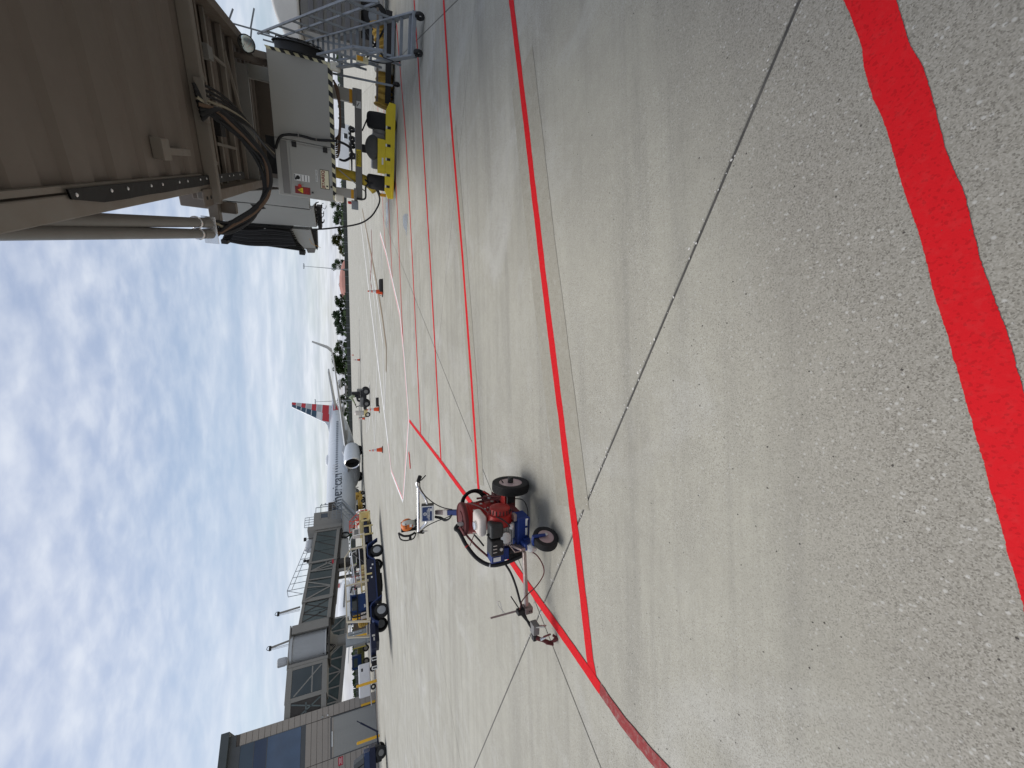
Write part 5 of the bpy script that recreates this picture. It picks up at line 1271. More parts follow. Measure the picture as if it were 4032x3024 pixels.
def sloped(x0, x1, y0, y1, za, zb, name, mat, **kw):
    a = [(x0, y0, za(x0)), (x1, y0, za(x1)), (x1, y1, za(x1)), (x0, y1, za(x0))]
    b = [(x0, y0, zb(x0)), (x1, y0, zb(x1)), (x1, y1, zb(x1)), (x0, y1, zb(x0))]
    return MB().hexa(a, b).build(name, mat, fb, **kw)
# three telescoping sections: (x0, x1, front y, roof drop, sill height)
SECT = [(6.9, 9.55, 0.22, 0.16, 'inner'), (9.15, 13.75, 0.10, 0.08, 'middle'), (13.5, 17.7, -0.02, 0.0, 'outer')]
for x0, x1, yf, dr_, nm in SECT:
    top = lambda x, d=dr_: roof(x) - d
    bot = lambda x, d=dr_: flo(x) + d * 0.4
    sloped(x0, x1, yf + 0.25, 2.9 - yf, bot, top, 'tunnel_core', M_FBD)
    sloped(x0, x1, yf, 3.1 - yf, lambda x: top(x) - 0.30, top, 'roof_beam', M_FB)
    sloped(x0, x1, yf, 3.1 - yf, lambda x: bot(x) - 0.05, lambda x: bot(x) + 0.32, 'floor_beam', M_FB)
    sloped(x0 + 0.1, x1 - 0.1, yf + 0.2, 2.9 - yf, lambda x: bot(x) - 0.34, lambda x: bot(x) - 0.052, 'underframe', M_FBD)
    sloped(x1 - 0.22, x1, yf - 0.03, 3.12 - yf, lambda x: bot(x) - 0.12, lambda x: top(x) + 0.03, 'end_frame', M_FB)
    sloped(x0, x0 + 0.2, yf - 0.01, 3.1 - yf, bot, top, 'end_frame', M_FB)
def glaze(x0, x1, yf, d, n, mat, pad=0.02):
    st = (x1 - x0) / n
    for q in range(n):
        a, b = x0 + st * q + pad, x0 + st * (q + 1) - pad
        sloped(a, b, yf + 0.10, yf + 0.13, lambda x: flo(x) + d * 0.4 + 0.33, lambda x: roof(x) - d - 0.31, 'glass_pane', mat)
glaze(7.1, 9.1, 0.22, 0.16, 2, M_GLI)
glaze(9.35, 13.5, 0.10, 0.08, 4, M_GLT)
glaze(13.75, 17.45, -0.02, 0.0, 3, M_GLT)
def diag(x0, z0, x1, z1, yf, w_=0.14, m=None):
    MB().beam((x0, yf + 0.05, z0), (x1, yf + 0.05, z1), 0.09, w_).build('truss_diagonal', m or M_FB, fb)
def rz_(x, d): return roof(x) - d - 0.32
def fz_(x, d): return flo(x) + d * 0.4 + 0.34
diag(9.45, rz_(9.45, .08), 10.4, fz_(10.4, .08), 0.10); diag(10.45, fz_(10.45, .08), 10.75, rz_(10.75, .08), 0.10); diag(10.5, fz_(10.5, .08), 11.35, rz_(11.35, .08), 0.10)
MB().beam((11.45, 0.12, fz_(11.45, .08)), (11.55, 0.12, rz_(11.5, .08)), 0.1, 0.2).build('truss_post', M_FB, fb)
MB().beam((12.45, 0.12, fz_(12.45, .08)), (12.55, 0.12, rz_(12.5, .08)), 0.1, 0.2).build('truss_post', M_FB, fb)
diag(12.6, rz_(12.6, .08), 13.45, fz_(13.45, .08), 0.10); diag(12.6, rz_(12.6, .08), 12.85, fz_(12.85, .08), 0.10); diag(12.9, fz_(12.9, .08), 13.4, fz_(13.4, .08) + 0.8, 0.10)
for a, b in ((7.2, 8.0), (8.0, 7.2), (8.1, 9.0), (9.0, 8.1)):
    MB().beam((a, 0.315, fz_(a, .16)), (b, 0.315, rz_(b, .16)), 0.01, 0.12).build('inner_truss', M_FBD, fb)
for a, b in ((14.0, 15.2), (15.3, 16.3), (16.4, 17.2)):
    MB().beam((a, 0.075, fz_(a, 0)), (b, 0.075, rz_(b, 0)), 0.01, 0.1).build('inner_truss', M_FBD, fb)
MB().box(13.0, 13.6, -0.02, -0.015, 3.92, 4.1).build('red_sign', M_SIGNR, fb)
# rotunda: curved ribbed drum between flat collars
rc = 4.75
MB().lathe([(1.72, 4.55), (1.72, 4.72), (1.60, 4.72), (1.60, 7.72), (1.78, 7.74), (1.78, 7.98), (0.2, 8.05)], (rc, 1.55, 0), (0, 0, 1), 40).build('rotunda_drum', M_RIBS, fb)
rib = MB().box(-0.035, 0.035, -0.05, 0.0, 4.74, 7.7).build('drum_rib', M_RIBS, fb)
rib.location = (rc + 1.6 * math.cos(rad(-90)), 1.55 - 1.6, 0)
for q in range(-24, 25):
    if q == 0: continue
    a = rad(-90 + q * 3.6)
    again(rib, fb, (rc + 1.6 * math.cos(a), 1.55 + 1.6 * math.sin(a), 0), (0, 0, a + math.pi / 2))
sloped(6.1, 6.95, 0.0, 3.1, lambda x: 4.35, lambda x: 7.9, 'vestibule_panel', M_FB, bevel=0.03)
sloped(3.0, 3.3, -0.05, 3.15, lambda x: 4.35, lambda x: 7.95, 'vestibule_panel', M_FB, bevel=0.03)
MB().box(2.9, 7.0, 0.0, 3.1, 7.98, 8.1).build('rotunda_roof', M_FB, fb, bevel=0.03)
MB().box(2.95, 6.95, 0.05, 3.05, 4.2, 4.36).build('rotunda_floor', M_FBD, fb)
MB().lathe([(0.55, 0), (0.55, 4.2)], (rc + 0.1, 1.55, 0), (0, 0, 1), 24).build('rotunda_column', M_FB, fb, smooth=True)
MB().lathe([(1.25, 3.3), (0.75, 3.0), (0.6, 2.6)], (rc + 0.1, 1.55, 0.9), (0, 0, 1), 24).build('column_head', M_FB, fb, smooth=True)
# fixed link to the building with a big window
lk = [(0.12, 2.95)]
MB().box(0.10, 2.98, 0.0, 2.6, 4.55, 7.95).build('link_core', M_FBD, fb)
MB().box(0.05, 2.99, -0.06, 2.6, 7.55, 8.05).box(0.05, 2.99, -0.06, 2.6, 4.4, 4.88).box(0.05, 0.42, -0.06, 0.3, 4.88, 7.55).box(2.72, 2.99, -0.06, 0.3, 4.88, 7.55).build('link_frame', M_FB, fb, bevel=0.02)
MB().box(0.44, 2.70, -0.03, -0.005, 4.9, 7.53).build('link_window', glassy('link_window_glass', (0.012, 0.024, 0.032), 0.04, 0.6), fb)
MB().beam((0.5, -0.036, 7.3), (2.6, -0.036, 4.95), 0.012, 0.11).beam((0.45, -0.037, 5.75), (2.68, -0.037, 5.75), 0.012, 0.12).build('window_brace', M_FB, fb)
e0, e1 = Vector((0.05, 0.0)), Vector((0.05 - 0.55, 1.5))
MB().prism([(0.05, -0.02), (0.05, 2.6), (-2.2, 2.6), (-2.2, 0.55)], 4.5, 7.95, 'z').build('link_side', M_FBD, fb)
MB().prism([(0.06, -0.06), (0.06, 0.0), (-2.2, 0.57), (-2.2, 0.51)], 7.5, 8.0, 'z').prism([(0.06, -0.06), (0.06, 0.0), (-2.2, 0.57), (-2.2, 0.51)], 4.45, 4.9, 'z').build('link_frame', M_FB, fb)
for a, b in (((-0.1, 4.95), (-1.5, 7.45)), ((-0.1, 7.45), (-0.8, 4.95)), ((-0.2, 6.2), (-1.8, 6.2))):
    MB().beam((a[0], -0.035 - a[0] * 0.253, a[1]), (b[0], -0.035 - b[0] * 0.253, b[1]), 0.03, 0.12).build('window_brace', M_GLI, fb)
# roof furniture: lamp davits, vent, walkway rails, drum
def davit(X, Y, xb, lab):
    p = FA.Y(X, Y, 0.8); zb = roof(xb) if xb > 7 else 8.08
    m = MB(); m.beam((p.x + 0.05, 0.8, p.z), (xb + 0.75, 0.8, zb), 0.16, 0.12)
    m.build('davit_arm', M_FB, fb)
    MB().tube([(p.x - 0.05, 0.8, p.z), (p.x - 0.02, 0.8, zb)], 0.05, 8).tube([(p.x - 0.16, 0.8, p.z), (p.x - 0.16, 0.8, zb)], 0.03, 8).build('davit_post', M_CHROME, fb)
    MB().box(p.x - 0.22, p.x + 0.2, 0.68, 0.92, p.z - 0.06, p.z + 0.16).build('davit_head', M_BLK, fb, bevel=0.03)
    MB().tube(crv([(p.x - 0.2, 0.75, p.z + 0.1), (p.x - 0.05, 0.75, p.z + 0.35), (p.x + 0.2, 0.75, p.z + 0.25), (p.x + 0.2, 0.75, p.z)], 5), 0.03, 6).build('davit_cable', M_CABLE, fb)
davit(1098, 2417, 8.3, ''); davit(1066, 2553, 5.1, '')
MB().lathe([(0.3, 0), (0.3, 0.15), (0.38, 0.18), (0.38, 0.3), (0.42, 0.32), (0.42, 0.95), (0.36, 1.02)], (4.1, 1.2, 8.1), (0, 0, 1), 14).build('roof_vent', M_RIBS, fb)
hr = MB()
for z_ in (0.55, 1.0):
    hr.beam((11.0, 0.5, roof(11.0) + z_ + 0.75), (15.8, 0.5, roof(15.8) + z_ - 0.2), 0.05)
x = 11.0
while x < 15.9:
    hr.beam((x, 0.5, roof(x) + 0.0), (x, 0.5, roof(x) + 1.75 - (x - 11.0) * 0.2), 0.05); x += 0.7
hr.beam((10.3, 0.5, roof(10.3)), (11.0, 0.5, roof(11) + 1.75), 0.05).beam((10.3, 0.5, roof(10.3) + 0.1), (10.3, 0.5, roof(10.3) + 1.5), 0.05).beam((10.3, 0.5, roof(10.3) + 1.5), (11.0, 0.5, roof(11) + 1.75), 0.05)
hr.build('roof_railing', M_GALV, fb)
MB().lathe([(0.5, 0), (0.55, 0.1), (0.55, 1.1), (0.45, 1.2)], (15.7, 0.9, roof(16.2) + 0.42), (1, 0, -0.12), 20).build('roof_air_unit', M_RIBS, fb, smooth=True)
MB().lathe([(0.2, 0), (0.22, 0.3), (0.1, 0.4)], (14.2, 0.7, roof(14.2)), (0, 0, 1), 12).lathe([(0.14, 0), (0.2, 0.2)], (14.2, 0.7, roof(14.2) + 0.55), (0.5, -1, 0), 12).build('roof_lamp', M_BLK, fb)
MB().box(17.0, 17.35, 0.6, 0.9, roof(17) + 0.9, roof(17) + 1.2).beam((17.2, .75, roof(17.2)), (17.2, .75, roof(17.2) + 0.9), 0.06).build('roof_lamp', M_BLK, fb)
# cab, service door balcony and stairs
cx0 = 17.7
MB().box(cx0 + 0.02, cx0 + 0.55, -0.25, 3.3, 3.0, 7.0).build('cab_frame', M_FB, fb, bevel=0.03)
MB().box(cx0 + 0.57, cx0 + 2.6, -0.1, 3.2, 3.05, 6.35).build('cab_body', M_CAB if False else M_FB, fb, bevel=0.04)
MB().box(cx0 + 1.7, cx0 + 2.3, -0.12, -0.101, 4.7, 5.5).build('cab_window', M_GLB3, fb)
MB().box(cx0 + 1.5, cx0 + 2.5, -0.16, -0.101, 4.55, 4.68).box(cx0 + 1.5, cx0 + 2.5, -0.16, -0.101, 5.52, 5.65).build('window_trim', M_FB, fb)
rl = MB()
for z_ in (6.9, 7.4):
    rl.beam((cx0 + 0.8, 0.2, z_), (cx0 + 2.2, 0.2, z_), 0.05)
for q in range(5): rl.beam((cx0 + 0.8 + 0.35 * q, 0.2, 6.35), (cx0 + 0.8 + 0.35 * q, 0.2, 7.4), 0.05)
rl.build('cab_roof_railing', M_GALV, fb)
bal = MB()
for z_ in (3.6, 4.1): bal.beam((cx0 + 0.6, -1.3, z_), (cx0 + 2.8, -1.3, z_), 0.05)
for q in range(8): bal.beam((cx0 + 0.6 + 0.31 * q, -1.3, 3.05), (cx0 + 0.6 + 0.31 * q, -1.3, 4.1), 0.035)
bal.build('balcony_railing', M_GALV, fb)
MB().box(cx0 + 0.4, cx0 + 3.0, -1.35, -0.3, 2.92, 3.04).build('balcony_floor', M_GALV, fb)
stp0, stp1 = Vector((cx0 + 2.8, -1.8, 2.95)), Vector((cx0 - 0.9, -1.8, 0.5))
for dy in (-0.4, 0.4):
    MB().beam(stp0 + Vector((0, dy, 0)), stp1 + Vector((0, dy, 0)), 0.05, 0.22).build('stair_stringer', M_GALV, fb)
    MB().beam(stp0 + Vector((0, dy, 1.0)), stp1 + Vector((0, dy, 1.0)), 0.05).beam(stp0 + Vector((0, dy, 0.55)), stp1 + Vector((0, dy, 0.55)), 0.04).build('stair_rail', M_GALV, fb)
trd = None
for q in range(12):
    P = stp0.lerp(stp1, (q + 0.5) / 12)
    if trd is None: trd = MB().box(-0.13, 0.13, -0.38, 0.38, -0.02, 0.02).build('stair_tread', M_GALV, fb); trd.location = P
    else: again(trd, fb, P)
    if q % 3 == 0:
        for dy in (-0.4, 0.4): MB().beam(P + Vector((0, dy, 0)), P + Vector((0, dy, 1.0)), 0.04).build('stair_baluster', M_GALV, fb)
# cab nose towards the jet: rolled canopy, rail gate and lamp
MB().box(cx0 + 2.62, cx0 + 4.2, 0.3, 3.2, 3.2, 4.7).build('cab_nose', M_FB, fb, bevel=0.05)
for q in range(9):
    MB().box(cx0 + 2.65 + q * 0.17, cx0 + 2.75 + q * 0.17, 0.22, 0.299, 3.3, 4.6).build('canopy_pleat', M_FBD if q % 2 else M_BR, fb)
gt = MB()
for p, q in (((cx0 + 2.8, 4.7), (cx0 + 2.8, 6.2)), ((cx0 + 3.8, 4.7), (cx0 + 3.8, 6.2)), ((cx0 + 2.8, 6.2), (cx0 + 3.8, 6.2)), ((cx0 + 2.8, 5.6), (cx0 + 3.8, 5.6)), ((cx0 + 4.1, 4.7), (cx0 + 4.1, 5.7)), ((cx0 + 3.8, 5.7), (cx0 + 4.3, 5.5))):
    gt.beam((p[0], 0.6, p[1]), (q[0], 0.6, q[1]), 0.07)
gt.build('canopy_gate', M_GALV, fb)
MB().lathe([(0.28, 0), (0.3, 0.3), (0.22, 0.6)], (cx0 + 2.45, 0.3, 4.9), (0, 0, 1), 14).build('canopy_motor', M_FB, fb)
# wheel column of the far bridge, mostly hidden behind the trailer
MB().box(12.1, 12.4, 0.4, 0.7, 0.6, 3.5).box(12.1, 12.4, 2.4, 2.7, 0.6, 3.5).box(11.7, 12.8, 0.4, 2.7, 0.4, 0.7).build('lift_column', M_FB, fb, bevel=0.02)
for yy in (0.7, 2.4): wheel(fb, (12.25, yy, 0.5), (0, -1, 0), 0.5, 0.35, M_RUB, M_FB)
MB().box(13.6, 16.2, 0.3, 2.7, 2.2, 3.2).build('air_unit_box', M_BOX, fb, bevel=0.03)
MB().box(12.9, 13.5, 0.2, 2.4, 1.9, 3.3).build('cable_reel_box', M_FBD, fb, bevel=0.05)
for q in range(6):
    MB().tube([(16.5 + 0.06 * q + 0.35 * math.cos(t), 0.2 + 0.05 * q, 2.6 + 0.5 * math.sin(t)) for t in [2 * math.pi * i / 14 for i in range(14)]], 0.04, 6, closed=True).build('hose_coil', M_CABLE, fb)
for (X, Y), n in (((1275, 2395), 4), ((1292, 2555), 3), ((1308, 2260), 3)):
    c = FA.Y(X, Y, 0.3)
    for q in range(n):
        MB().tube(crv([c + Vector((-0.3, 0, 0.5)), c + Vector((-0.35 + 0.05 * q, 0.1, -0.1)), c + Vector((0.1 * q, 0.1, -0.5 - 0.1 * q)), c + Vector((0.5, 0.1, 0.0)), c + Vector((0.6, 0, 0.5))], 5), 0.035, 6).build('hanging_cable', M_CABLE, fb)
# equipment cabinets below the rotunda
FQ = Frame(FA.world(4.2, -1.4)[:2], FA.a)
eq = thing('equipment_cabinet', 'tall light grey electrical cabinets on a stand below the far rotunda', 'cabinet', FQ)
M_EQ = paint('cabinet_blue_grey', (0.30, 0.32, 0.33), 0.45, 0, 0.2, 1.5)
qa, qb = FQ.Y(1362, 2545, 0), FQ.Y(1440, 2475, 0)
MB().box(qa.x, qb.x, 0, 0.5, qb.z, qa.z).build('cabinet_body', M_EQ, eq, bevel=0.02)
for q in range(2):
    w_ = (qb.x - qa.x)
    MB().box(qa.x + w_ * (0.52 + 0.24 * q), qa.x + w_ * (0.72 + 0.24 * q), -0.16, -0.005, qb.z + 0.25 + 0.1 * q, qa.z - 0.35).build('switch_box', M_EQ, eq, bevel=0.015)
    MB().box(qa.x + w_ * (0.57 + 0.24 * q), qa.x + w_ * (0.67 + 0.24 * q), -0.165, -0.161, qa.z - 0.8, qa.z - 0.7).build('switch_label', M_LABW, eq)
MB().box(qa.x + 0.2, qa.x + 0.35, 0.1, 0.4, 0, qb.z).box(qb.x - 0.3, qb.x - 0.15, 0.1, 0.4, 0, qb.z).build('cabinet_leg', M_EQ, eq)
MB().box(qa.x - 0.1, qb.x + 0.9, -0.1, 0.6, qb.z - 0.25, qb.z - 0.02).build('cabinet_base', M_EQ, eq)
# second far bridge behind, seen under the rotunda
FR = Frame((-41.0, 60.5), math.atan2(0.42, 0.907))
b2 = thing('rear_jet_bridge', 'second grey glass jet bridge farther back, seen below the far rotunda', 'jet bridge', FR)
ra, rb = FR.Y(1370, 2560, 0), FR.Y(1345, 2760, 0)
def tz(X, Y): return FR.Y(X, Y, 0)
P00, P10 = tz(1300, 2745), tz(1300, 2450)
zb0, zb1 = tz(1345, 2745).z, tz(1372, 2450).z
xx0, xx1 = P00.x - 6, P10.x
zt0, zt1 = zb0 + 3.0, zb1 + 3.0
def h2(x): return (x - P00.x) / (P10.x - P00.x)
def zlo(x): return zb0 + (zb1 - zb0) * h2(x)
def part2(x0, x1, y0, y1, a, b, nm, mt):
    A = [(x0, y0, zlo(x0) + a), (x1, y0, zlo(x1) + a), (x1, y1, zlo(x1) + a), (x0, y1, zlo(x0) + a)]
    B = [(x0, y0, zlo(x0) + b), (x1, y0, zlo(x1) + b), (x1, y1, zlo(x1) + b), (x0, y1, zlo(x0) + b)]
    MB().hexa(A, B).build(nm, mt, b2)
part2(xx0, xx1, 0.2, 3.0, 0.05, 2.9, 'tunnel_core', M_FBD)
part2(xx0, xx1, 0, 3.2, 2.6, 3.0, 'roof_beam', M_FB); part2(xx0, xx1, 0, 3.2, -0.1, 0.4, 'floor_beam', M_FB)
x = xx0 + 0.3; q = 0
while x < xx1 - 1.2:
    part2(x, x + 1.5, 0.1, 0.14, 0.42, 2.58, 'glass_pane', M_GLI); part2(x + 1.52, x + 1.68, 0.0, 0.16, 0.4, 2.6, 'truss_post', M_FB)
    a, b = (x, x + 1.5) if q % 2 else (x + 1.5, x)
    MB().beam((a, 0.06, zlo(a) + 0.45), (b, 0.06, zlo(b) + 2.55), 0.08, 0.14).build('truss_diagonal', M_FB, b2)
    x += 1.7; q += 1
MB().box(xx1 - 1.0, xx1 - 0.5, 0.5, 2.7, 0, zlo(xx1) ).build('support_post', M_FB, b2)

# ------------------------------------------------------------------ blue trailer with cream rails (near wheel at the frame's origin)
FW = Frame((-9.66, 24.40), math.atan2(0.817, 0.577))
M_NAVY = paint('trailer_navy_paint', (0.006, 0.010, 0.034), 0.4, 0, 0.35, 3, (0.03, 0.035, 0.06), 0.05)
M_NAVYL = paint('fender_blue_edge', (0.018, 0.034, 0.11), 0.35, 0, 0.3, 4)
M_CRM = paint('cream_rail_paint', (0.62, 0.55, 0.42), 0.5, 0, 0.4, 4, (0.4, 0.33, 0.24))
M_CYEL = paint('pale_yellow_frame', (0.68, 0.55, 0.26), 0.5, 0, 0.3, 4)
M_CABB = paint('cabinet_royal_blue', (0.008, 0.036, 0.13), 0.4, 0, 0.2, 3)
M_WHEELG = paint('wheel_silver', (0.36, 0.37, 0.38), 0.5, 0.3, 0.3, 6)
tl_ = thing('service_trailer', 'long navy blue service trailer with cream rails and a blue cabinet, on the left', 'trailer', FW)
W2 = 1.75
for xx in (0.0, -3.56):
    for yy, a in ((0.12, -1), (W2 - 0.12, 1)):
        wheel(tl_, (xx, yy, 0.365), (0, a, 0), 0.365, 0.24, M_RUB, M_WHEELG, 0.60)
MB().box(-4.9, 2.3, 0.35, W2 - 0.35, 0.55, 0.92).build('chassis', M_NAVY, tl_, bevel=0.02)
MB().box(-3.0, -0.5, 0.02, W2 - 0.02, 0.52, 0.98).build('side_skirt', M_NAVY, tl_, bevel=0.015)
MB().box(-5.3, -4.1, 0.05, W2 - 0.05, 0.72, 0.97).build('drawbar_deck', M_NAVY, tl_, bevel=0.015)
MB().box(0.65, 2.4, 0.05, W2 - 0.05, 0.82, 1.02).build('front_deck', M_NAVY, tl_, bevel=0.015)
for xc in (0.0, -3.56):
    fp = [(xc + 0.78, 0.30), (xc + 0.70, 0.44), (xc + 0.46, 0.84), (xc + 0.30, 0.93), (xc - 0.30, 0.93), (xc - 0.52, 0.76), (xc - 0.62, 0.60), (xc - 0.62, 0.53), (xc - 0.55, 0.53), (xc - 0.46, 0.70), (xc - 0.27, 0.865), (xc + 0.27, 0.865), (xc + 0.40, 0.79), (xc + 0.64, 0.42), (xc + 0.72, 0.28)]
    MB().prism(fp, -0.02, 0.34).build('fender', M_NAVYL, tl_)
    MB().prism(fp, W2 - 0.34, W2 + 0.02).build('fender', M_NAVYL, tl_)
MB().box(-2.98, -0.58, -0.022, 0.018, 0.50, 0.565).build('skirt_edge', M_NAVYL, tl_)
MB().box(-2.6, -0.8, 0.4, 1.3, 0.24, 0.55).box(-2.0, -1.2, 0.5, 1.2, 0.16, 0.24).box(-0.9, -0.5, 0.4, 1.2, 0.3, 0.5).build('axle_gear', M_BLK, tl_, bevel=0.05)
MB().lathe([(0.05, 0), (0.05, 0.30)], (-1.45, -0.02, 0.72), (-0.0, 0, 1), 10).build('reflector_tube', M_CYEL, tl_)
for xx, zz in ((-1.15, 0.72), (-1.7, 0.70), (-0.95, 0.62)):
    MB().box(xx, xx + 0.1, 0.012, 0.0165, zz, zz + 0.08).build('white_sticker', M_LABW, tl_)
MB().box(-3.95, 1.30, -0.01, 0.12, 1.0, 1.10).box(-3.95, 1.3, W2 - 0.12, W2, 1.0, 1.1).build('deck_beam', M_CRM, tl_, bevel=0.01)
MB().box(-3.9, 1.3, 0.14, W2 - 0.14, 0.985, 1.03).build('deck_plate', M_NAVY, tl_)
for yy in (0.05, W2 - 0.05):
    m = MB()
    m.beam((0.35, yy, 1.0), (0.33, yy, 1.82), 0.07).beam((0.33, yy, 1.82), (-0.15, yy, 2.13), 0.06).beam((-0.15, yy, 2.13), (-3.75, yy, 2.05), 0.06)
    m.beam((-1.82, yy, 1.0), (-1.84, yy, 2.1), 0.07).beam((-3.75, yy, 2.05), (-3.98, yy, 0.95), 0.08)
    m.build('side_rail', M_CRM, tl_)
    m = MB(); m.tube(crv([(1.25, yy, 1.12), (1.22, yy, 1.6), (1.0, yy, 1.78), (0.4, yy, 1.80)], 5), 0.03, 7).tube([(0.4, yy, 1.80), (-1.8, yy, 1.62)], 0.028, 6).tube([(0.3, yy, 1.35), (-1.8, yy, 1.30)], 0.022, 6)
    m.build('tube_rail', M_CHROME, tl_)
for xx in (-1.82, -3.9, 0.35): MB().box(xx - 0.06, xx + 0.06, -0.05, W2 + 0.05, 0.93, 0.985).build('cross_member', M_CRM, tl_)
cbx = MB().box(-3.25, -2.32, 0.25, 1.45, 1.04, 1.52).build('blue_cabinet', M_CABB, tl_, bevel=0.02)
MB().box(-3.27, -2.30, 0.22, 1.5, 1.80, 1.88).box(-3.25, -3.17, 0.25, 1.45, 1.52, 1.80).box(-2.40, -2.32, 0.25, 1.45, 1.52, 1.80).box(-3.25, -2.3, 0.23, 1.47, 1.5, 1.56).build('cabinet_frame', M_CABB, cbx)
MB().box(-3.16, -2.41, 0.5, 0.52, 1.56, 1.79).build('window_pane', M_GLI, cbx)
MB().box(-3.12, -2.95, 0.24, 0.248, 1.16, 1.20).box(-3.12, -2.98, 0.24, 0.248, 1.10, 1.14).build('white_lettering', M_LABW, cbx)
MB().box(-3.85, -2.0, 0.12, 0.2, 1.50, 1.56).tube(crv([(-2.05, 0.18, 1.55), (-1.9, 0.18, 1.75), (-2.2, 0.2, 1.86)], 5), 0.035, 7).tube(crv([(-3.2, 0.18, 1.86), (-3.5, 0.18, 1.8), (-3.55, 0.18, 1.5), (-3.5, 0.18, 1.1)], 5), 0.035, 7).build('black_hose', M_CABLE, tl_)
MB().lathe([(0.11, 0), (0.12, 0.05), (0.12, 0.33), (0.08, 0.4)], (-3.42, 0.5, 1.4), (0, 0, 1), 14).build('orange_tank', M_BOLL, tl_, smooth=True)
MB().box(-3.55, -3.32, 0.3, 0.6, 1.06, 1.36).box(-3.5, -3.36, 0.22, 0.3, 1.1, 1.22).build('white_pump', M_TANK, tl_, bevel=0.03)
MB().lathe([(0.16, 0)] + [(0.16 + 0.025 * (q % 2), 0.05 * q) for q in range(1, 9)] + [(0.15, 0.45)], (-3.62, 0.75, 1.05), (-0.15, 0, 1), 14).build('duct_hose', M_HOSE, tl_)
def ctrl(x0, x1, y0, z0, z1, nm='control_box'):
    o = MB().box(x0, x1, y0, y0 + 0.25, z0, z1).build(nm, M_TANK, tl_, bevel=0.015)
    MB().box(x0 + 0.12 * (x1 - x0) + 0.05, x1 - 0.15 * (x1 - x0), y0 - 0.006, y0 - 0.001, z0 + 0.1, z1 - 0.1).build('control_display', M_BOXD, o)
ctrl(1.22, 1.75, 0.12, 1.24, 1.68); ctrl(-1.72, -1.28, 0.5, 1.24, 1.62)
MB().beam((-1.2, 0.4, 1.1), (-1.2, 0.4, 1.85), 0.035).beam((-1.05, 0.45, 1.62), (-1.95, 0.45, 1.62), 0.05).beam((-0.9, 0.4, 1.1), (-0.92, 0.4, 1.6), 0.03).build('red_pipework', M_MAROON, tl_)
for q in range(3):
    MB().lathe([(0.05, 0), (0.06, 0.05), (0.05, 0.1)], (-1.25 - 0.32 * q, 0.42, 1.57), (0, 0, 1), 10).build('red_valve', M_REDINK, tl_)
MB().beam((-1.6, 0.3, 1.05), (-1.6, 0.3, 1.5), 0.06).beam((-1.6, 0.3, 1.3), (-2.25, 0.3, 1.28), 0.06).beam((-2.2, 0.3, 1.05), (-2.2, 0.3, 1.28), 0.05).build('pale_yellow_frame', M_CYEL, tl_)
MB().box(0.4, 2.2, 0.3, 0.36, 1.06, 1.14).box(0.4, 2.2, 1.3, 1.36, 1.06, 1.14).build('pale_yellow_frame', M_CYEL, tl_)
MB().beam((-0.3, 0.6, 1.05), (0.4, 0.6, 1.7), 0.1).beam((0.2, 0.8, 1.1), (-0.5, 0.8, 1.65), 0.08).box(-0.2, 0.9, 0.7, 1.3, 1.03, 1.5).build('machinery', M_BLK, tl_, bevel=0.03)
for q in range(3): MB().box(-0.7 - 0.35 * q, -0.6 - 0.35 * q, 0.35, 1.2, 1.03, 1.25).build('pipe_support', M_CYEL, tl_)
MB().box(2.15, 2.9, 0.0, W2, 0.60, 0.68).box(2.15, 2.25, 0, W2, 0.6, 1.25).box(2.8, 2.9, 0, W2, 0.6, 1.25).box(2.15, 2.9, 0, 0.08, 1.18, 1.26).build('step_frame', M_CYEL, tl_)
MB().box(1.1, 1.8, -0.05, 0.02, 0.62, 0.72).box(1.1, 1.18, -0.05, 0.02, 0.5, 1.02).box(1.7, 1.78, -0.05, 0.02, 0.5, 1.02).build('step_frame', M_CYEL, tl_)
MB().beam((-5.2, W2 / 2, 0.84), (-5.85, W2 / 2, 0.84), 0.22, 0.24).build('drawbar', M_BLK, tl_)
for xx in (-5.45, -5.85):
    MB().tube([(xx, W2 / 2 - 0.2, 0.95), (xx - 0.12, W2 / 2 - 0.2, 0.93), (xx - 0.12, W2 / 2 - 0.2, 0.72), (xx, W2 / 2 - 0.2, 0.70)], 0.022, 6, closed=True).build('tow_loop', M_LABW, tl_)
MB().box(-4.75, -4.66, 0.047, 0.05, 0.76, 0.90).box(-4.95, -4.8, 0.047, 0.05, 0.78, 0.84).build('deck_sticker', M_ALU, tl_)
# red boarding steps beyond the trailer
rp = gnd(1449, 2012)
FD = Frame((rp.x, rp.y), FW.a)
rsx = thing('red_steps', 'small bright red steps with handrails beyond the trailer, below the jet nose', 'steps', FD)
M_RST = paint('bright_red_paint', (0.62, 0.05, 0.02), 0.45, 0, 0.2, 3)
for q in range(4):
    MB().box(-0.15 - 0.28 * q, 0.15 - 0.28 * q, 0, 0.8, 0.25 + 0.24 * q, 0.30 + 0.24 * q).build('step', M_RST, rsx)
for yy in (0, 0.8):
    MB().beam((0.2, yy, 0.1), (-1.1, yy, 1.22), 0.06, 0.16).beam((0.2, yy, 0.9), (-1.1, yy, 2.0), 0.05).beam((0.2, yy, 0.1), (0.2, yy, 0.9), 0.05).beam((-1.1, yy, 0.0), (-1.1, yy, 2.0), 0.05).beam((-0.4, yy, 0.6), (-0.4, yy, 1.45), 0.04).beam((-1.9, yy, 1.2), (-1.9, yy, 2.0), 0.05).beam((-1.1, yy, 2.0), (-1.9, yy, 2.0), 0.05).build('handrail', M_RST, rsx)
MB().box(-1.95, -1.05, 0, 0.8, 1.18, 1.26).build('platform', M_RST, rsx)
yl = gnd(1438, 1955)
yo = thing('tow_tractor', 'low yellow belt loader parked below the jet nose', 'loader', loc=yl, rz=FW.a)
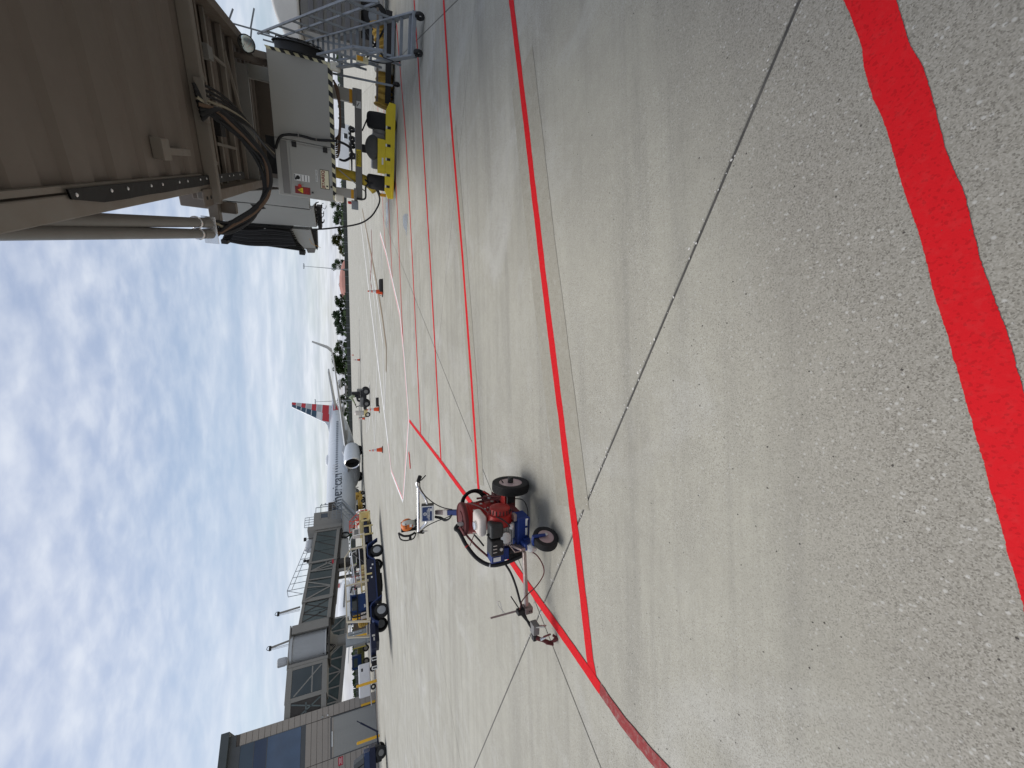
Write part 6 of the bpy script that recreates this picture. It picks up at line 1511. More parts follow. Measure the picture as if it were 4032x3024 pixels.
MB().box(-1.1, 1.1, 0, 1.2, 0.35, 0.75).box(-1.3, 0.3, 0.2, 1.0, 0.76, 0.95).box(0.5, 1.0, 0.1, 1.1, 0.76, 1.2).build('body', M_HOSE, yo, bevel=0.04)
MB().beam((-1.6, 0.6, 1.05), (1.5, 0.6, 0.6), 0.5, 0.1).build('belt', M_BLK, yo)
for xx in (-0.7, 0.7):
    for yy in (0.0, 1.2): MB().lathe([(0.12, -0.1), (0.28, -0.1), (0.28, 0.1), (0.12, 0.1)], (xx, yy, 0.28), (0, 1, 0), 16, closed=True).build('wheel', M_RUB, yo)
# small stand of things under the link: white box trailer, baggage dolly
bp = gnd(1479, 2665)
wt = thing('box_trailer', 'small white box trailer parked by the tall yellow bollard', 'trailer', loc=bp, rz=math.atan2(0.55, 0.835))
MB().box(-1.3, 1.3, 0, 1.3, 0.45, 1.5).build('body', paint('trailer_white', (0.66, 0.66, 0.67), 0.4, 0, 0.2, 1.5), wt, bevel=0.12, seg=3)
MB().box(0.7, 0.95, -0.01, -0.002, 1.1, 1.25).build('vent_flap', M_DARK, wt)
for xx in (-0.7, 0.7): MB().lathe([(0.1, -0.1), (0.24, -0.1), (0.24, 0.1), (0.1, 0.1)], (xx, 0.1, 0.24), (0, 1, 0), 16, closed=True).build('wheel', M_RUB, wt)
MB().beam((-1.3, 0.6, 0.5), (-2.1, 0.6, 0.45), 0.1).build('drawbar', M_ALU, wt)
dpos = gnd(1521, 2935)
FDY = Frame((dpos.x, dpos.y), math.atan2(0.55, 0.835) )
dl = thing('baggage_dolly', 'dark blue baggage dolly with grey tarpaulin and a raised drawbar, cut by the left edge', 'dolly', FDY)
MB().box(-3.2, 0.15, 0, 1.6, 0.66, 1.02).build('chassis', M_NAVY, dl, bevel=0.02)
MB().box(-3.2, 0.0, 0.02, 1.58, 1.021, 1.35).build('side_panel', paint('dolly_blue_panel', (0.025, 0.045, 0.11), 0.45, 0, 0.4, 2), dl, bevel=0.02)
tp_ = MB()
for q in range(9):
    tp_.prism([(-3.1 + 0.33 * q, 1.36), (-2.8 + 0.33 * q, 1.36), (-3.0 + 0.33 * q, 1.98), (-3.26 + 0.33 * q, 1.98)], 0.0, 1.5)
tp_.build('tarpaulin_fold', paint('grey_tarpaulin', (0.10, 0.105, 0.11), 0.7, 0, 0.3, 2), dl, bevel=0.03)
MB().box(-3.2, -0.75, 0.05, 1.5, 1.99, 2.22).build('pale_blue_cover', paint('pale_blue_fabric', (0.30, 0.42, 0.68), 0.7, 0, 0.2, 2), dl, bevel=0.03)
for xx in (-0.25, -2.8):
    for yy in (0.0, 1.6): wheel(dl, (xx, yy, 0.33), (0, -1, 0), 0.33, 0.2, M_RUB, M_BOXD, 0.5)
MB().box(-0.7, 0.1, 0.1, 1.5, 0.3, 0.655).build('axle_gear', M_BLK, dl, bevel=0.05)
MB().beam((0.1, 0.8, 0.45), (0.75, 0.8, 0.5), 0.1).beam((0.72, 0.8, 0.42), (1.5, 0.8, 1.5), 0.09).beam((1.5, 0.8, 1.5), (1.66, 0.8, 1.72), 0.05).build('drawbar', M_NAVY, dl)
# chassis truck and carts seen far under the rear bridge
ft = thing('baggage_tug', 'small dark green baggage tug far under the rear bridge', 'tug', loc=(-35.5, 56.5, 0), rz=0.45)
M_OLV = paint('olive_paint', (0.10, 0.10, 0.03), 0.5, 0, 0.3, 2)
MB().box(-2.2, 2.2, 0, 1.4, 0.6, 1.0).build('chassis', M_OLV, ft)
MB().box(-2.2, -0.6, 0.1, 1.3, 1.0, 2.2).build('cab', M_CABB, ft, bevel=0.05)
MB().box(-1.9, -0.9, 0.08, 0.095, 1.5, 2.0).build('cab_window', M_GLI, ft)
MB().box(-0.5, 2.1, 0.1, 1.3, 1.0, 1.5).build('engine_hood', M_OLV, ft, bevel=0.05)
for xx in (-1.5, 0.0, 1.5): wheel(ft, (xx, 0.0, 0.42), (0, -1, 0), 0.42, 0.25, M_RUB, M_FB)
for i_, (px, py, lab) in enumerate(((-32.6, 54.5, 'grey steel container beside the dark green tug under the rear bridge'), (-30.0, 53.5, 'brown steel container by the cabinets under the rear bridge'))):
    ctn = thing('freight_container', lab, 'container', loc=(px, py, 0), rz=0.5)
    MB().box(-1.2, 1.2, 0, 1.5, 0.5, 1.9).build('body', M_BOX if i_ == 0 else M_RUST, ctn, bevel=0.02)
    for xx in (-1.19, 1.11): MB().box(xx, xx + 0.08, -0.02, 0.02, 0.45, 1.95).build('corner_post', M_YEL, ctn)
    MB().box(-1.2, 1.2, 0.0, 1.5, 0.3, 0.49).build('pallet_base', M_BLK, ctn)
    for xx in (-0.8, 0.8): MB().lathe([(0.05, -0.1), (0.15, -0.1), (0.15, 0.1), (0.05, 0.1)], (xx, 0.1, 0.15), (0, 1, 0), 12, closed=True).build('wheel', M_RUB, ctn)

# ------------------------------------------------------------------ passenger jet at the far stand
FJ = Frame((-12.8, 66.3), math.atan2(0.835, 0.55))              # x runs from nose to tail, y away from the camera
M_JET = paint('jet_silver_grey', (0.56, 0.59, 0.62), 0.32, 0.05, 0.12, 0.5, (0.46, 0.49, 0.53), 0.0)
M_JETW = paint('wing_grey', (0.46, 0.47, 0.48), 0.4, 0.1, 0.15, 0.6)
M_JNAVY = paint('livery_navy', (0.02, 0.06, 0.11), 0.35, 0, 0.1, 1)
M_JRED = paint('livery_red', (0.50, 0.018, 0.03), 0.35, 0, 0.1, 1)
M_JGREY = paint('livery_grey', (0.42, 0.43, 0.44), 0.35, 0, 0.1, 1)
M_JWH = paint('livery_white', (0.72, 0.73, 0.74), 0.35, 0, 0.1, 1)
jet = thing('passenger_jet', 'silver passenger jet with striped red, white and blue tail docked at the far bridge', 'airliner', FJ)
RF, ZC = 1.93, 3.08
def fus(x):
    """radius and centre height of the body at station x"""
    if x < -6.4:
        t = min(1, max(0, (x + 12.6) / 6.2)); r = RF * math.sqrt(max(0.0, 1 - (1 - t) ** 2)) ** 1.1; return r, ZC - 0.35 * (1 - t) ** 1.5
    if x > 6.0:
        t = (x - 6.0) / 13.8; r = RF * (1 - t ** 1.35 * 0.93); return r, ZC + 1.55 * t ** 1.3
    return RF, ZC
vs = []; xs = [-12.59, -12.45, -12.1, -11.5, -10.6, -9.5, -8.2, -6.4, -4, -2, 2, 6, 8, 10, 12, 14, 16, 18, 19.3, 19.8]
NS = 40
for x in xs:
    r, zc = fus(x)
    for q in range(NS):
        a = 2 * math.pi * q / NS; vs.append((x, r * math.cos(a), zc + r * 1.03 * math.sin(a)))
fs_ = [(i * NS + q, i * NS + (q + 1) % NS, (i + 1) * NS + (q + 1) % NS, (i + 1) * NS + q) for i in range(len(xs) - 1) for q in range(NS)]
fs_ += [tuple(range(NS)), tuple((len(xs) - 1) * NS + q for q in range(NS))]
MB().add(vs, fs_).build('fuselage', M_JET, jet, smooth=True)
# belly fairing and radome bump
MB().lathe([(0.05, -5), (0.9, -3.8), (1.35, -2), (1.4, 2), (1.0, 4), (0.05, 5.5)], (0.5, 0, 1.75), (1, 0, 0), 24).build('belly_fairing', M_JETW, jet, smooth=True)
MB().lathe([(0.02, -1.3), (0.3, -1.0), (0.42, 0), (0.3, 0.9), (0.02, 1.3)], (2.5, 0, ZC + RF * 1.02), (1, 0, 0), 16).build('antenna_dome', M_JWH, jet, smooth=True)
win = MB().box(-0.13, 0.13, -0.02, 0.0, -0.17, 0.17).build('cabin_window', paint('window_grey', (0.13, 0.145, 0.165), 0.25), jet, bevel=0.0)
wz = 3.70
for q in range(40):
    x = -9.9 + q * 0.52
    if abs(x - 0.2) < 0.1: continue
    r, zc = fus(x); s_ = max(-1, min(1, (wz - zc) / (r * 1.03))); y = -r * math.sqrt(max(0, 1 - s_ * s_))
    rot = (math.asin(s_) * -1, 0, 0)
    if q == 0: win.location = (x, y - 0.004, wz); win.rotation_euler = rot
    else: again(win, jet, (x, y - 0.004, wz), rot)
for x in (-2.3, -1.1):
    m = MB()
    for dx in (-0.3, 0.3): m.box(x + dx - 0.03, x + dx + 0.03, -1.955, -1.80, 3.3, 4.25)
    m.box(x - 0.3, x + 0.3, -1.955, -1.85, 3.28, 3.34).build('exit_outline', M_JWH, jet)
def wrap(v):
    ang = (v.y) / RF
    return Vector((v.x, -(RF * 1.012) * math.cos(ang), (RF * 1.012) * 1.03 * math.sin(ang) - 0.0)) if False else v
M_SLATE = paint('livery_slate_lettering', (0.07, 0.09, 0.12), 0.4, 0, 0.05, 1)
zt_ = 3.56
a0 = (zt_ - ZC) / RF
lt = text('American', 1.95, M_SLATE, jet, (-2.6, 0, 0), (0, 0, 0), 'airline_lettering', 'RIGHT', 0.0, 0.004, 0.93,
          lambda v: Vector((v.x, -(RF + 0.02) * math.cos(a0 + v.y / RF), ZC + (RF * 1.03 + 0.02) * math.sin(a0 + v.y / RF))))
# fin with livery bands
def P2(x, z): return (x, z)
fin = [(9.0, 5.0), (11.2, 5.35), (12.2, 5.75), (17.4, 11.45), (18.85, 11.45), (17.3, 4.75), (13.0, 4.8)]
MB().prism(fin, -0.14, 0.14).build('tail_fin', M_JET, jet, bevel=0.05)
def le(z): return 12.2 + (z - 5.75) / (11.45 - 5.75) * 5.2
def te(z): return 17.3 + (z - 4.75) / (11.45 - 4.75) * 1.55
bands = [(10.75, 11.42, M_JNAVY, M_JRED), (9.95, 10.60, M_JNAVY, M_JGREY), (9.10, 9.80, M_JNAVY, M_JRED), (8.20, 8.95, M_JNAVY, M_JGREY), (7.30, 8.05, M_JNAVY, M_JRED), (6.45, 7.15, M_JWH, M_JGREY), (5.15, 6.25, M_JRED, M_JRED)]
for z0, z1, ma, mb_ in bands:
    for s_ in (-1, 1):
        k0, k1 = 0.50, 0.48
        m0, m1 = le(z0) + (te(z0) - le(z0)) * k0, le(z1) + (te(z1) - le(z1)) * k1
        ya, yb = (0.143 * s_, 0.155 * s_)
        zb0 = max(z0, 5.75)
        MB().prism([(le(zb0) + 0.06, z0), (m0, z0), (m1, z1), (le(z1) + 0.06, z1)], ya, yb).build('livery_band', ma, jet)
        MB().prism([(m0 + 0.03, z0 + 0.1), (te(z0) - 0.04, z0 + 0.1), (te(z1) - 0.04, z1 + 0.1), (m1 + 0.03, z1 + 0.1)], ya, yb).build('livery_band', mb_, jet)
for x0, x1 in ((14.6, 17.0),):
    m = MB(); vs = []
    for x in (x0, (x0 + x1) / 2, x1):
        r, zc = fus(x)
        for q in range(7):
            a = math.pi - 0.9 + 0.9 * q / 6 + 0.35
            vs.append((x, (r + 0.02) * math.cos(a), zc + (r + 0.02) * 1.03 * math.sin(a)))
    m.add(vs, [(i * 7 + q, i * 7 + q + 1, i * 7 + q + 8, i * 7 + q + 7) for i in range(2) for q in range(6)]).build('livery_band', M_JRED, jet)
# wings with upturned tips
def wing(s_):
    tipLE = FJ.Y(1316, 1468, -16.6)
    m = MB()
    st = [(-1.6, -2.6, 4.6, 2.15, 0.75), (-5.2, -0.4, 4.9, 2.45, 0.42), (-16.4, 6.6, 8.3, 3.75, 0.14)]
    sec = []
    for y, xl, xt, z, th in st:
        c = xt - xl
        sec.append([(xl, y, z), (xl + 0.12 * c, y, z + th * 0.5), (xl + 0.4 * c, y, z + th * 0.6), (xt, y, z + 0.05), (xl + 0.5 * c, y, z - th * 0.35), (xl + 0.1 * c, y, z - th * 0.4)])
    wl_ = [(7.4, -16.9, 3.95, 8.7), (7.95, -17.25, 4.55, 8.95), (9.0, -17.75, 6.6, 9.5)]
    for xl, y, z, xt in wl_:
        c = xt - xl
        sec.append([(xl, y, z), (xl + .12 * c, y + 0.05, z + 0.03), (xl + .4 * c, y + 0.06, z + 0.03), (xt, y, z), (xl + .5 * c, y - 0.04, z - 0.02), (xl + .1 * c, y - 0.05, z - 0.02)])
    vs = [(p[0], p[1] * s_, p[2]) for c_ in sec for p in c_]
    fs2 = [(i * 6 + q, i * 6 + (q + 1) % 6, (i + 1) * 6 + (q + 1) % 6, (i + 1) * 6 + q) for i in range(len(sec) - 1) for q in range(6)] + [tuple(range(6)), tuple((len(sec) - 1) * 6 + q for q in range(6))]
    m.add(vs, fs2).build('wing', M_JETW, jet, smooth=True)
    for yy, xx in ((-4.2, 3.6), (-8.0, 5.4), (-11.5, 7.0)):
        MB().lathe([(0.02, -1.6), (0.2, -0.6), (0.22, 0.6), (0.02, 1.6)], (xx, yy * s_, 2.15 + 0.11 * (-yy - 4)), (1, 0, 0.02), 10).build('flap_fairing', M_JETW, jet, smooth=True)
    # stabiliser
    sv = [(14.6, -0.6, 4.15), (17.6, -0.6, 4.15), (19.6, -6.9, 5.1), (18.3, -6.9, 5.1)]
    MB().hexa([(x, y * s_, z - 0.12) for x, y, z in sv], [(x, y * s_, z + 0.1) for x, y, z in sv]).build('stabiliser', M_JETW, jet, bevel=0.04)
    # engine
    ey = -4.85 * s_ * -1 if False else -4.85 * s_
    ez = 1.50
    MB().lathe([(0.90, -3.30), (0.99, -3.42), (1.09, -3.30), (1.16, -2.6), (1.14, -1.2), (0.96, 0.1), (0.72, 0.15), (0.6, -0.5)], (0.0 - 0.5, ey, ez), (1, 0, 0), 32, cap=False).build('engine_nacelle', M_JET, jet, smooth=True)
    fn = MB().lathe([(0.88, -3.28), (0.86, -2.4), (0.2, -2.35), (0.02, -2.75)], (-0.5, ey, ez), (1, 0, 0), 32, cap=False).build('engine_intake', M_DARK, jet, smooth=True)
    MB().lathe([(0.90, -3.31), (0.985, -3.45), (1.085, -3.31), (1.0, -3.2)], (-0.5, ey, ez), (1, 0, 0), 32, closed=True).build('intake_lip', M_CHROME, jet, smooth=True)
    MB().lathe([(0.55, 0), (0.45, 0.9), (0.2, 1.5), (0.02, 1.6)], (-0.6, ey, ez), (1, 0, 0), 20).build('engine_core', M_BOXD, jet, smooth=True)
    MB().hexa([(-2.6, ey - 0.15, ez + 1.0), (1.6, ey - 0.15, ez + 0.7), (1.6, ey + 0.15, ez + 0.7), (-2.6, ey + 0.15, ez + 1.0)], [(-1.2, ey - 0.12, ez + 1.35), (2.8, ey - 0.12, ez + 1.0), (2.8, ey + 0.12, ez + 1.0), (-1.2, ey + 0.12, ez + 1.35)]).build('engine_pylon', M_JETW, jet)
    for dy in (-0.42, 0.42):
        wheel(jet, (1.0, -2.86 * s_ + dy, 0.56), (0, -1 if dy < 0 else 1, 0), 0.56, 0.4, M_RUB, M_FBD, 0.5)
    MB().tube([(1.0, -2.86 * s_, 0.56), (1.0, -2.86 * s_, 2.0)], 0.11, 10).build('gear_leg', M_JETW, jet)
wing(1); wing(-1)
for dy in (-0.24, 0.24): wheel(jet, (-9.2, dy, 0.36), (0, -1 if dy < 0 else 1, 0), 0.36, 0.2, M_RUB, M_FB, 0.5)
MB().tube([(-9.2, 0, 0.36), (-9.2, 0, 1.6)], 0.09, 8).build('gear_leg', M_JETW, jet)
MB().box(-4.1, -4.0, -0.03, 0.03, 0.7, 1.05).build('blade_antenna', M_BLK, jet)
wsn = MB()
for q in range(3):
    wsn.box(-11.4 + 0.1 * q, -10.9, -1.2 - 0.12 * q, -1.1 - 0.12 * q, 3.7, 4.1)
wsn.build('cockpit_window', M_DARK, jet)
# a second jet beyond the far bridge, seen between the trailer rails
FJ2 = Frame((-49.2, 97.7), math.atan2(0.98, -0.2))
j2 = thing('parked_jet', 'white jet with a red and blue tail parked far beyond the trailer rails', 'airliner', FJ2)
vs = []
for x in (-16, -15, -13, -10, 0, 8, 13, 18, 19.5):
    t = max(0, (x - 8) / 11.5); tn = max(0, (-x - 10) / 6.0)
    r = 1.93 * (1 - t ** 1.3 * 0.92) * math.sqrt(max(0.01, 1 - tn ** 2)); zc = 3.1 + 1.4 * t ** 1.3 - 0.3 * tn
    for q in range(24):
        a = 2 * math.pi * q / 24; vs.append((x, r * math.cos(a), zc + r * math.sin(a)))
MB().add(vs, [(i * 24 + q, i * 24 + (q + 1) % 24, (i + 1) * 24 + (q + 1) % 24, (i + 1) * 24 + q) for i in range(8) for q in range(24)] + [tuple(range(24)), tuple(8 * 24 + q for q in range(24))]).build('fuselage', M_JWH, j2, smooth=True)
w2 = MB().box(-0.14, 0.14, -1.90, -1.84, 3.6, 3.95).build('cabin_window', M_DARK, j2)
w2.location = (-11, 0, 0)
for q in range(1, 26): again(w2, j2, (-11 + q * 0.72, 0, 0))
MB().prism([(11.5, 4.8), (16.5, 11.3), (18.3, 11.3), (17, 4.8)], -0.13, 0.13).build('tail_fin', M_JWH, j2)
for z0, z1, mt in ((5.2, 6.4, M_JRED), (7.4, 8.4, M_JNAVY), (9.4, 10.4, M_JRED)):
    f = lambda z: 11.5 + (z - 4.8) / 6.5 * 5
    MB().prism([(f(z0) + .1, z0), (f(z0) + 4.3, z0), (f(z1) + 3.6, z1), (f(z1) + .1, z1)], -0.15, -0.135).build('livery_band', mt, j2)
MB().hexa([(-2, -1.5, 2.2), (3.5, -1.5, 2.2), (6, -15, 3.4), (4.5, -15, 3.4)], [(-2, -1.5, 2.6), (3.5, -1.5, 2.4), (6, -15, 3.5), (4.5, -15, 3.5)]).hexa([(-2, 1.5, 2.2), (3.5, 1.5, 2.2), (6, 15, 3.4), (4.5, 15, 3.4)], [(-2, 1.5, 2.6), (3.5, 1.5, 2.4), (6, 15, 3.5), (4.5, 15, 3.5)]).build('wing', M_JETW, j2)
MB().lathe([(0.8, -3), (1.0, -2.9), (1.1, -1.5), (0.8, 0.3)], (-1, -4.8, 1.6), (1, 0, 0), 20).build('engine_nacelle', M_JWH, j2, smooth=True)
for xx, yy in ((-11.5, 0), (1, -2.8), (1, 2.8)): wheel(j2, (xx, yy, 0.5), (0, -1, 0), 0.5, 0.4, M_RUB, M_FB); MB().tube([(xx, yy, 0.5), (xx, yy, 2)], 0.1, 8).build('gear_leg', M_JETW, j2)

# ------------------------------------------------------------------ cones and chocks
M_CONE = paint('cone_orange', (0.75, 0.085, 0.02), 0.5, 0, 0.2, 5, (0.5, 0.06, 0.02))
M_BAND = paint('cone_reflective_band', (0.70, 0.68, 0.67), 0.4, 0, 0.2, 6)
CG = 'orange traffic cones around the stand'
cn = thing('traffic_cone', 'orange traffic cone standing by the fifth hatch line, on the right of the stand', 'cone', loc=(0, 0, 0), group=CG)
def cr(z): return 0.135 - (z - 0.03) / 0.68 * 0.107
MB().lathe([(cr(0.03), 0.03), (cr(0.71), 0.71), (0.02, 0.712)], n=24).build('cone_body', M_CONE, cn, smooth=True)
for za, zb in ((0.33, 0.49), (0.545, 0.645)):
    MB().lathe([(cr(za) + .002, za), (cr(zb) + .002, zb)], n=24).build('white_band', M_BAND, cn, smooth=True)
MB().box(-0.18, 0.18, -0.18, 0.18, 0.0, 0.035).build('base_plate', M_RUB, cn, bevel=0.01)
places = [((1508, 1150), 'orange traffic cone with black chocks lying beside it, nearest the jet bridge'), ((1494, 1611), 'orange traffic cone in front of the black tractor, with a chock beside it'),
          ((1507, 1770), 'orange traffic cone standing alone between the tractor and the leaf blower'), ((1437, 1648), 'small orange cone left of the black tractor, beyond the guide lines'),
          ((1418, 1417), 'small distant orange cone below the jet winglet'), ((1392, 1398), 'tiny orange cone farthest away near the fence')]
for q, (p, lab) in enumerate(places):
    o = cn if q == 0 else dup(cn)
    o.location = gnd(*p); o.rotation_euler = (0, 0, 0.4 + q * 0.7)
    o['label'] = lab
    if q == 4: o.scale = (1.25, 1.25, 1.3)
    if q == 5: o.scale = (1.5, 1.5, 1.5)
for q, (X, Y, lab, wdt) in enumerate(((1508, 1125, 'pair of black rubber wheel chocks lying by the right cone', 0.62), (1491, 1583, 'black rubber wheel chock lying by the cone in front of the tractor', 0.55))):
    P = gnd(X, Y)
    ch = thing('wheel_chock', lab, 'wheel chock', loc=P, rz=rad(-6))
    MB().prism([(-0.12, 0), (0.12, 0), (0.11, 0.08), (0.05, 0.17), (-0.05, 0.17), (-0.11, 0.08)], -wdt / 2, wdt / 2, 'x').build('chock_body', M_RUB, ch, bevel=0.015)
    MB().tube(crv([(-wdt / 2, 0, 0.15), (-wdt / 2 - 0.12, 0.0, 0.2), (-wdt / 2 - 0.2, 0.05, 0.03)], 5), 0.012, 6).build('rope', M_RUB, ch)
    if q == 0: MB().prism([(-0.1, 0), (0.1, 0), (0.05, 0.17), (-0.05, 0.17)], -wdt / 2 + 0.05, wdt / 2 - 0.1, 'x').build('chock_body', M_RUB, ch, bevel=0.015).location = (0.1, 0.3, 0)

# ------------------------------------------------------------------ people and the ride-on tractor
def person(name, label, loc, rz, J, cloth, skin=None, hairc=(0.02, 0.015, 0.01), legs=None, bulk=1.0):
    """one continuous body grown on a posed skeleton; J: joint -> position"""
    E_ = [('pelvis', 'belly'), ('belly', 'chest'), ('chest', 'neck'), ('neck', 'head')]
    for s_ in 'LR':
        E_ += [('chest', 'sh' + s_), ('sh' + s_, 'el' + s_), ('el' + s_, 'wr' + s_), ('wr' + s_, 'ha' + s_), ('pelvis', 'hp' + s_), ('hp' + s_, 'kn' + s_), ('kn' + s_, 'an' + s_), ('an' + s_, 'to' + s_)]
    R_ = dict(pelvis=.145, belly=.13, chest=.15, neck=.055, head=.095, sh=.065, el=.045, wr=.032, ha=.036, hp=.09, kn=.062, an=.045, to=.04)
    names = list(dict.fromkeys([a for e in E_ for a in e]))
    idx = {n_: i for i, n_ in enumerate(names)}
    me = bpy.data.meshes.new('body'); me.from_pydata([J[n_] for n_ in names], [(idx[a], idx[b]) for a, b in E_], [])
    root = thing(name, label, 'person', loc=loc, rz=rz)
    ob = bpy.data.objects.new('body', me); COL.objects.link(ob); ob.parent = root
    sk = ob.modifiers.new('skin', 'SKIN')
    for i, n_ in enumerate(names):
        r = (R_.get(n_) or R_.get(n_[:-1])) * bulk; me.skin_vertices[0].data[i].radius = (r, r)
    me.skin_vertices[0].data[idx['pelvis']].use_root = True
    sb = ob.modifiers.new('subsurf', 'SUBSURF'); sb.levels = 2; sb.render_levels = 2
    bpy.context.view_layer.update()
    m2 = bpy.data.meshes.new_from_object(ob.evaluated_get(bpy.context.evaluated_depsgraph_get()))
    ob.modifiers.clear(); ob.data = m2
    sm_, lm = cloth, legs or cloth
    skm = skin or paint('skin_tone', (0.32, 0.18, 0.12), 0.6)
    for mm in (sm_, lm, skm): m2.materials.append(mm)
    hp_z = J['pelvis'][2]; hd = Vector(J['neck'])
    kn = [Vector(J[k_]) for k_ in ('knL', 'knR', 'anL', 'anR', 'hpL', 'hpR', 'toL', 'toR')]
    for p in m2.polygons:
        c = p.center; near = min((c - Vector(J[n_])).length / (R_.get(n_) or R_.get(n_[:-1])) for n_ in ('haL', 'haR', 'wrL', 'wrR'))
        p.use_smooth = True
        if c.z > hd.z + 0.03 and (c - Vector(J['head'])).length < 0.2: p.material_index = 2
        elif near < 2.2: p.material_index = 2
        elif min((c - k_).length for k_ in kn) < min((c - Vector(J[k_])).length for k_ in ('belly', 'chest', 'shL', 'shR', 'elL', 'elR')): p.material_index = 1
    H = Vector(J['head']); hm = paint('hair_dark', hairc, 0.7)
    f = Vector(J.get('face', (0, -1, 0))).normalized()
    MB().lathe([(0.108, -0.02), (0.112, 0.04), (0.085, 0.10), (0.03, 0.125)], H + Vector((0, 0, 0.02)) - f * 0.015, (0, 0, 1), 14).build('hair', hm, root, smooth=True)
    sd = Vector((f.y, -f.x, 0))
    MB().lathe([(0.018, 0), (0.004, 0.03)], H + f * 0.09, f, 6).build('nose', skm, root)
    for s_ in (-1, 1): MB().lathe([(0.012, 0), (0.006, 0.008)], H + f * 0.088 + sd * 0.035 * s_ + Vector((0, 0, 0.025)), f, 6).build('eye', M_INK, root)
    return root
tp0 = gnd(1458, 1596)
FK = Frame((tp0.x, tp0.y), rad(-8))
trc = thing('ride_on_tractor', 'black ride-on tractor with a white tank in front, on the apron near the cones', 'tractor', FK)
M_TBL = paint('tractor_black', (0.02, 0.02, 0.02), 0.5, 0, 0.4, 4)
MB().box(-0.35, 0.95, 0.1, 0.8, 0.28, 0.55).build('chassis', M_TBL, trc, bevel=0.03)
MB().box(0.75, 1.3, 0.05, 0.85, 0.3, 0.78).build('engine_block', M_TBL, trc, bevel=0.05)
MB().box(0.62, 1.2, 0.15, 0.75, 0.8, 1.0).box(0.95, 1.15, 0.15, 0.75, 0.95, 1.5).build('seat', M_BLK, trc, bevel=0.06)
for xx, rr in ((0.05, 0.30), (1.12, 0.33)):
    for yy in (0.05, 0.85): wheel(trc, (xx + 0.1, yy, rr), (0, -1 if yy < .4 else 1, 0), rr, 0.22, M_RUB, M_BOXD, 0.5)
MB().beam((0.0, 0.45, 0.5), (-0.15, 0.45, 1.12), 0.06).tube([(-0.2, 0.2, 1.12), (-0.15, 0.45, 1.15), (-0.2, 0.7, 1.12)], 0.025, 7).build('steering_bar', M_TBL, trc)
MB().box(-0.15, 0.7, 0.15, 0.75, 0.5, 0.82).box(1.2, 1.4, 0.2, 0.7, 0.55, 1.05).build('machinery', M_BOXD, trc, bevel=0.03)
MB().box(-1.0, -0.45, 0.15, 0.75, 0.22, 0.5).build('paint_carriage', M_CYEL, trc, bevel=0.03)
MB().lathe([(0.19, 0), (0.21, 0.05), (0.21, 0.42), (0.12, 0.5)], (-0.72, 0.45, 0.78), (0, 0, 1), 16).build('white_tank', M_TANK, trc, smooth=True)
MB().box(-0.9, -0.55, 0.25, 0.65, 0.5, 0.78).build('tank_frame', M_ALU, trc, bevel=0.03)
wheel(trc, (-0.85, 0.2, 0.22), (0, -1, 0), 0.22, 0.12, M_RUB, M_LABW, 0.55)
MB().beam((-1.0, 0.1, 0.25), (-1.08, 0.1, 0.95), 0.05).build('side_post', M_TBL, trc)
Jd = dict(pelvis=(0.85, 0.45, 1.08), belly=(0.83, 0.45, 1.25), chest=(0.74, 0.45, 1.48), neck=(0.66, 0.45, 1.66), head=(0.60, 0.45, 1.80), face=(-1, 0, 0),
          shL=(0.70, 0.26, 1.56), shR=(0.70, 0.64, 1.56), elL=(0.42, 0.22, 1.36), elR=(0.42, 0.68, 1.36), wrL=(0.06, 0.24, 1.2), wrR=(0.06, 0.66, 1.2), haL=(-0.06, 0.26, 1.15), haR=(-0.06, 0.64, 1.15),
          hpL=(0.80, 0.34, 1.05), hpR=(0.80, 0.56, 1.05), knL=(0.38, 0.28, 1.0), knR=(0.38, 0.62, 1.0), anL=(0.28, 0.28, 0.62), anR=(0.28, 0.62, 0.62), toL=(0.12, 0.28, 0.58), toR=(0.12, 0.62, 0.58))
person('person', 'person in a pale green shirt sitting on the black tractor, arms stretched to the bar', FK.o, FK.a, Jd, paint('pale_green_shirt', (0.34, 0.38, 0.25), 0.8), paint('dark_skin_tone', (0.06, 0.035, 0.025), 0.5), (0.01, 0.01, 0.01), paint('dark_trousers', (0.03, 0.03, 0.035), 0.8), 1.3)
vp = gnd(1443, 2217)
Js = dict(pelvis=(0, 0, 0.95), belly=(0, -0.02, 1.1), chest=(0, -0.04, 1.33), neck=(0, -0.05, 1.53), head=(0, -0.07, 1.68), shL=(0.18, -0.03, 1.43), shR=(-0.18, -0.03, 1.43), elL=(0.24, -0.08, 1.16), elR=(-0.24, -0.08, 1.16),
          wrL=(0.2, -0.28, 1.05), wrR=(-0.2, -0.28, 1.05), haL=(0.17, -0.36, 1.05), haR=(-0.17, -0.36, 1.05), hpL=(0.09, 0, 0.9), hpR=(-0.09, 0, 0.9), knL=(0.11, -0.05, 0.5), knR=(-0.1, 0.04, 0.5), anL=(0.12, -0.02, 0.08), anR=(-0.12, 0.1, 0.08), toL=(0.13, -0.16, 0.04), toR=(-0.13, -0.04, 0.04))
person('person', 'person in a bright yellow safety vest standing beyond the trailer', (vp.x, vp.y, 0), 0.5, Js, paint('safety_vest_yellow', (0.55, 0.80, 0.02), 0.7), None, (0.5, 0.7, 0.05), paint('navy_trousers', (0.03, 0.035, 0.06), 0.8))
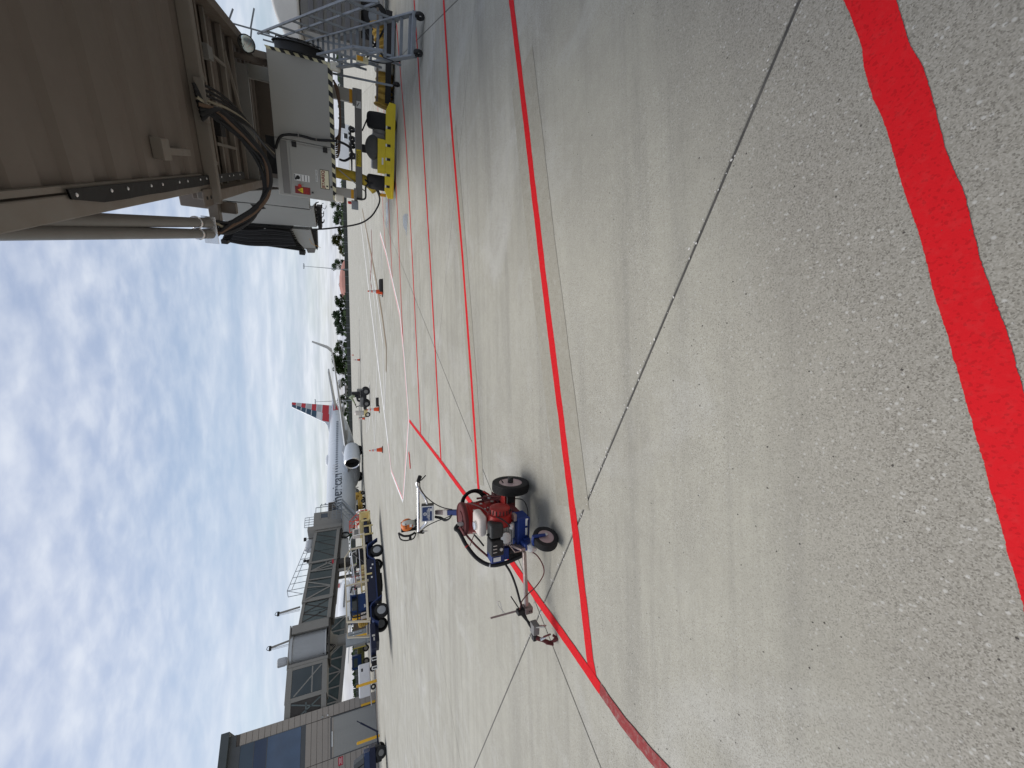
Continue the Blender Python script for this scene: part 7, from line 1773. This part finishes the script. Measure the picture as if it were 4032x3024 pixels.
# white trucks far off, seen through the gap under the near bridge
for q, (X, Y, lab, sz) in enumerate(((1377, 520, 'white box truck far across the apron, right of two others', 1.0), (1379, 560, 'white service truck far across the apron, in the middle of three', 0.8))):
    P = gnd(X, Y + 20)
    tk_ = thing('box_truck', lab, 'truck', loc=(P.x * 0.55, P.y * 0.55, 0), rz=0.3)
    MB().box(-2.2, 1.0, 0, 2.0, 0.9, 3.0 * sz).build('body', M_JWH, tk_, bevel=0.05)
    MB().box(1.05, 2.4, 0.1, 1.9, 0.7, 2.0 * sz).build('cab', M_JWH, tk_, bevel=0.15)
    MB().box(1.5, 2.38, 0.08, 0.1, 1.3 * sz, 1.85 * sz).build('side_window', M_DARK, tk_)
    for xx in (-1.3, 1.6): MB().lathe([(0.2, -0.15), (0.45, -0.15), (0.45, 0.15), (0.2, 0.15)], (xx, 0.1, 0.45), (0, 1, 0), 16, closed=True).build('wheel', M_RUB, tk_)
    MB().box(-2.2, 2.4, 0.2, 1.8, 0.5, 0.69).build('chassis', M_BLK, tk_)

# ------------------------------------------------------------------ far edge: fence, mound, masts, trees
M_SOIL = paint('red_earth', (0.40, 0.20, 0.165), 0.95, 0, 0.4, 0.05, (0.28, 0.13, 0.10), 0.0)
M_FENCE = paint('dark_fence_mesh', (0.055, 0.06, 0.055), 0.8, 0, 0.3, 0.3)
M_BARK = paint('bark', (0.10, 0.075, 0.055), 0.9)
DF = 318.0
def far(X, Y, d=DF): return on_plane(X, Y, (0, d, 0), Vector((0, 1, 0)))
pa, pb_ = far(1374, 1184), far(1374, 972)
hv = MB(); nx, ny = 40, 6; vs = []
cxm, hwm = (pa.x + pb_.x) / 2, (pb_.x - pa.x) / 2
top_z = far(1338, 1090, DF + 22).z
for i in range(nx + 1):
    for j in range(ny + 1):
        u = -1 + 2 * i / nx; v = -1 + 2 * j / ny
        hgt = max(0, (1 - abs(u) ** 2.6)) * max(0, 1 - v * v) ** 0.5
        vs.append((cxm + u * hwm, DF + 22 + v * 14, -0.3 + (top_z * (1.06 - 0.12 * u) + 0.3) * hgt + random.uniform(-.12, .12) * hgt))
hv.add(vs, [(i * (ny + 1) + j, (i + 1) * (ny + 1) + j, (i + 1) * (ny + 1) + j + 1, i * (ny + 1) + j + 1) for i in range(nx) for j in range(ny)])
hl = hv.build('hill', M_SOIL, kind='structure'); hl['label'] = 'long low mound of red earth behind the far fence'
fn_ = thing('perimeter_fence', 'long dark chain link perimeter fence along the far edge of the apron', 'fence', loc=(0, DF - 4, 0))
MB().box(-260, 330, -0.02, 0.02, 0.0, 2.6).build('mesh_screen', M_FENCE, fn_)
pst = MB().lathe([(0.09, 0), (0.09, 3.3), (0.03, 3.35)], n=8).build('fence_post', M_GALV, fn_); pst.location = (-258, -0.12, 0)
for q in range(1, 98): again(pst, fn_, (-258 + q * 6.0, -0.12, 0))
ug = MB()
for q in range(900):
    x = random.uniform(-250, 330); b = random.uniform(0.9, 2.3)
    if cxm - hwm + 6 < x < cxm + hwm - 4 and random.random() < 0.97: continue
    for k_ in range(3):
        c = Vector((x + random.gauss(0, 1.2), DF + 2 + random.uniform(-1, 6), random.uniform(0.4, 3.6)))
        a = Vector((random.gauss(0, 1), random.gauss(0, 1), random.gauss(0, 1))).normalized() * b; bb = a.orthogonal().normalized() * b * 0.8
        ug.add([c - a, c + bb, c + a, c - bb], [(0, 1, 2, 3)])
_lf = {}
def leafmat(n_, c):
    s = Nodes(n_); v = s.vec('obj'); nn = s.noise(v, 0.35, 4, 0.6, 0.3, 0.7); oi = s.n('ShaderNodeObjectInfo')
    cc_ = s.mix(nn, c, tuple(k_ * 0.5 for k_ in c))
    cc_ = s.mix(s.rng(oi.outputs['Random'], 0, 1, 0, 0.45), cc_, (c[0] * 1.5, c[1] * 1.15, c[2] * 0.7))
    s.set(Base_Color=cc_, Roughness=0.75, Specular_IOR_Level=0.2); return s.m
M_LEAF = leafmat('leaf_dark_green', (0.030, 0.058, 0.022)); M_LEAF2 = leafmat('leaf_olive_green', (0.075, 0.088, 0.022))
ug.build('undergrowth', M_LEAF, None, kind='stuff')['label'] = 'dark undergrowth behind the far fence'
def crown_mesh(seed, n=3600, tall=1.0, sparse=1.0):
    rr = random.Random(seed); m = MB()
    cl = []
    for q in range(26):
        a = rr.uniform(0, 6.28); z = rr.uniform(0.14, 0.90)
        wd = 0.46 * math.sin(min(1, (z - 0.05) / 0.55) * 1.57) * (1.25 - 0.75 * max(0, z - 0.45) / 0.5)
        cl.append((Vector((math.cos(a) * wd * rr.uniform(0.3, 0.95), math.sin(a) * wd * rr.uniform(.3, .95), z)), rr.uniform(0.10, 0.19)))
    for q in range(n):
        c, r = rr.choice(cl)
        d = Vector((rr.gauss(0, 1), rr.gauss(0, 1), rr.gauss(0, 0.8))).normalized() * r * (rr.random() ** 0.45)
        p = c + d; s_ = rr.uniform(0.020, 0.044) * sparse
        a = Vector((rr.gauss(0, 1), rr.gauss(0, 1), rr.gauss(0, .6))).normalized() * s_; b = a.orthogonal().normalized() * s_ * 0.7
        m.add([p - a, p + b, p + a * 0.8, p - b], [(0, 1, 2, 3)])
    return m
TG = 'trees beyond the far fence'
protos = []
for k_ in range(3):
    cm_ = crown_mesh(40 + k_)
    t_ = thing('tree', 'tree', 'tree', loc=(0, 0, 0), group=TG)
    cm_.build('crown', M_LEAF, t_)
    tk2 = MB().tube([(0, 0, -0.02), (0.01, 0, 0.25), (0, 0.01, 0.55), (0.02, 0, 0.8)], [0.032, 0.024, 0.015, 0.006], 8)
    for q in range(7):
        a = q * 0.9 + k_; z = 0.22 + 0.07 * q
        tk2.tube([(0.005, 0.005, z), (0.16 * math.cos(a), 0.16 * math.sin(a), z + 0.14), (0.26 * math.cos(a), 0.26 * math.sin(a), z + 0.24)], [0.012, 0.007, 0.003], 6)
    tk2.build('trunk', M_BARK, t_)
    protos.append(t_)
spec = [(790, 1307, 1.0, 0, 'dark green tree just left of the near bridge columns'), (855, 1312, 0.9, 1, 'dark green tree next to the hanging cable'), (905, 1335, 0.8, 2, 'low dark tree behind the hanging cable'), (945, 1313, 1.0, 0, 'olive green tree at the right end of the red mound'), (985, 1335, 0.7, 1, 'low olive tree overlapping the end of the red mound'),
        (1043, 1312, 0.7, 2, 'dark tree rising behind the red mound, right of the tall mast'), (1118, 1337, 0.4, 1, 'small bush on top of the red mound'), (1185, 1325, 0.8, 0, 'thin half bare tree at the left end of the red mound'), (1222, 1343, 0.8, 2, 'rounded tree next to the half bare tree'), (1258, 1310, 1.1, 1, 'broad dark tree midway along the far fence'),
        (1300, 1330, 0.8, 0, 'narrow tree on the left of the broad dark tree'), (1368, 1322, 0.9, 2, 'dark tree above the two distant cones'), (1415, 1314, 0.8, 0, 'tall tree right of the winglet'), (1442, 1312, 0.9, 1, 'dense tree behind the jet winglet'), (1508, 1338, 0.7, 2, 'small tree behind the jet wing'),
        (1575, 1336, 0.8, 0, 'tree behind the jet tailplane'), (1625, 1350, 0.8, 1, 'tree left of the jet tail'), (1690, 1360, 0.8, 2, 'low tree under the jet belly'),
        (60, 1330, 1.2, 0, 'dark tree seen through the steel stairs'), (150, 1326, 1.1, 1, 'dark tree behind the top of the steel stairs'), (225, 1328, 1.1, 2, 'dark tree between the stairs and the air unit'), (310, 1335, 1.0, 0, 'dark tree low behind the drive unit'), (420, 1345, 0.9, 1, 'tree half hidden behind the air unit'), (560, 1345, 0.9, 2, 'tree behind the control section of the air unit')]
used = set()
for q, (Y, X, wd, k_, lab) in enumerate(spec):
    o = protos[k_] if k_ not in used else dup(protos[k_])
    used.add(k_)
    d = DF + 14 + (q * 37 % 17)
    if 990 < Y < 1160: d = DF + 52
    T = far(X - 6, Y, d)
    o.location = (T.x, T.y, -0.2); s_ = (T.z + 0.2) / 0.99
    o.scale = (s_ * (wd * 0.9 + 0.35), s_ * (wd * 0.9 + 0.35), s_); o.rotation_euler = (0, 0, q * 1.3)
    o['label'] = lab
    if 'olive' in lab:
        for c_ in kids(o):
            if c_.name.startswith('crown'):
                c_.data = c_.data.copy(); c_.data.materials.clear(); c_.data.materials.append(M_LEAF2)
# floodlight masts
MG = 'floodlight masts along the far fence'
def mast(Y, X, d, lab, r=0.22):
    T = far(X, Y, d)
    o = thing('light_mast', lab, 'light mast', loc=(T.x, d, 0), group=MG)
    MB().lathe([(r * 1.4, 0), (r, T.z * 0.5), (r * 0.55, T.z)], n=10).build('pole', M_GALV, o)
    MB().box(-1.6, 1.6, -0.15, 0.15, T.z - 0.1, T.z + 0.1).build('crossarm', M_GALV, o)
    l0 = MB().box(-0.3, 0.3, -0.35, 0.1, 0, 0.55).build('floodlight', M_GALV, o); l0.location = (-1.5, 0, T.z + 0.1)
    for q in (1, 2, 3): again(l0, o, (-1.5 + q, 0, T.z + 0.1))
mast(1048, 1198, DF - 12, 'tall floodlight mast standing before the red mound')
mast(1582, 1243, DF - 10, 'tall floodlight mast right of the jet tail')
for Y, X, lab in ((952, 1350, 'short pale lamp post before the olive tree'), (1290, 1352, 'short lamp post left of the red mound'), (1368, 1345, 'short lamp post above the tiny far cone'), (1420, 1350, 'short lamp post below the jet winglet'), (1480, 1350, 'short lamp post under the jet wing')):
    T = far(X, Y, DF - 8)
    o = thing('lamp_post', lab, 'lamp post', loc=(T.x, DF - 8, 0), group='short lamp posts along the far fence')
    MB().lathe([(0.14, 0), (0.1, T.z)], n=8).build('pole', M_GALV, o)
    MB().box(-0.9, 0.15, -0.15, 0.15, T.z, T.z + 0.25).build('lamp_head', M_LABW, o)
# pale shed between the trees
shp = far(1360, 1537, DF + 3)
shd = thing('shed', 'pale concrete shed behind the fence, left of the jet winglet', 'shed', loc=(shp.x, DF + 3, 0))
MB().box(-4, 4, 0, 6, 0, 4.6).build('wall', M_PAN, shd)
MB().box(-4.3, 4.3, -0.3, 6.3, 4.6, 4.9).build('roof', M_FB, shd)
